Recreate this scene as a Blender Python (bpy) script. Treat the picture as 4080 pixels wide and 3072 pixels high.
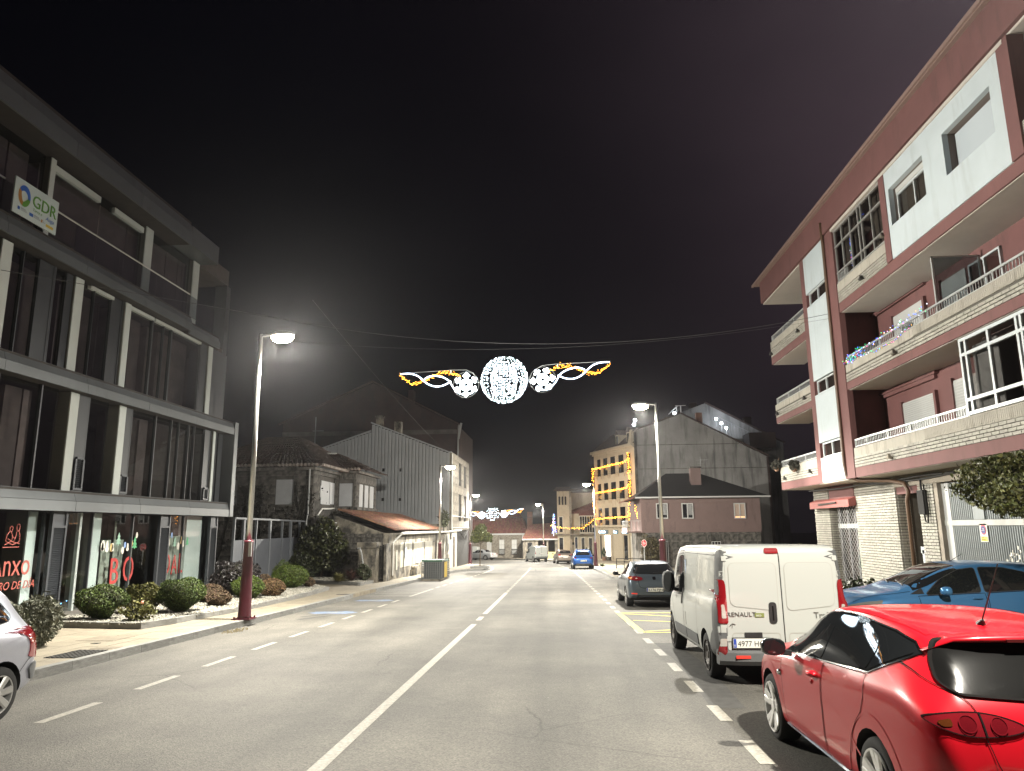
import bpy, bmesh, math, random
import numpy as np
from mathutils import Vector, Matrix, Euler
from mathutils.bvhtree import BVHTree
from mathutils.geometry import delaunay_2d_cdt

for o in list(bpy.data.objects):
    bpy.data.objects.remove(o)
random.seed(7)
RNG = np.random.default_rng(11)
SC = bpy.context.scene
COL = SC.collection
S = .0227                       # the street falls away from the camera at about 2.3 %
def gz(y): return -S * y

# ---------------------------------------------------------------- camera, sky, exposure
cam = bpy.data.objects.new('camera', bpy.data.cameras.new('camera'))
COL.objects.link(cam)
Xc = Vector((0.997761, -0.021466, -0.063338))      # rows of world axes seen from the lens (x right, y down, z forward)
Yc = Vector((0.066291, 0.192415, 0.979072))
Zc = Vector((-0.008830, -0.981079, 0.193407))
right = Vector((Xc.x, Yc.x, Zc.x)); down = Vector((Xc.y, Yc.y, Zc.y)); fwd = Vector((Xc.z, Yc.z, Zc.z))
M3 = Matrix((right, -down, -fwd)).transposed()
cam.matrix_world = Matrix.Translation((0, 0, 1.97)) @ M3.to_4x4()
cam.data.sensor_width = 36
cam.data.lens = 2880 / 4080 * 36
cam.data.clip_start = .05
cam.data.clip_end = 2000
SC.camera = cam

SC.render.engine = 'CYCLES'
SC.cycles.use_denoising = True
SC.cycles.max_bounces = 6
SC.cycles.diffuse_bounces = 3
SC.cycles.glossy_bounces = 3
SC.cycles.transparent_max_bounces = 8
SC.cycles.volume_bounces = 0
SC.cycles.sample_clamp_indirect = 4
SC.cycles.caustics_reflective = False
SC.cycles.caustics_refractive = False
SC.cycles.use_light_tree = True
SC.view_settings.view_transform = 'Standard'
SC.view_settings.look = 'None'
SC.view_settings.gamma = 1
SC.view_settings.exposure = .42
SC.view_settings.use_curve_mapping = False

HAZE = .00023                                       # added thin haze, standing in for lens glow as halos round the lamps
W = bpy.data.worlds.new("World"); SC.world = W; W.use_nodes = True
nt = W.node_tree
bg = nt.nodes['Background']
tc = nt.nodes.new('ShaderNodeTexCoord')
mp = nt.nodes.new('ShaderNodeMapping'); mp.inputs['Scale'].default_value = (1, 1, 2.2)
nz = nt.nodes.new('ShaderNodeTexNoise'); nz.inputs['Scale'].default_value = 1.6; nz.inputs['Detail'].default_value = 5; nz.inputs['Roughness'].default_value = .5
rp = nt.nodes.new('ShaderNodeValToRGB')
rp.color_ramp.elements[0].position = .30; rp.color_ramp.elements[0].color = (.55, .55, .62, 1)
rp.color_ramp.elements[1].position = .75; rp.color_ramp.elements[1].color = (1.25, 1.2, 1.2, 1)
nt.links.new(tc.outputs['Generated'], mp.inputs[0]); nt.links.new(mp.outputs[0], nz.inputs['Vector'])
nt.links.new(nz.outputs['Fac'], rp.inputs[0]); 
# thin night cloud with the lens flare painted into its colour: fainter over the street ahead, a dull mauve grey thickening steadily to the right
dt = nt.nodes.new('ShaderNodeVectorMath'); dt.operation = 'DOT_PRODUCT'; dt.inputs[1].default_value = (.83, .25, .50)
nrm_ = nt.nodes.new('ShaderNodeVectorMath'); nrm_.operation = 'NORMALIZE'
nt.links.new(tc.outputs['Generated'], nrm_.inputs[0]); nt.links.new(nrm_.outputs[0], dt.inputs[0])
r2 = nt.nodes.new('ShaderNodeValToRGB'); r2.color_ramp.interpolation = 'B_SPLINE'
e = r2.color_ramp.elements; e[0].position = .30; e[0].color = (.0010, .0010, .0019, 1); e[1].position = 1.0; e[1].color = (.072, .050, .062, 1)
e2 = e.new(.62); e2.color = (.0062, .0048, .0066, 1)
nt.links.new(dt.outputs['Value'], r2.inputs[0])
mxs = nt.nodes.new('ShaderNodeMix'); mxs.data_type = 'RGBA'; mxs.blend_type = 'MULTIPLY'; mxs.inputs[0].default_value = 1
nt.links.new(r2.outputs[0], mxs.inputs[6]); nt.links.new(rp.outputs[0], mxs.inputs[7]); nt.links.new(mxs.outputs[2], bg.inputs[0])
bg.inputs[1].default_value = 1.0

LAMP_SPOT, LAMP_POINT = 2900, 620                 # watts per street lamp: downward pool and stray light
LAMP_COL = (1.0, .945, .83)

# ---------------------------------------------------------------- materials
MATS = {}
def mat(name, col, rough=.6, metal=0., var=0., vscale=3., bump=0., bscale=60., spec=.5, coat=0., dark=None, island=0., objrand=0., stain=None, stain_amt=0., stain_scale=(1.2,1.2,.35), alpha=None):
    if name in MATS: return MATS[name]
    m = bpy.data.materials.new(name); m.use_nodes = True; n = m.node_tree.nodes; l = m.node_tree.links
    p = n['Principled BSDF']
    p.inputs['Roughness'].default_value = rough; p.inputs['Metallic'].default_value = metal
    p.inputs['Specular IOR Level'].default_value = spec
    if coat: p.inputs['Coat Weight'].default_value = coat; p.inputs['Coat Roughness'].default_value = .03
    c4 = (*col, 1)
    p.inputs['Base Color'].default_value = c4
    cur = None
    t = n.new('ShaderNodeTexCoord')
    def mix(fac, a, b, mode='MIX'):
        x = n.new('ShaderNodeMix'); x.data_type = 'RGBA'; x.blend_type = mode
        if hasattr(fac, 'links'): l.new(fac, x.inputs[0])
        else: x.inputs[0].default_value = fac
        for s, v in ((6, a), (7, b)):
            if hasattr(v, 'links'): l.new(v, x.inputs[s])
            else: x.inputs[s].default_value = v
        return x.outputs[2]
    if var:
        z = n.new('ShaderNodeTexNoise'); z.inputs['Scale'].default_value = vscale; z.inputs['Detail'].default_value = 6; z.inputs['Roughness'].default_value = .6
        l.new(t.outputs['Object'], z.inputs['Vector'])
        r = n.new('ShaderNodeValToRGB'); r.color_ramp.elements[0].position = .3; r.color_ramp.elements[1].position = .72
        l.new(z.outputs['Fac'], r.inputs[0])
        lo = dark or tuple(c * (1 - var) for c in col); hi = tuple(min(1, c * (1 + var * .6)) for c in col)
        r.color_ramp.elements[0].color = (*lo, 1); r.color_ramp.elements[1].color = (*hi, 1)
        cur = r.outputs[0]
    if stain:
        g = n.new('ShaderNodeMapping'); g.inputs['Scale'].default_value = stain_scale
        l.new(t.outputs['Object'], g.inputs[0])
        z = n.new('ShaderNodeTexNoise'); z.inputs['Scale'].default_value = 1.6; z.inputs['Detail'].default_value = 8; z.inputs['Roughness'].default_value = .65
        l.new(g.outputs[0], z.inputs['Vector'])
        r = n.new('ShaderNodeValToRGB'); r.color_ramp.elements[0].position = .62 - .3 * stain_amt; r.color_ramp.elements[1].position = .75 - .2 * stain_amt
        r.color_ramp.elements[0].color = (0, 0, 0, 1); r.color_ramp.elements[1].color = (1, 1, 1, 1)
        l.new(z.outputs['Fac'], r.inputs[0])
        cur = mix(r.outputs[0], cur or c4, (*stain, 1))
    if island:
        g = n.new('ShaderNodeNewGeometry')
        mr = n.new('ShaderNodeMapRange'); mr.inputs[3].default_value = 1 - island; mr.inputs[4].default_value = 1 + island
        l.new(g.outputs['Random Per Island'], mr.inputs[0])
        hs = n.new('ShaderNodeHueSaturation'); l.new(mr.outputs[0], hs.inputs['Value'])
        mr2 = n.new('ShaderNodeMapRange'); mr2.inputs[3].default_value = .475; mr2.inputs[4].default_value = .525
        ml = n.new('ShaderNodeMath'); ml.operation = 'MULTIPLY'; ml.inputs[1].default_value = 7.31
        fr = n.new('ShaderNodeMath'); fr.operation = 'FRACT'
        l.new(g.outputs['Random Per Island'], ml.inputs[0]); l.new(ml.outputs[0], fr.inputs[0]); l.new(fr.outputs[0], mr2.inputs[0]); l.new(mr2.outputs[0], hs.inputs['Hue'])
        if cur: l.new(cur, hs.inputs['Color'])
        else: hs.inputs['Color'].default_value = c4
        cur = hs.outputs[0]
    if objrand:
        g = n.new('ShaderNodeObjectInfo')
        mr = n.new('ShaderNodeMapRange'); mr.inputs[3].default_value = 1 - objrand; mr.inputs[4].default_value = 1 + objrand
        l.new(g.outputs['Random'], mr.inputs[0])
        hs = n.new('ShaderNodeHueSaturation'); l.new(mr.outputs[0], hs.inputs['Value'])
        if cur: l.new(cur, hs.inputs['Color'])
        else: hs.inputs['Color'].default_value = c4
        cur = hs.outputs[0]
    if cur: l.new(cur, p.inputs['Base Color'])
    if bump:
        z = n.new('ShaderNodeTexNoise'); z.inputs['Scale'].default_value = bscale; z.inputs['Detail'].default_value = 3
        l.new(t.outputs['Object'], z.inputs['Vector'])
        b = n.new('ShaderNodeBump'); b.inputs['Strength'].default_value = min(1, bump); b.inputs['Distance'].default_value = .01
        l.new(z.outputs['Fac'], b.inputs['Height']); l.new(b.outputs[0], p.inputs['Normal'])
    MATS[name] = m
    return m
def emit(name, col, strength):
    if name in MATS: return MATS[name]
    m = bpy.data.materials.new(name); m.use_nodes = True
    p = m.node_tree.nodes['Principled BSDF']
    p.inputs['Base Color'].default_value = (*[c * .5 for c in col], 1)
    p.inputs['Emission Color'].default_value = (*col, 1); p.inputs['Emission Strength'].default_value = strength
    MATS[name] = m
    return m
def glass(name, tint=(.75, .8, .8), refl=1.0, rough=.02, thru=.9):
    if name in MATS: return MATS[name]
    m = bpy.data.materials.new(name); m.use_nodes = True; n = m.node_tree.nodes; l = m.node_tree.links
    n.remove(n['Principled BSDF'])
    t = n.new('ShaderNodeBsdfTransparent'); t.inputs[0].default_value = (*[c * thru for c in tint], 1)
    g = n.new('ShaderNodeBsdfGlossy'); g.inputs['Roughness'].default_value = rough; g.inputs[0].default_value = (refl, refl, refl, 1)
    lw = n.new('ShaderNodeLayerWeight'); lw.inputs[0].default_value = .5; pw_ = n.new('ShaderNodeMath'); pw_.operation = 'POWER'; pw_.inputs[1].default_value = 5; l.new(lw.outputs['Facing'], pw_.inputs[0])
    f = n.new('ShaderNodeMapRange'); f.inputs[3].default_value = .045; f.inputs[4].default_value = 1.0; l.new(pw_.outputs[0], f.inputs[0])
    x = n.new('ShaderNodeMixShader'); l.new(f.outputs[0], x.inputs[0]); l.new(t.outputs[0], x.inputs[1]); l.new(g.outputs[0], x.inputs[2])
    l.new(x.outputs[0], n['Material Output'].inputs[0])
    MATS[name] = m
    return m

# ---------------------------------------------------------------- objects
def tag(o, label=None, cat=None, group=None, kind=None):
    if label: o['label'] = label
    if cat: o['category'] = cat
    if group: o['group'] = group
    if kind: o['kind'] = kind
    return o
def thing(name, label, cat, loc=(0, 0, 0), group=None, rot=None):
    o = bpy.data.objects.new(name, None); COL.objects.link(o)
    o.empty_display_size = .2
    o.matrix_world = Matrix.Translation(loc) @ (rot.to_4x4() if rot else Matrix.Identity(4))
    o['world_built'] = 0 if rot else 1
    return tag(o, label, cat, group)
def adopt(o, parent):
    if parent is None: return o
    o.parent = parent
    if parent.type == 'EMPTY' and parent.get('world_built', 0):
        o.matrix_parent_inverse = Matrix.Translation(-parent.matrix_world.translation)
    return o
def link(name, me, parent=None, loc=None, rot=None, scale=None):
    o = bpy.data.objects.new(name, me); COL.objects.link(o)
    adopt(o, parent)
    if loc is not None: o.location = loc
    if rot is not None: o.rotation_euler = rot
    if scale is not None: o.scale = scale
    return o

class MB:
    def __init__(s): s.v = []; s.f = []; s.m = []; s.cur = 0
    def add(s, vs, fs):
        k = len(s.v); s.v.extend([tuple(p) for p in vs]); s.f.extend([tuple(i + k for i in f) for f in fs]); s.m.extend([s.cur] * len(fs)); return s
    def box(s, x0, x1, y0, y1, z0, z1, slope=0.):
        if x0 > x1: x0, x1 = x1, x0
        if y0 > y1: y0, y1 = y1, y0
        if z0 > z1: z0, z1 = z1, z0
        v = [(x, y, z - slope * y) for z in (z0, z1) for y in (y0, y1) for x in (x0, x1)]
        return s.add(v, [(0, 2, 3, 1), (4, 5, 7, 6), (0, 1, 5, 4), (2, 6, 7, 3), (0, 4, 6, 2), (1, 3, 7, 5)])
    def obox(s, c, size, R=None):
        h = [d / 2 for d in size]; c = Vector(c)
        v = [Vector((x, y, z)) for z in (-h[2], h[2]) for y in (-h[1], h[1]) for x in (-h[0], h[0])]
        if R is not None: v = [R @ p for p in v]
        return s.add([c + p for p in v], [(0, 2, 3, 1), (4, 5, 7, 6), (0, 1, 5, 4), (2, 6, 7, 3), (0, 4, 6, 2), (1, 3, 7, 5)])
    def beam(s, a, b, w, h, up=(0, 0, 1)):
        a = Vector(a); b = Vector(b); d = (b - a); L = d.length; d.normalize(); u = Vector(up)
        x = d.cross(u)
        if x.length < 1e-4: x = d.cross(Vector((1, 0, 0)))
        x.normalize(); u = x.cross(d)
        R = Matrix((x, d, u)).transposed()
        return s.obox((a + b) / 2, (w, L, h), R)
    def quad(s, a, b, c, d): return s.add([a, b, c, d], [(0, 1, 2, 3)])
    def prism(s, pts, off):
        n = len(pts); off = Vector(off); top = [Vector(p) + off for p in pts]
        return s.add([Vector(p) for p in pts] + top, [tuple(range(n))[::-1], tuple(range(n, 2 * n))] + [(i, (i + 1) % n, n + (i + 1) % n, n + i) for i in range(n)])
    def tube(s, pts, r, n=6, close=False, cap=True):
        P = [Vector(p) for p in pts]; rs = r if isinstance(r, (list, tuple)) else [r] * len(P)
        V = []; N = len(P); ref = None
        for i, p in enumerate(P):
            if close: d = P[(i + 1) % N] - P[i - 1]
            else: d = P[min(i + 1, N - 1)] - P[max(i - 1, 0)]
            d.normalize()
            if ref is None: ref = d.orthogonal().normalized()
            x = ref - d * ref.dot(d)
            if x.length < 1e-5: x = d.orthogonal()
            x.normalize(); ref = x; y = d.cross(x)
            for k in range(n):
                a = 2 * math.pi * k / n; V.append(p + (x * math.cos(a) + y * math.sin(a)) * rs[i])
        F = []
        for i in range(N if close else N - 1):
            j = (i + 1) % N
            for k in range(n): F.append((i * n + k, i * n + (k + 1) % n, j * n + (k + 1) % n, j * n + k))
        if cap and not close: F += [tuple(range(n))[::-1], tuple(range((N - 1) * n, N * n))]
        return s.add(V, F)
    def lathe(s, prof, n=24, c=(0, 0, 0), axis='z'):
        V = []; c = Vector(c)
        for (r, h) in prof:
            for k in range(n):
                a = 2 * math.pi * k / n; p = (r * math.cos(a), r * math.sin(a), h)
                if axis == 'x': p = (p[2], p[0], p[1])
                if axis == 'y': p = (p[1], p[2], p[0])
                V.append(c + Vector(p))
        F = [(i * n + k, i * n + (k + 1) % n, (i + 1) * n + (k + 1) % n, (i + 1) * n + k) for i in range(len(prof) - 1) for k in range(n)]
        return s.add(V, F)
    def ball(s, c, r, sq=1., n=6, rings=4):
        return s.lathe([(r * math.sin(math.pi * i / rings) + 1e-5, -r * sq * math.cos(math.pi * i / rings)) for i in range(rings + 1)], n, c)
    def octa(s, c, r):
        c = Vector(c); v = [c + Vector(p) * r for p in ((1, 0, 0), (-1, 0, 0), (0, 1, 0), (0, -1, 0), (0, 0, 1), (0, 0, -1))]
        return s.add(v, [(0, 2, 4), (2, 1, 4), (1, 3, 4), (3, 0, 4), (2, 0, 5), (1, 2, 5), (3, 1, 5), (0, 3, 5)])
    def mesh(s, name, mats, smooth=False):
        me = bpy.data.meshes.new(name); me.from_pydata(s.v, [], s.f)
        for m in (mats if isinstance(mats, (list, tuple)) else [mats]): me.materials.append(m)
        if any(s.m): me.polygons.foreach_set('material_index', s.m)
        if smooth: me.polygons.foreach_set('use_smooth', [True] * len(s.f))
        me.update(); return me
    def build(s, name, mats, parent=None, smooth=False, kind=None, label=None):
        o = link(name, s.mesh(name, mats, smooth), parent)
        if kind: o['kind'] = kind
        if label: o['label'] = label
        return o
def fixn(me):
    b = bmesh.new(); b.from_mesh(me); bmesh.ops.recalc_face_normals(b, faces=b.faces); b.to_mesh(me); b.free()
UNIT = {}
def unit(m):
    if m.name not in UNIT:
        UNIT[m.name] = MB().box(-.5, .5, -.5, .5, -.5, .5).mesh('block', m)
    return UNIT[m.name]
CAMP = Vector((0, 0, 1.97))
def pieces(name, boxes, m, parent, limit=300, others='stuff'):
    """boxes: (cx,cy,cz,sx,sy,sz); the nearest are parts of their own sharing one mesh, the rest one joined part"""
    bs = sorted(boxes, key=lambda b: (Vector(b[:3]) - CAMP).length)
    me = unit(m)
    for b in bs[:limit]: link(name, me, parent, loc=b[:3], scale=b[3:6])
    if len(bs) > limit:
        q = MB()
        for b in bs[limit:]: q.obox(b[:3], b[3:6])
        q.build(name + '_remainder' if False else name, m, parent, kind='stuff')
def text(body, at, right, up, size, m, parent=None, name='lettering', ext=.004, shear=0., align='LEFT', sx=1., width=None):
    cu = bpy.data.curves.new(name, 'FONT'); cu.body = body; cu.size = size; cu.extrude = ext; cu.shear = shear; cu.align_x = align
    cu.resolution_u = 3
    cu.materials.append(m)
    tmp = bpy.data.objects.new('tmp', cu); COL.objects.link(tmp)
    me = bpy.data.meshes.new_from_object(tmp.evaluated_get(bpy.context.evaluated_depsgraph_get()))
    bpy.data.objects.remove(tmp)
    if width:
        b_ = [v.co.x for v in me.vertices]; sx = width / (max(b_) - min(b_))
    r = Vector(right).normalized(); u = Vector(up).normalized(); nn = r.cross(u)
    T = Matrix.Translation(at) @ Matrix((r * sx, u, nn)).transposed().to_4x4()
    me.transform(T)
    return link(name, me, parent)

# ---------------------------------------------------------------- foliage
def leafmesh(name, pts, nrm, size, m, flat=.5, asp=1.8):
    n = len(pts); pts = np.asarray(pts, float); nrm = np.asarray(nrm, float)
    d = nrm * flat + RNG.normal(size=(n, 3)) * (1 - flat)
    d /= np.linalg.norm(d, axis=1)[:, None] + 1e-9
    a = RNG.normal(size=(n, 3)); a -= d * (a * d).sum(1)[:, None]; a /= np.linalg.norm(a, axis=1)[:, None] + 1e-9
    b = np.cross(d, a)
    sz = size * RNG.uniform(.6, 1.3, n)[:, None]
    q = np.stack([pts - a * sz * asp * .5, pts + b * sz * .5 + d * sz * .12, pts + a * sz * asp * .5, pts - b * sz * .5 + d * sz * .12], 1).reshape(-1, 3)
    me = bpy.data.meshes.new(name)
    f = np.arange(4 * n).reshape(n, 4)
    me.from_pydata(q.tolist(), [], f.tolist()); me.materials.append(m)
    return me
def shell(n, rx, ry, rz, cz, lump=.12, depth=.25, under=1., seed=0, power=1.):
    """points through the outer part of a lumpy ellipsoid"""
    r = np.random.default_rng(seed)
    d = r.normal(size=(n, 3)); d /= np.linalg.norm(d, axis=1)[:, None]
    ph = r.uniform(0, 6.28, (6, 3)); fr = r.uniform(2, 5, (6, 3))
    lum = sum(np.sin(d @ fr[i] + ph[i, 0]) for i in range(6)) / 6
    rad = (1 + lump * lum * 2) * (1 - depth * r.random(n) ** 1.6) * np.where(r.random(n) < .05, r.uniform(1.0, 1.13, n), 1)
    low = np.clip(-d[:, 2], 0, 1)
    taper = 1 - (1 - under) * low ** power
    p = np.stack([d[:, 0] * rx * rad * taper, d[:, 1] * ry * rad * taper, d[:, 2] * rz * rad + cz], 1)
    return p, d
# ================================================================ ground, road, pavements
SLOPE_R = (math.atan(-S), 0, 0)
def asphalt():
    m = bpy.data.materials.new('asphalt'); m.use_nodes = True; n = m.node_tree.nodes; l = m.node_tree.links; p = n['Principled BSDF']
    t = n.new('ShaderNodeTexCoord')
    def noise(sc, det=4, ro=.6, vec=None):
        z = n.new('ShaderNodeTexNoise'); z.inputs['Scale'].default_value = sc; z.inputs['Detail'].default_value = det; z.inputs['Roughness'].default_value = ro
        l.new(vec or t.outputs['Object'], z.inputs['Vector']); return z.outputs['Fac']
    def ramp(f, a, b, ca, cb):
        r = n.new('ShaderNodeValToRGB'); r.color_ramp.elements[0].position = a; r.color_ramp.elements[1].position = b
        r.color_ramp.elements[0].color = (*ca, 1); r.color_ramp.elements[1].color = (*cb, 1); l.new(f, r.inputs[0]); return r.outputs[0]
    def mix(f, a, b, mode='MIX'):
        x = n.new('ShaderNodeMix'); x.data_type = 'RGBA'; x.blend_type = mode
        if isinstance(f, float): x.inputs[0].default_value = f
        else: l.new(f, x.inputs[0])
        l.new(a, x.inputs[6]); l.new(b, x.inputs[7]); return x.outputs[2]
    mp = n.new('ShaderNodeMapping'); mp.inputs['Scale'].default_value = (.9, .07, 1); l.new(t.outputs['Object'], mp.inputs[0])
    tracks = ramp(noise(1.0, 3, .5, mp.outputs[0]), .35, .68, (.080, .077, .069), (.132, .126, .112))
    patch = ramp(noise(.35, 6, .65), .35, .7, (.62, .62, .63), (1.14, 1.13, 1.1))
    v = n.new('ShaderNodeTexVoronoi'); v.inputs['Scale'].default_value = 62; l.new(t.outputs['Object'], v.inputs['Vector'])
    agg = ramp(v.outputs['Color'], .1, .95, (.66, .66, .67), (1.34, 1.33, 1.3))
    c = mix(1.0, mix(1.0, tracks, patch, 'MULTIPLY'), agg, 'MULTIPLY')
    fl = n.new('ShaderNodeTexVoronoi'); fl.inputs['Scale'].default_value = 5.5; fl.inputs['Randomness'].default_value = 1; l.new(t.outputs['Object'], fl.inputs['Vector'])
    spots = ramp(fl.outputs['Distance'], .035, .06, (1, 1, 1), (0, 0, 0))
    sel = ramp(fl.outputs['Color'], .80, .82, (0, 0, 0), (1, 1, 1))
    mm = n.new('ShaderNodeMath'); mm.operation = 'MULTIPLY'; l.new(spots, mm.inputs[0]); l.new(sel, mm.inputs[1])
    lc = n.new('ShaderNodeRGB'); lc.outputs[0].default_value = (.30, .29, .26, 1)
    c = mix(mm.outputs[0], c, lc.outputs[0])
    cr = n.new('ShaderNodeTexVoronoi'); cr.feature = 'DISTANCE_TO_EDGE'; cr.inputs['Scale'].default_value = .42
    wob = n.new('ShaderNodeMix'); wob.data_type = 'RGBA'; wob.inputs[0].default_value = .12
    z2 = n.new('ShaderNodeTexNoise'); z2.inputs['Scale'].default_value = 3; l.new(t.outputs['Object'], z2.inputs['Vector'])
    l.new(t.outputs['Object'], wob.inputs[6]); l.new(z2.outputs['Color'], wob.inputs[7]); l.new(wob.outputs[2], cr.inputs['Vector'])
    crack = ramp(cr.outputs['Distance'], .0, .006, (.45, .45, .45), (1, 1, 1))
    keep = ramp(noise(.2, 2), .52, .6, (1, 1, 1), (0, 0, 0))
    white = n.new('ShaderNodeRGB'); white.outputs[0].default_value = (1, 1, 1, 1)
    c = mix(1.0, c, mix(keep, crack, white.outputs[0]), 'MULTIPLY')
    l.new(c, p.inputs['Base Color'])
    p.inputs['Roughness'].default_value = .78; p.inputs['Specular IOR Level'].default_value = .35
    b = n.new('ShaderNodeBump'); b.inputs['Strength'].default_value = .5; b.inputs['Distance'].default_value = .006
    l.new(v.outputs['Distance'], b.inputs['Height']); l.new(b.outputs[0], p.inputs['Normal'])
    return m
ASPH = asphalt()
M_GROUND = mat('bare_ground', (.05, .048, .04), .95, var=.4)
M_PAVE = mat('pavement_bed', (.22, .19, .14), .9, var=.3, vscale=4)
M_SLAB = mat('beige_slab', (.215, .188, .138), .8, var=.2, vscale=1.4, objrand=.09, bump=.15, bscale=90, stain=(.15, .133, .102), stain_amt=.25, stain_scale=(.9, .9, .9))
M_KERB = mat('granite_kerb', (.20, .20, .19), .8, var=.3, vscale=9, objrand=.14, bump=.3, bscale=70, stain=(.11, .11, .10), stain_amt=.2, stain_scale=(2, 2, 2))
M_PAINT = mat('road_paint', (.27, .258, .22), .7, var=.35, vscale=26, stain=(.14, .135, .122), stain_amt=.36, stain_scale=(14, 14, 14))
M_YELLOW = mat('yellow_paint', (.60, .47, .025), .7, var=.15, vscale=16)
M_BLUE = mat('blue_paint', (.105, .16, .255), .75, var=.5, vscale=5, dark=(.085, .10, .13))

g = MB()
rows = [(-40, .86)] + [(y, -S * y - .06) for y in (-12, 60, 126)] + [(200, -3.0), (520, -3.0)]
g.v = [(x, y, z) for (y, z) in rows for x in (-320, 320)]
g.f = [(2 * i, 2 * i + 1, 2 * i + 3, 2 * i + 2) for i in range(len(rows) - 1)]; g.m = [0] * len(g.f)
tag(g.build('ground', M_GROUND), kind='structure')
r = MB(); r.v = [(-60, -14, S * 14), (45, -14, S * 14), (45, 124, -S * 124), (-60, 124, -S * 124)]; r.f = [(0, 1, 2, 3)]; r.m = [0]
road = tag(r.build('road', ASPH), kind='structure')

def mark(name, pts, w, m=M_PAINT, zoff=.004, parent=None):
    """painted stripe along a polyline"""
    q = MB(); L = []; R = []
    P = [Vector((x, y)) for x, y in pts]
    for i, p in enumerate(P):
        d = (P[min(i + 1, len(P) - 1)] - P[max(i - 1, 0)]).normalized(); nn = Vector((-d.y, d.x)) * w / 2
        L.append(p + nn); R.append(p - nn)
    q.v = [(a.x, a.y, gz(a.y) + zoff) for a in L + R]; n = len(P)
    q.f = [(i, n + i, n + i + 1, i + 1) for i in range(n - 1)]; q.m = [0] * (n - 1)
    return q.build(name, m, parent or road)
def lerpx(pts):
    ys = [p[1] for p in pts]; xs = [p[0] for p in pts]
    return lambda y: float(np.interp(y, ys, xs))
cx_ = lerpx([(-2.25, 0), (-2.27, 20), (-2.38, 34), (-2.5, 47), (-2.6, 59), (-2.75, 66)])
mark('centre_line', [(cx_(y), y) for y in (-3, 6, 12, 19.2)], .14)
mark('centre_line', [(cx_(y), y) for y in (20.15, 21.15)], .14)
mark('centre_line', [(cx_(y), y) for y in (22, 27, 31.7)], .14)
y = 32.4
while y < 47:
    mark('lane_dash', [(cx_(y), y), (cx_(y + .75), y + .75)], .13); y += 1.55
mark('centre_line', [(cx_(y), y) for y in (47.4, 52, 56, 60, 63, 66)], .13)
rx_ = lerpx([(1.86, 0), (1.83, 9), (1.8, 14), (1.6, 24), (1.5, 29), (.93, 56), (.3, 66), (-.29, 74)])
y = .65
while y < 76:
    mark('lane_dash', [(rx_(y), y), (rx_(y + .82), y + .82)], .14); y += 1.655
y = .6
while y < 28.4:
    mark('lane_dash', [(-6.07, y), (-6.07, y + 1.12)], .12); y += 1.99
mark('parking_line', [(-6.05, 29.5), (-6.02, 34.7)], .13)
y = 35.4
while y < 52:
    mark('lane_dash', [(np.interp(y, [35, 49], [-6.03, -5.72]), y), (np.interp(y + 1, [35, 49], [-6.03, -5.72]), y + 1)], .12); y += 1.9
mark('edge_line', [(-5.68, 53), (-5.64, 56), (-5.7, 60), (-5.85, 63), (-6.15, 66.5), (-6.67, 70), (-7.5, 73), (-9.3, 76.5)], .16)
for a, b in ((29.85, 29.95), (31.4, 31.75), (32.95, 33.25), (34.05, 34.55)):
    mark('hatch_line', [(-7.95, a), (-6.1, b)], .11)
for y in (22.5, 27.4):
    q = MB(); n = 22
    q.v = [(-6.95 + (.72 + .1 * math.sin(3 * k)) * math.cos(k * 2 * math.pi / n), y + (.42 + .1 * math.sin(5 * k)) * math.sin(k * 2 * math.pi / n), gz(y + (.42 + .1 * math.sin(5 * k)) * math.sin(k * 2 * math.pi / n)) + .004) for k in range(n)]
    q.f = [tuple(range(n))]; q.m = [0]; q.build('disabled_bay_patch', M_BLUE, road)
    mark('disabled_bay_symbol', [(-7.15, y - .12), (-6.95, y - .02), (-6.8, y + .02), (-6.62, y - .03)], .09, zoff=.008)
    mark('disabled_bay_symbol', [(-6.98, y - .2), (-6.9, y + .2)], .09, zoff=.0085)
for nm, pts, w in (('box_line', [(1.63, 22.35), (1.79, 17.35)], .16), ('box_line', [(1.72, 22.3), (3.9, 22.2)], .13), ('box_line', [(1.88, 17.42), (3.9, 17.38)], .13),
                   ('zigzag_line', [(1.74, 22.0), (3.7, 20.75)], .12), ('zigzag_line', [(1.85, 20.1), (3.8, 19.4)], .12), ('zigzag_line', [(1.88, 17.62), (3.8, 18.5)], .12)):
    mark(nm, pts, w, M_YELLOW, .006)
for k in range(6):
    mark('crossing_stripe', [(2.2 + k * .18, 43.0 + .9 * k), (3.6 + .1 * k, 42.6 + .9 * k)], .22)
# an old repair strip and a gully by the kerb
M_PATCH = mat('tar_patch', (.055, .054, .051), .85, var=.35, vscale=7)
for pts, w in (([(2.0, 9.6), (2.15, 12.9), (2.05, 15.6)], .42), ([(-7.3, 20.4), (-6.75, 21.6)], .22), ([(-7.5, 21.2), (-7.0, 22.0)], .16), ([(-1.95, 56), (-2.1, 60), (-2.3, 64)], .1)):
    mark('tar_patch', pts, w, M_PATCH, .002)
M_LITTER = mat('dry_litter', (.16, .13, .07), .95, var=.5, vscale=30)
q = MB()
for k in range(160):
    a = random.uniform(0, 6.28); rr = random.random() ** .7
    q.octa((-7.86 + .22 * rr * math.cos(a), 17.7 + .55 * rr * math.sin(a), gz(17.7) + .012), random.uniform(.006, .02))
q.build('gutter_litter', M_LITTER, road, kind='stuff')

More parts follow.
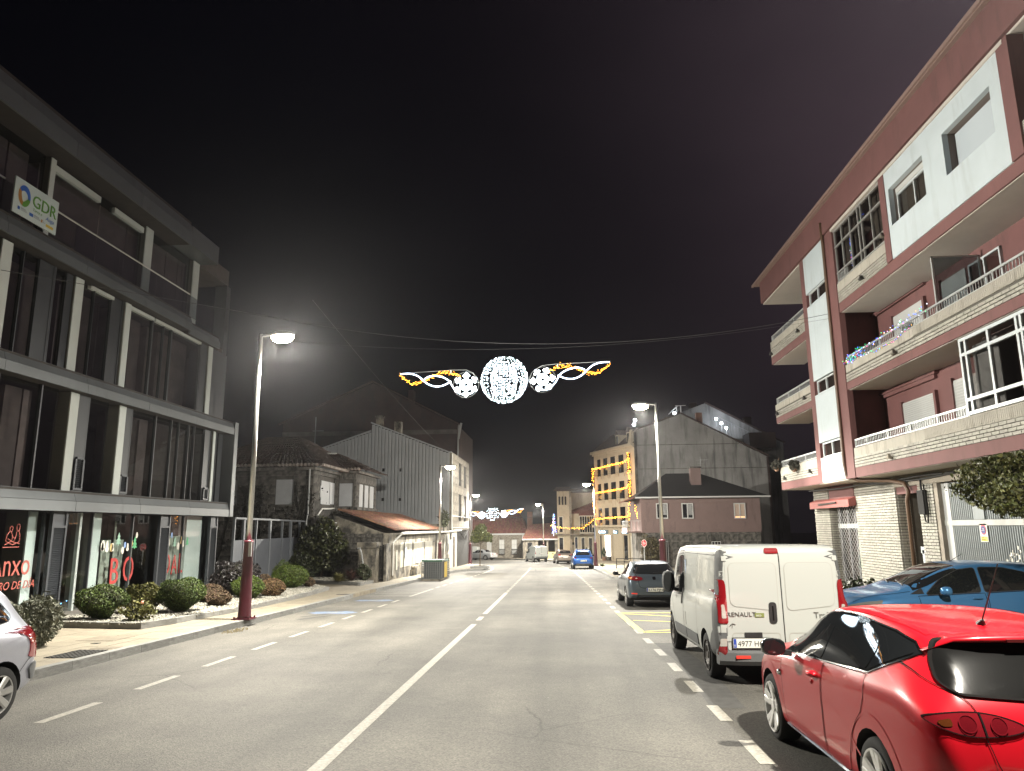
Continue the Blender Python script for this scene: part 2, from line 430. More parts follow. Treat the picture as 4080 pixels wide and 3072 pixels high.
def pavement(name, outline, m=M_PAVE, h=.135):
    q = MB(); q.prism([(x, y, gz(y) - .04) for x, y in outline], (0, 0, h + .04))
    o = q.build(name, m); fixn(o.data); return tag(o, kind='structure')
pav_l = pavement('left_pavement', [(-8.2, -8), (-8.2, 28), (-8.15, 56), (-7.5, 58.4), (-6.4, 59.4), (-6.25, 63), (-7.0, 69), (-8.2, 73), (-11.3, 79.4), (-18, 84), (-40, 90), (-40, 74), (-17, 74), (-17, -8)])
pav_r = pavement('right_pavement', [(4.35, -8), (4.35, 22), (3.65, 25), (3.55, 32.5), (4.6, 35), (8, 36), (34, 36), (34, -8)][::-1])
pav_f = pavement('far_pavement', [(45, 42), (6, 42), (3.6, 42.3), (2.95, 43.2), (2.85, 52), (2.62, 59), (3.0, 66), (2.3, 75), (.9, 83), (-1.4, 91), (-5, 99), (-9.5, 106), (-17, 111), (-40, 116), (-40, 122), (45, 122)])
def kerb_run(pts, parent, step=1.0, w=.16, h=.15, name='kerb_stone', base=0., flip=1, zf=None):
    """separate kerb stones along a polyline (outer face on the polyline)"""
    P = [Vector((x, y, 0)) for x, y in pts]; acc = []
    for a, b in zip(P[:-1], P[1:]):
        L = (b - a).length; n = max(1, round(L / step))
        for i in range(n): acc.append((a + (b - a) * (i / n), a + (b - a) * ((i + 1) / n)))
    me = unit(M_KERB)
    for a, b in acc[:300]:
        c = (a + b) / 2; d = b - a; z = (zf(c.x, c.y) if zf else gz(c.y)) + base
        pitch = -S * d.y / max(d.length, .01)
        nn = Vector((-d.y, d.x, 0)).normalized() * w / 2 * flip
        link(name, me, parent, loc=(c.x + nn.x, c.y + nn.y, z + h / 2 - .03 + random.uniform(-.003, .003)), rot=(0, -pitch, math.atan2(d.y, d.x)), scale=(d.length - .008, w, h + .06))
kerb_run([(-8.1, -3), (-8.1, 28.2)], pav_l, 1.02)
kerb_run([(-8.1, 28.2), (-8.4, 30.5), (-8.1, 33.4), (-8.06, 38), (-8.06, 56), (-7.45, 58.3), (-6.35, 59.3), (-6.2, 63), (-6.95, 69), (-8.15, 73), (-11.3, 79.3)], pav_l, 1.05)
kerb_run([(4.25, -3), (4.25, 22), (3.55, 25), (3.45, 32.5), (4.55, 35.05), (8, 36.1), (14, 36.1)], pav_r, 1.05, flip=-1)
kerb_run([(8, 41.9), (3.55, 42.2), (2.85, 43.2), (2.75, 52), (2.52, 59), (2.9, 66), (2.2, 75), (.8, 83), (-1.5, 91), (-5.1, 99), (-9.6, 106), (-17, 111)][::-1], pav_f, 1.6, flip=1)
sl = []
for j in range(66):
    y0 = 1.2 + j * .6
    for (xa, xb) in ((-8.25, -8.65), (-8.66, -9.05), (-9.06, -9.46)):
        if 8.4 < y0 < 37: sl.append((xa, xb, y0, y0 + .594))
for j in range(16):
    y0 = 7.2 + j * .6
    for k in range(6):
        sl.append((-9.47 - k * .6, -9.47 - k * .6 - .594, y0, y0 + .594))
sl = [s_ for s_ in sl if not (s_[0] < -9.4 and s_[3] > 16.75)]
holes = [(-8.85, -8.15, 12.3, 13.45), (-9.8, -8.95, 14.6, 15.45), (-8.8, -8.15, 13.46, 13.85), (-8.75, -7.95, 28.4, 28.75)]
def hit(s_): return any(s_[1] < h[1] and s_[0] > h[0] and s_[2] < h[3] and s_[3] > h[2] for h in holes[:0])
me = unit(M_SLAB)
sl.sort(key=lambda s_: s_[2] - s_[0] * .1)
for k, s_ in enumerate(sl[:300]):
    xa, xb, ya, yb = s_; c = (ya + yb) / 2
    link('paving_slab', me, pav_l, loc=((xa + xb) / 2, c, gz(c) + .135 + random.uniform(-.0012, .0012)), rot=SLOPE_R, scale=(abs(xa - xb) - .004, yb - ya, .03))
if len(sl) > 300:
    q = MB()
    for xa, xb, ya, yb in sl[300:]: q.box(xa, xb, ya, yb, .12, .15, S)
    q.build('paving_slab', M_SLAB, pav_l, kind='stuff')
# far and right pavements: coarser slabs
for P, x0, x1, y0, y1, nm in ((pav_r, 4.45, 10.4, 6, 34, 'paving_slab'), (pav_f, 3.2, 6.4, 43.4, 62, 'paving_slab')):
    q = MB(); yy = y0
    while yy < y1:
        xx = x0 if P is pav_f else (x0 if yy < 24 else x0 - .3)
        while xx < x1: q.box(xx, xx + .59, yy, yy + .59, .12, .15, S); xx += .6
        yy += .6
    q.build(nm, M_SLAB, P, kind='stuff')
q = MB()
for yy in np.arange(34.6, 64, .62):
    for xx in (-8.3, -8.85): q.box(xx, xx - .54, yy, yy + .61, .12, .15, S)
q.build('paving_slab', M_SLAB, pav_l, kind='stuff')
# iron covers and the big drain grate in the left pavement
M_IRON = mat('cast_iron', (.045, .043, .04), .6, metal=.3, var=.4, vscale=20)
M_RUST = mat('worn_cover', (.17, .145, .105), .8, var=.3, vscale=8)
def cover(x0, x1, y0, y1, m, nm): MB().box(x0, x1, y0, y1, .149, .156, S).build(nm, m, pav_l)
cover(-9.78, -9.0, 14.63, 15.4, M_RUST, 'service_cover'); cover(-8.74, -8.3, 13.5, 13.82, M_RUST, 'service_cover')
cover(-9.2, -9.06, 14.22, 14.34, M_IRON, 'valve_cover'); cover(-8.72, -7.98 - .27, 28.4, 28.74, M_IRON, 'service_cover')
gr = thing('drain_grate', 'black cast iron drain grate let into the beige pavement by the silver car', 'drain grate', (-8.5, 12.9, gz(12.9) + .15))
MB().box(-8.83, -8.27, 12.38, 13.36, .149, .153, S).build('grate_pit', mat('pit_black', (.006, .006, .006), .9), gr)
for k in range(10):
    yy = 12.42 + k * .095; MB().box(-8.82, -8.28, yy, yy + .04, .153, .164, S).build('grate_bar', M_IRON, gr)
for k in range(7):
    xx = -8.82 + k * .083; MB().box(xx, xx + .03, 12.39, 13.35, .153, .162, S).build('grate_bar', M_IRON, gr)

# ---------------------------------------------------------------- planters with white gravel
M_GRAVEL = mat('white_gravel', (.29, .28, .24), .85, island=.35)
M_SOIL = mat('gravel_bed', (.22, .205, .17), .95, var=.5, vscale=22)
def planter(kerb, inner, nm, zin, seed, n):
    """raised bed: kerb stones, a bed surface and loose white stones"""
    root = tag(MB().prism([(x, y, gz(y) + .1) for x, y in kerb + inner], (0, 0, .001)).build(nm, M_SOIL), kind='structure')
    allp = kerb + inner
    b = bmesh.new()
    res = delaunay_2d_cdt([Vector(p) for p in allp] + [Vector((x, y)) for x in np.arange(-15, -9, .45) for y in np.arange(16.9, 41, .45)], [(i, (i + 1) % len(allp)) for i in range(len(allp))], [], 1, 1e-4)
    def zz(x, y):
        dk = min((Vector((x, y)) - (Vector(a) + (Vector(c) - Vector(a)) * max(0, min(1, (Vector((x, y)) - Vector(a)).dot(Vector(c) - Vector(a)) / (Vector(c) - Vector(a)).length_squared)))).length for a, c in zip(kerb[:-1], kerb[1:]))
        base = gz(y) + .15 + .10
        return base + (max(zin, base) - base) * min(1, dk / 3.2) + .02 * math.sin(x * 3.1) * math.sin(y * 2.3)
    me = bpy.data.meshes.new(nm); me.from_pydata([(v.x, v.y, zz(v.x, v.y)) for v in res[0]], [], [tuple(f) for f in res[2]])
    me.materials.append(M_SOIL); old = root.data; root.data = me; bpy.data.meshes.remove(old); fixn(me)
    for f in me.polygons: f.use_smooth = True
    kerb_run(kerb, root, .9, .13, .13, 'kerb_stone', base=.15 - .0, flip=1)
    rs = random.Random(seed); q = MB(); poly = allp; k = 0
    xs = [p[0] for p in poly]; ys = [p[1] for p in poly]
    while k < n:
        x = rs.uniform(min(xs), max(xs)); y = min(ys) + (max(ys) - min(ys)) * rs.random() ** 1.3
        if not inside((x, y), poly): continue
        rr = rs.uniform(.014, .034)
        if rs.random() < .5: q.octa((x, y, zz(x, y) + rr * .25), rr)
        else: q.obox((x, y, zz(x, y) + rr * .2), (rr * 1.6, rr * 1.2, rr), Euler((rs.uniform(-.6, .6), rs.uniform(-.6, .6), rs.uniform(0, 3))).to_matrix())
        k += 1
    q.build('loose_gravel', M_GRAVEL, root, kind='stuff')
    return zz
def inside(p, poly):
    x, y = p; c = False; j = len(poly) - 1
    for i in range(len(poly)):
        xi, yi = poly[i]; xj, yj = poly[j]
        if (yi > y) != (yj > y) and x < (xj - xi) * (y - yi) / (yj - yi) + xi: c = not c
        j = i
    return c
bed1 = planter([(-12.3, 17.2), (-9.7, 16.8), (-9.5, 18), (-9.36, 20), (-9.29, 22), (-9.45, 26), (-9.75, 29.3), (-10.03, 31.7)], [(-11.2, 32.2), (-13.6, 32.5), (-13.25, 29), (-12.75, 28.2), (-12.75, 17.3)], 'planter_bed', -.17, 3, 11000)
bed2 = planter([(-13.7, 38.6), (-12.2, 37.2), (-9.6, 35.1), (-9.55, 37.4)], [(-10.4, 38.3), (-14.3, 40.5)], 'planter_bed', -.4, 4, 1600)

# ---------------------------------------------------------------- haze volume added to imitate lens glow
hz = MB().box(-322, 322, -42, 522, -4.2, 19.5)
hm = bpy.data.materials.new('glow_haze'); hm.use_nodes = True; hn = hm.node_tree.nodes; hn.remove(hn['Principled BSDF'])
pv = hn.new('ShaderNodeVolumePrincipled'); pv.inputs['Density'].default_value = HAZE; pv.inputs['Color'].default_value = (.86, .86, .9, 1); pv.inputs['Anisotropy'].default_value = .8
hm.node_tree.links.new(pv.outputs[0], hn['Material Output'].inputs['Volume'])
tag(hz.build('haze', hm), kind='stuff')
# ================================================================ glass office building on the left
M_CLAD = mat('grey_cladding', (.115, .127, .135), .45, metal=.25, var=.12, vscale=1.2, objrand=.05, stain=(.08, .085, .088), stain_amt=.12)
M_ALU = mat('dark_aluminium', (.05, .054, .06), .45, metal=.3, var=.1)
M_SOFF = mat('dark_soffit', (.035, .03, .028), .8, var=.3)
M_COLW = mat('white_column', (.52, .56, .54), .7, var=.06, vscale=2)
M_DARKIN = mat('dark_interior', (.085, .072, .066), .95, var=.2)
M_CURT = mat('pale_blind', (.30, .32, .27), .8, var=.12, vscale=2)
M_GL = glass('shop_glass', (.93, .96, .96), 1.0, .015, 1.0)
M_GLD = glass('tinted_glass', (.74, .76, .77), 1.0, .02, 1.0)
M_LOUV = mat('louvre_metal', (.06, .066, .075), .45, metal=.4)
M_STEEL = mat('brushed_steel', (.62, .62, .60), .28, metal=1.0, var=.06)
OB = thing('office_building', 'long grey metal and glass office building with three overhanging bands of cladding', 'building', (-13.6, 18, -.2))
def band(z0, z1, y0, y1, x=-13.0, d=.75, step=3.05, groove=True, top=True):
    n = max(1, round((y1 - y0) / step)); h = (z1 - z0)
    for i in range(n):
        a = y0 + (y1 - y0) * i / n; b = y0 + (y1 - y0) * (i + 1) / n - .012
        q = MB(); q.box(x - .06, x, a, b, z0, z0 + h * .49); q.build('cladding_panel', M_CLAD, OB)
        q = MB(); q.prism([(x - .02, a, z0 + h * .51), (x - .02, b, z0 + h * .51), (x - .1, b, z1), (x - .1, a, z1)], (-.06, 0, 0)); o = q.build('cladding_panel', M_CLAD, OB); fixn(o.data)
    q = MB(); q.box(x - d, x - .08, y0, y1 - .02, z0 + .015, z1 - .01); q.build('slab_edge', M_SOFF, OB)
band(2.51, 3.05, 3.6, 28.05); band(5.74, 6.25, 3.6, 28.05)
band(8.98, 9.5, 3.6, 24.15, x=-12.98); band(8.9, 9.37, 24.17, 26.5, x=-13.08, step=2.4)
band(12.0, 12.87, 1.6, 23.6, x=-12.95, d=2.2)
MB().box(-14.2, -13.0, 23.62, 25.7, 12.05, 12.75).build('roof_return', M_CLAD, OB)
# the mitred end frame
q = MB(); q.prism([(-12.985, 28.06, 2.51), (-12.985, 28.36, 2.51), (-12.985, 28.36, 6.25), (-12.985, 28.06, 6.25)], (-.7, 0, 0)); o = q.build('end_frame', M_CLAD, OB); fixn(o.data)
MB().box(-14.2, -13.7, 28.0, 28.33, -.2, 12.0).build('end_wall', M_ALU, OB)
# body behind: floor plates, back wall, roof
q = MB()
for z0, z1 in ((-.6, -.16), (2.6, 2.95), (5.8, 6.15), (9.0, 9.3), (12.05, 12.7)): q.box(-26, -13.75, 2, 28.2, z0, z1)
q.box(-18.2, -18, 2, 28.2, -.2, 12); q.box(-26, -13.75, 28.2, 28.34, -.2, 9.0); q.box(-26, -14, 25.6, 25.75, 9.3, 12); q.box(-18, -13.7, 1.8, 2, -.2, 12)
q.build('building_shell', M_DARKIN, OB)
MB().box(-13.72, -12.72, 3.6, 28.3, -.62, -.155).build('plinth', mat('plinth_stone', (.20, .185, .16), .85, var=.25), OB)
def pane(y0, y1, z0, z1, x=-13.42, m=M_GLD): MB().box(x - .012, x, y0, y1, z0, z1).build('glass_pane', m, OB)
def mull(y, z0, z1, w=.05, x=-13.36, d=.1, m=M_ALU, nm='mullion'): MB().box(x - d, x, y - w / 2, y + w / 2, z0, z1).build(nm, m, OB)
M_RETSHADE = mat('shaded_return', (.115, .115, .10), .75, var=.1)  # column returns coloured darker to stand in for their shade
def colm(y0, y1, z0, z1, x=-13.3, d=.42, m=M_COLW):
    c = MB().box(x - .03, x, y0 + .012, y1, z0, z1).build('column', m, OB); MB().box(x - d, x - .031, y0, y1, z0, z1).build('return', M_RETSHADE, c)
def louvre(y0, y1, z0, z1, n, x=-13.3, zf=None):
    q = MB(); q.box(x - .1, x, y0, y0 + .07, z0, zf or z1); q.box(x - .1, x, y1 - .07, y1, z0, zf or z1); q.box(x - .1, x - .001, y0 + .07, y1 - .07, z0, z0 + .06); q.box(x - .1, x - .001, y0 + .07, y1 - .07, z1, z1 + .06)
    q.box(x - .1, x - .085, y0 + .07, y1 - .07, z0 + .06, z1)
    if zf: q.box(x - .1, x - .03, y0 + .07, y1 - .07, z1 + .06, zf)
    lo = q.build('louvre', M_LOUV, OB)
    sl_ = MB().obox((0, 0, 0), (.075, y1 - y0 - .145, .008), Euler((0, math.radians(38), 0)).to_matrix()).mesh('slat', M_LOUV)
    for i in range(n):
        s_ = bpy.data.objects.new('slat', sl_); COL.objects.link(s_); s_.parent = lo; s_.location = (x - .045, (y0 + y1) / 2, z0 + .08 + (z1 - z0 - .09) * i / (n - 1))
# ground floor
Z0 = -.155
for a, b in ((4, 8.8), (8.86, 13), (13.05, 16.3), (16.35, 18.4), (19.08, 20.4), (20.42, 22.4), (22.42, 23.66), (24.33, 25.5), (25.52, 27.15)): pane(a, b, Z0, 2.51, x=-13.5, m=M_GL)
for yy in (13.03, 16.33, 18.42, 19.06, 20.4, 22.41): mull(yy, Z0, 2.51, .045, x=-13.47)
mull(19.9, Z0, 2.5, .09, x=-13.5, m=M_COLW, nm='white_frame'); mull(25.51, Z0, 2.5, .03, x=-13.46)
louvre(18.46, 19.05, Z0, 2.08, 46, zf=2.5); louvre(23.68, 24.32, Z0, 2.08, 46, zf=2.5); louvre(27.2, 27.78, Z0, 2.08, 46, zf=2.5)
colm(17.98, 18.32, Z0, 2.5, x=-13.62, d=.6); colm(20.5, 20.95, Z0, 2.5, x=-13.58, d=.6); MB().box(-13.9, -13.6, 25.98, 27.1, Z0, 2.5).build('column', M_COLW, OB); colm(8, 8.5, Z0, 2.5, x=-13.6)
for y0, y1, z1, x in ((19.3, 19.75, 1.7, -13.9), (20.98, 21.2, 1.75, -13.8), (21.4, 21.84, 1.72, -13.8), (22.0, 22.5, 1.72, -13.8), (22.82, 23.0, 1.7, -13.8), (24.36, 24.72, 1.75, -13.75), (24.86, 25.4, 1.8, -13.75), (25.45, 25.95, 1.8, -13.75), (23.1, 23.2, 2.3, -14.5), (13.6, 13.9, 2, -14.6), (15.2, 15.5, 2.1, -14.5)):
    MB().box(x - .02, x, y0, y1, Z0 + .05, z1).build('blind', M_CURT, OB)
MB().box(-13.5, -13.42, 27.8, 28.0, Z0, 2.5).build('side_post', M_ALU, OB)
# first and second floors
def floor_level(z0, z1, panes, mulls, cols, solids, tint=M_GLD):
    for a, b in panes: pane(a, b, z0, z1, m=tint)
    for yy, w in mulls: mull(yy, z0, z1, w)
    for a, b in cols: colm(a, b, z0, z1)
    for a, b, x in solids: MB().box(x - .04, x, a, b, z0, z1).build('metal_panel', M_ALU, OB)
floor_level(3.05, 5.74, [(3.6, 9.3), (9.35, 14), (14.05, 16.1), (16.15, 18.3), (19.5, 20.5), (21.65, 23.0), (23.02, 24.0), (24.02, 26.3)], [(16.12, .05), (17.6, .05), (19.08, .05), (19.52, .06), (21.05, .04), (21.63, .06), (23.01, .05), (24.0, .03), (24.5, .02), (25.2, .03), (25.6, .02), (26.4, .07), (26.86, .05), (27.5, .04)],
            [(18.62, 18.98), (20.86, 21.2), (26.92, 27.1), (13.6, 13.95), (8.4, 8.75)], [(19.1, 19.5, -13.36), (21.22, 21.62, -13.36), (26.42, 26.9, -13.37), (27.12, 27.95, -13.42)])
louvre(19.1, 19.5, 3.1, 3.95, 15); louvre(21.2, 21.62, 3.1, 3.62, 10); louvre(26.45, 26.85, 3.1, 3.5, 7)
floor_level(6.25, 8.95, [(3.6, 9), (9.05, 13.5), (13.55, 15.4), (15.98, 17.0), (17.6, 18.0), (18.68, 20.05), (20.98, 22.3), (22.35, 23.5), (23.52, 25.5)], [(16.42, .03), (17.02, .1), (17.55, .1), (19.25, .02), (20.1, .12), (20.6, .05), (22.32, .08), (23.0, .02), (23.5, .08), (25.55, .05), (26.9, .06)],
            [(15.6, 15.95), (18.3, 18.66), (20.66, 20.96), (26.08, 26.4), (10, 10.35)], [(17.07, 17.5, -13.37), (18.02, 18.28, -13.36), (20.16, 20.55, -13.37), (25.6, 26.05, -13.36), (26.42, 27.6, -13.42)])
MB().box(-14.3, -13.36, 26.5, 27.7, 6.25, 8.9).build('corner_bay', M_ALU, OB)
for y0, y1, z in ((21, 22.3, 8.93), (22.4, 25.5, 8.93), (19, 20.1, 8.93)):
    MB().box(-13.44, -13.32, y0, y1, z - .1, z).build('pale_trim', M_COLW, OB)
M_DRAPE = mat('mauve_drape', (.26, .20, .185), .85, var=.25, vscale=2)
for a, b, z0, z1 in ((9.4, 16.0, 6.3, 8.9), (16.2, 18.2, 6.3, 8.9), (18.75, 20.6, 6.3, 8.9), (21.0, 25.9, 6.3, 8.9), (9.4, 18.2, 3.1, 5.7), (21.7, 26.3, 3.1, 5.7), (4, 25.3, 9.55, 11.95)):
    y = a; q = MB()
    while y < b: w_ = random.uniform(.25, .6); q.box(-14.35 - random.uniform(0, .25), -14.1, y, min(b, y + w_), z0, z1); y += w_ + random.choice((0, 0, .06, .4))
    q.build('drape', M_DRAPE, OB)
q = MB(); q.box(-13.9, -13.88, 22.1, 22.9, 3.06, 5.6); q.box(-14.1, -14.08, 24.1, 26.2, 3.06, 5.7); q.build('blind', mat('brown_blind', (.11, .085, .075), .85, var=.3, vscale=3), OB)
# set back top floor with glass railing
for a, b in ((3.6, 8), (8.05, 12), (12.05, 14.4), (14.45, 17.2), (17.5, 19.6), (19.65, 21.8), (22.35, 25.0)): pane(a, b, 9.5, 12.0, x=-13.75)
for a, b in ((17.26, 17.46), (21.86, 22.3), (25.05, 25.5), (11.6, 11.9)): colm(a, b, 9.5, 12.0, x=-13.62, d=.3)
for a, b in ((12.2, 14.3), (14.5, 15.1), (17.5, 19.5), (20.2, 21.8)): MB().box(-13.8, -13.66, a, b, 11.72, 11.9).build('pale_trim', M_COLW, OB)
for a in np.arange(3.7, 24, 2.02):
    if not 14.9 < a < 16.6: MB().box(-13.12, -13.1, a, a + 1.98, 9.5, 10.27).build('railing_pane', M_GLD, OB)
q = MB(); q.tube([(-13.11, 3.6, 10.3), (-13.11, 15.2, 10.3)], .025); q.tube([(-13.11, 16.85, 10.3), (-13.11, 24.0, 10.3)], .025); q.build('handrail', M_STEEL, OB)

# lettering and cut-outs on the ground-floor glass
M_REDV = mat('red_vinyl', (.34, .075, .055), .6, var=.2)
M_REDP = mat('red_paper', (.46, .05, .045), .7, var=.15)
XL = -13.484
text('Anxo', (XL, 16.72, .93), (0, 1, 0), (0, 0, 1), .78, M_REDV, OB, ext=.003, width=1.32)
text('CENTRO DE DÍA', (XL, 16.4, .6), (0, 1, 0), (0, 0, 1), .27, M_REDV, OB, ext=.003, shear=.25, width=1.84)
q = MB()
def sk(pts, r=.012): q.tube([(XL, 17.08 + a * .5, 1.66 + b * .55) for a, b in pts], r, 5)
circ = lambda cx, cy, rx, ry, n=14: [(cx + rx * math.cos(t * 2 * math.pi / n), cy + ry * math.sin(t * 2 * math.pi / n)) for t in range(n + 1)]
sk(circ(.36, .72, .1, .13)); sk(circ(.82, .78, .11, .16)); sk([(.28, .6), (.12, .45), (.08, .2), (.2, .12), (.45, .16), (.5, .4), (.38, .58)]); sk([(.76, .6), (.7, .3), (.6, .12), (.9, .1), (1.0, .2), (.98, .45), (.88, .62)])
sk([(.45, .42), (.62, .3), (.75, .42)]); sk([(.02, .02), (.3, .1), (.55, .02), (.8, .1), (1.02, .06)]); sk([(-.08, -.08), (1.02, -.08)]); sk([(.2, .3), (.4, .2), (.6, .14)])
q.build('logo_drawing', M_REDV, OB)
def cut(name, outline, y, z, sc, m):
    o = MB().prism([(XL - .02, y + a * sc, z + b * sc) for a, b in outline], (.006, 0, 0)).build(name, m, OB); fixn(o.data)
text('B', (XL - .03, 21.42, .42), (0, 1, 0), (0, 0, 1), 1.12, M_REDP, OB, ext=.012, sx=.78)
text('O', (XL - .03, 22.1, .46), (0, 1, 0), (0, 0, 1), 1.08, M_REDP, OB, ext=.012, sx=.68)
for ch, yy, zz_, sz in (('N', 23.9, .52, .95), ('A', 24.22, .5, .9), ('D', 24.42, .52, 1.0), ('A', 24.95, .5, .95), ('L', 25.42, .52, .98)):
    text(ch, (XL - .03, yy, zz_), (0, 1, 0), (0, 0, 1), sz, M_REDP, OB, ext=.012, sx=.62)
M_TREEP = mat('green_card', (.10, .36, .17), .8, var=.2); M_TREEQ = mat('pale_green_card', (.26, .42, .33), .8, var=.2)
M_CARD = mat('white_card', (.60, .58, .52), .8, var=.2); M_GOLDC = mat('straw_card', (.48, .36, .16), .8, var=.2); M_BLUEC = mat('blue_card', (.20, .30, .52), .8)
firo = [(-.05, 0), (-.05, .12), (-.34, .1), (-.12, .32), (-.28, .34), (-.08, .58), (-.18, .6), (0, .95), (.18, .6), (.08, .58), (.28, .34), (.12, .32), (.34, .1), (.05, .12), (.05, 0)]
snow = [(.22 * math.sin(t), .2 - .2 * math.cos(t)) for t in np.linspace(.3, 5.98, 12)][::-1] + [(.13 * math.sin(t), .52 - .13 * math.cos(t)) for t in np.linspace(.5, 5.8, 10)]
snow = [(.2 * math.cos(t) * (1 if math.sin(t) < 0 else .62), .28 + (.26 if math.sin(t) < 0 else .36) * math.sin(t)) for t in np.linspace(0, 6.28, 18, endpoint=False)]
egg = [(.1 * math.cos(t), .16 * math.sin(t)) for t in np.linspace(0, 6.28, 12, endpoint=False)]
cut('paper_tree', firo, 21.75, 1.55, .42, M_TREEQ); cut('paper_tree', firo, 22.62, 1.42, .42, M_TREEP); cut('paper_tree', firo, 25.05, 1.42, .38, M_TREEQ); cut('paper_tree', firo, 25.92, 1.45, .34, M_TREEP)
for yy, z, m, sh, sc in ((21.0, 1.56, M_CARD, egg, 1), (20.98, 1.4, M_CARD, snow, .4), (21.2, 1.36, M_CARD, snow, .55), (21.42, 1.5, M_GOLDC, egg, .8), (21.48, 1.38, M_CARD, snow, .4), (22.0, 1.4, M_CARD, egg, .7), (22.1, 1.56, M_BLUEC, egg, .6), (22.25, 1.36, M_CARD, snow, .4), (22.46, 1.6, M_GOLDC, egg, .6), (22.7, 1.85, M_CARD, egg, .6),
                         (24.42, 1.5, M_GOLDC, egg, .7), (24.65, 1.45, M_CARD, snow, .5), (24.82, 1.83, M_BLUEC, egg, .6), (25.3, 1.45, M_CARD, egg, .8), (25.5, 1.5, M_GOLDC, snow, .45), (25.62, 1.4, M_CARD, snow, .4)):
    cut('paper_cutout', sh, yy, z, sc, m)
M_FAIRY = emit('blue_fairy_bulb', (.15, .5, 1.0), 9)
q = MB()
for yy, z in ((19.18, .03), (19.3, .1), (19.32, .02), (19.5, .07), (19.72, .12), (23.15, .06), (23.4, .12)): q.octa((-13.56, yy, z), .014)
q.build('fairy_bulbs', M_FAIRY, OB)

# the hanging sign board on the top railing
SG = thing('sign_board', 'white hanging sign board with a green three-letter name and ring logo on the top railing', 'sign', (-12.92, 16.05, 9.95))
MB().box(-12.95, -12.92, 15.3, 16.82, 9.52, 10.42).build('board', mat('sign_white', (.50, .58, .57), .5), SG)
XS = -12.914
def ring(a0, a1, m, r0=.12, r1=.27, n=14, cy=15.63, cz=10.04):
    q = MB()
    pts = []
    for i in range(n + 1):
        a = math.radians(a0 + (a1 - a0) * i / n); f = .75 + .25 * math.sin(math.pi * i / n)
        ro = r1; ri = r1 - (r1 - r0) * f; pts.append(((cy + ri * .75 * math.cos(a), cz + ri * math.sin(a)), (cy + ro * .75 * math.cos(a), cz + ro * math.sin(a))))
    q.v = [(XS, p[0], p[1]) for pr in pts for p in pr]; q.f = [(2 * i, 2 * i + 1, 2 * i + 3, 2 * i + 2) for i in range(n)]; q.m = [0] * n
    q.build('ring_logo', m, SG)
ring(-10, 150, mat('logo_blue', (.03, .11, .42), .5)); ring(150, 258, mat('logo_orange', (.36, .17, .04), .5)); ring(258, 352, mat('logo_green', (.10, .27, .04), .5))
text('GDR', (XS, 15.9, 9.92), (0, 1, 0), (0, 0, 1), .44, MATS['logo_green'], SG, ext=.006, width=.84)
text('Terra e', (XS, 15.93, 9.8), (0, 1, 0), (0, 0, 1), .11, MATS['logo_green'], SG, ext=.001, shear=.3)
text('Auga', (XS, 16.4, 9.76), (0, 1, 0), (0, 0, 1), .15, MATS['logo_blue'], SG, ext=.001, shear=.3)
for a, b, m in ((15.46, 15.53, 'logo_blue'), (15.85, 15.98, 'logo_blue'), (16.26, 16.31, 'logo_orange')): MB().box(XS - .002, XS, a, b, 9.64, 9.72).build('small_logo', MATS[m], SG)
MB().box(XS - .002, XS, 16.44, 16.7, 9.6, 9.67).build('small_logo', mat('logo_yellow', (.55, .40, .05), .5), SG)
M_GREYT = mat('grey_print', (.25, .27, .30), .6)
for a,b in ((15.56,15.78),(16.0,16.24),(16.33,16.4)):
    for dz in (9.655,9.685,9.71): MB().box(XS-.0015,XS,a,b-(dz-9.65),dz,dz+.012).build('small_print',M_GREYT,SG)

# ================================================================ grey fence between office and old house
M_FEN = mat('fence_grey', (.19, .205, .225), .5, metal=.2, var=.08)
def FY(t): return Vector((-13.2 - 1.7 * t, 29 + 13 * t, 0))
FN = thing('fence', 'grey metal fence with open top frame behind the planter, between office and old house', 'fence', (-14, 35, -.2))
tt = [0, .1, .24, .42, .6, .74, .9, 1.0]
for t in tt:
    p = FY(t); MB().beam((p.x, p.y, -.6), (p.x, p.y, 2.5), .1, .16 if t in (.1, .42, .74) else .08, up=(0, 1, 0)).build('post', M_FEN, FN)
a, b = FY(0), FY(1); MB().beam((a.x, a.y, 2.46), (b.x, b.y, 2.46), .14, .08).build('top_rail', M_FEN, FN)
for t0, t1 in zip(tt[:-1], tt[1:]):
    a, b = FY(t0 + .006), FY(t1 - .006); MB().beam((a.x, a.y, .5), (b.x, b.y, .5), .03, 2.15).build('panel', mat('fence_panel', (.13, .142, .165), .5, metal=.2, var=.1), FN)
# ================================================================ old stone house, left
M_STONE = mat('dark_stone', (.135, .125, .11), .9, var=.4, vscale=2.5, objrand=.2, bump=.4, bscale=30, stain=(.025, .024, .022), stain_amt=.75, stain_scale=(1.1, 1.1, .5))
M_STONEL = mat('grey_stone', (.24, .215, .175), .9, var=.35, vscale=2.2, objrand=.16, bump=.35, bscale=30, stain=(.07, .062, .05), stain_amt=.45, stain_scale=(1.2, 1.2, .5))
M_PLAST = mat('stained_render', (.25, .225, .18), .9, var=.4, vscale=1.3, bump=.2, bscale=40, stain=(.035, .033, .03), stain_amt=.7, stain_scale=(1.0, 1.0, .8))
M_BOARD = mat('white_board', (.34, .35, .365), .6, var=.08, vscale=3)
M_BOARDB = mat('beige_board', (.40, .385, .33), .65, var=.12, vscale=2, stain=(.36, .33, .26), stain_amt=.2)
M_TILE = mat('roof_tile', (.21, .10, .06), .85, var=.35, vscale=6, objrand=.2, island=.22, stain=(.05, .04, .035), stain_amt=.35, stain_scale=(2, 2, 2))
M_TILED = mat('dark_roof_tile', (.07, .05, .042), .9, var=.4, vscale=6, island=.25)
M_PIPE = mat('grey_pipe', (.34, .35, .35), .5)
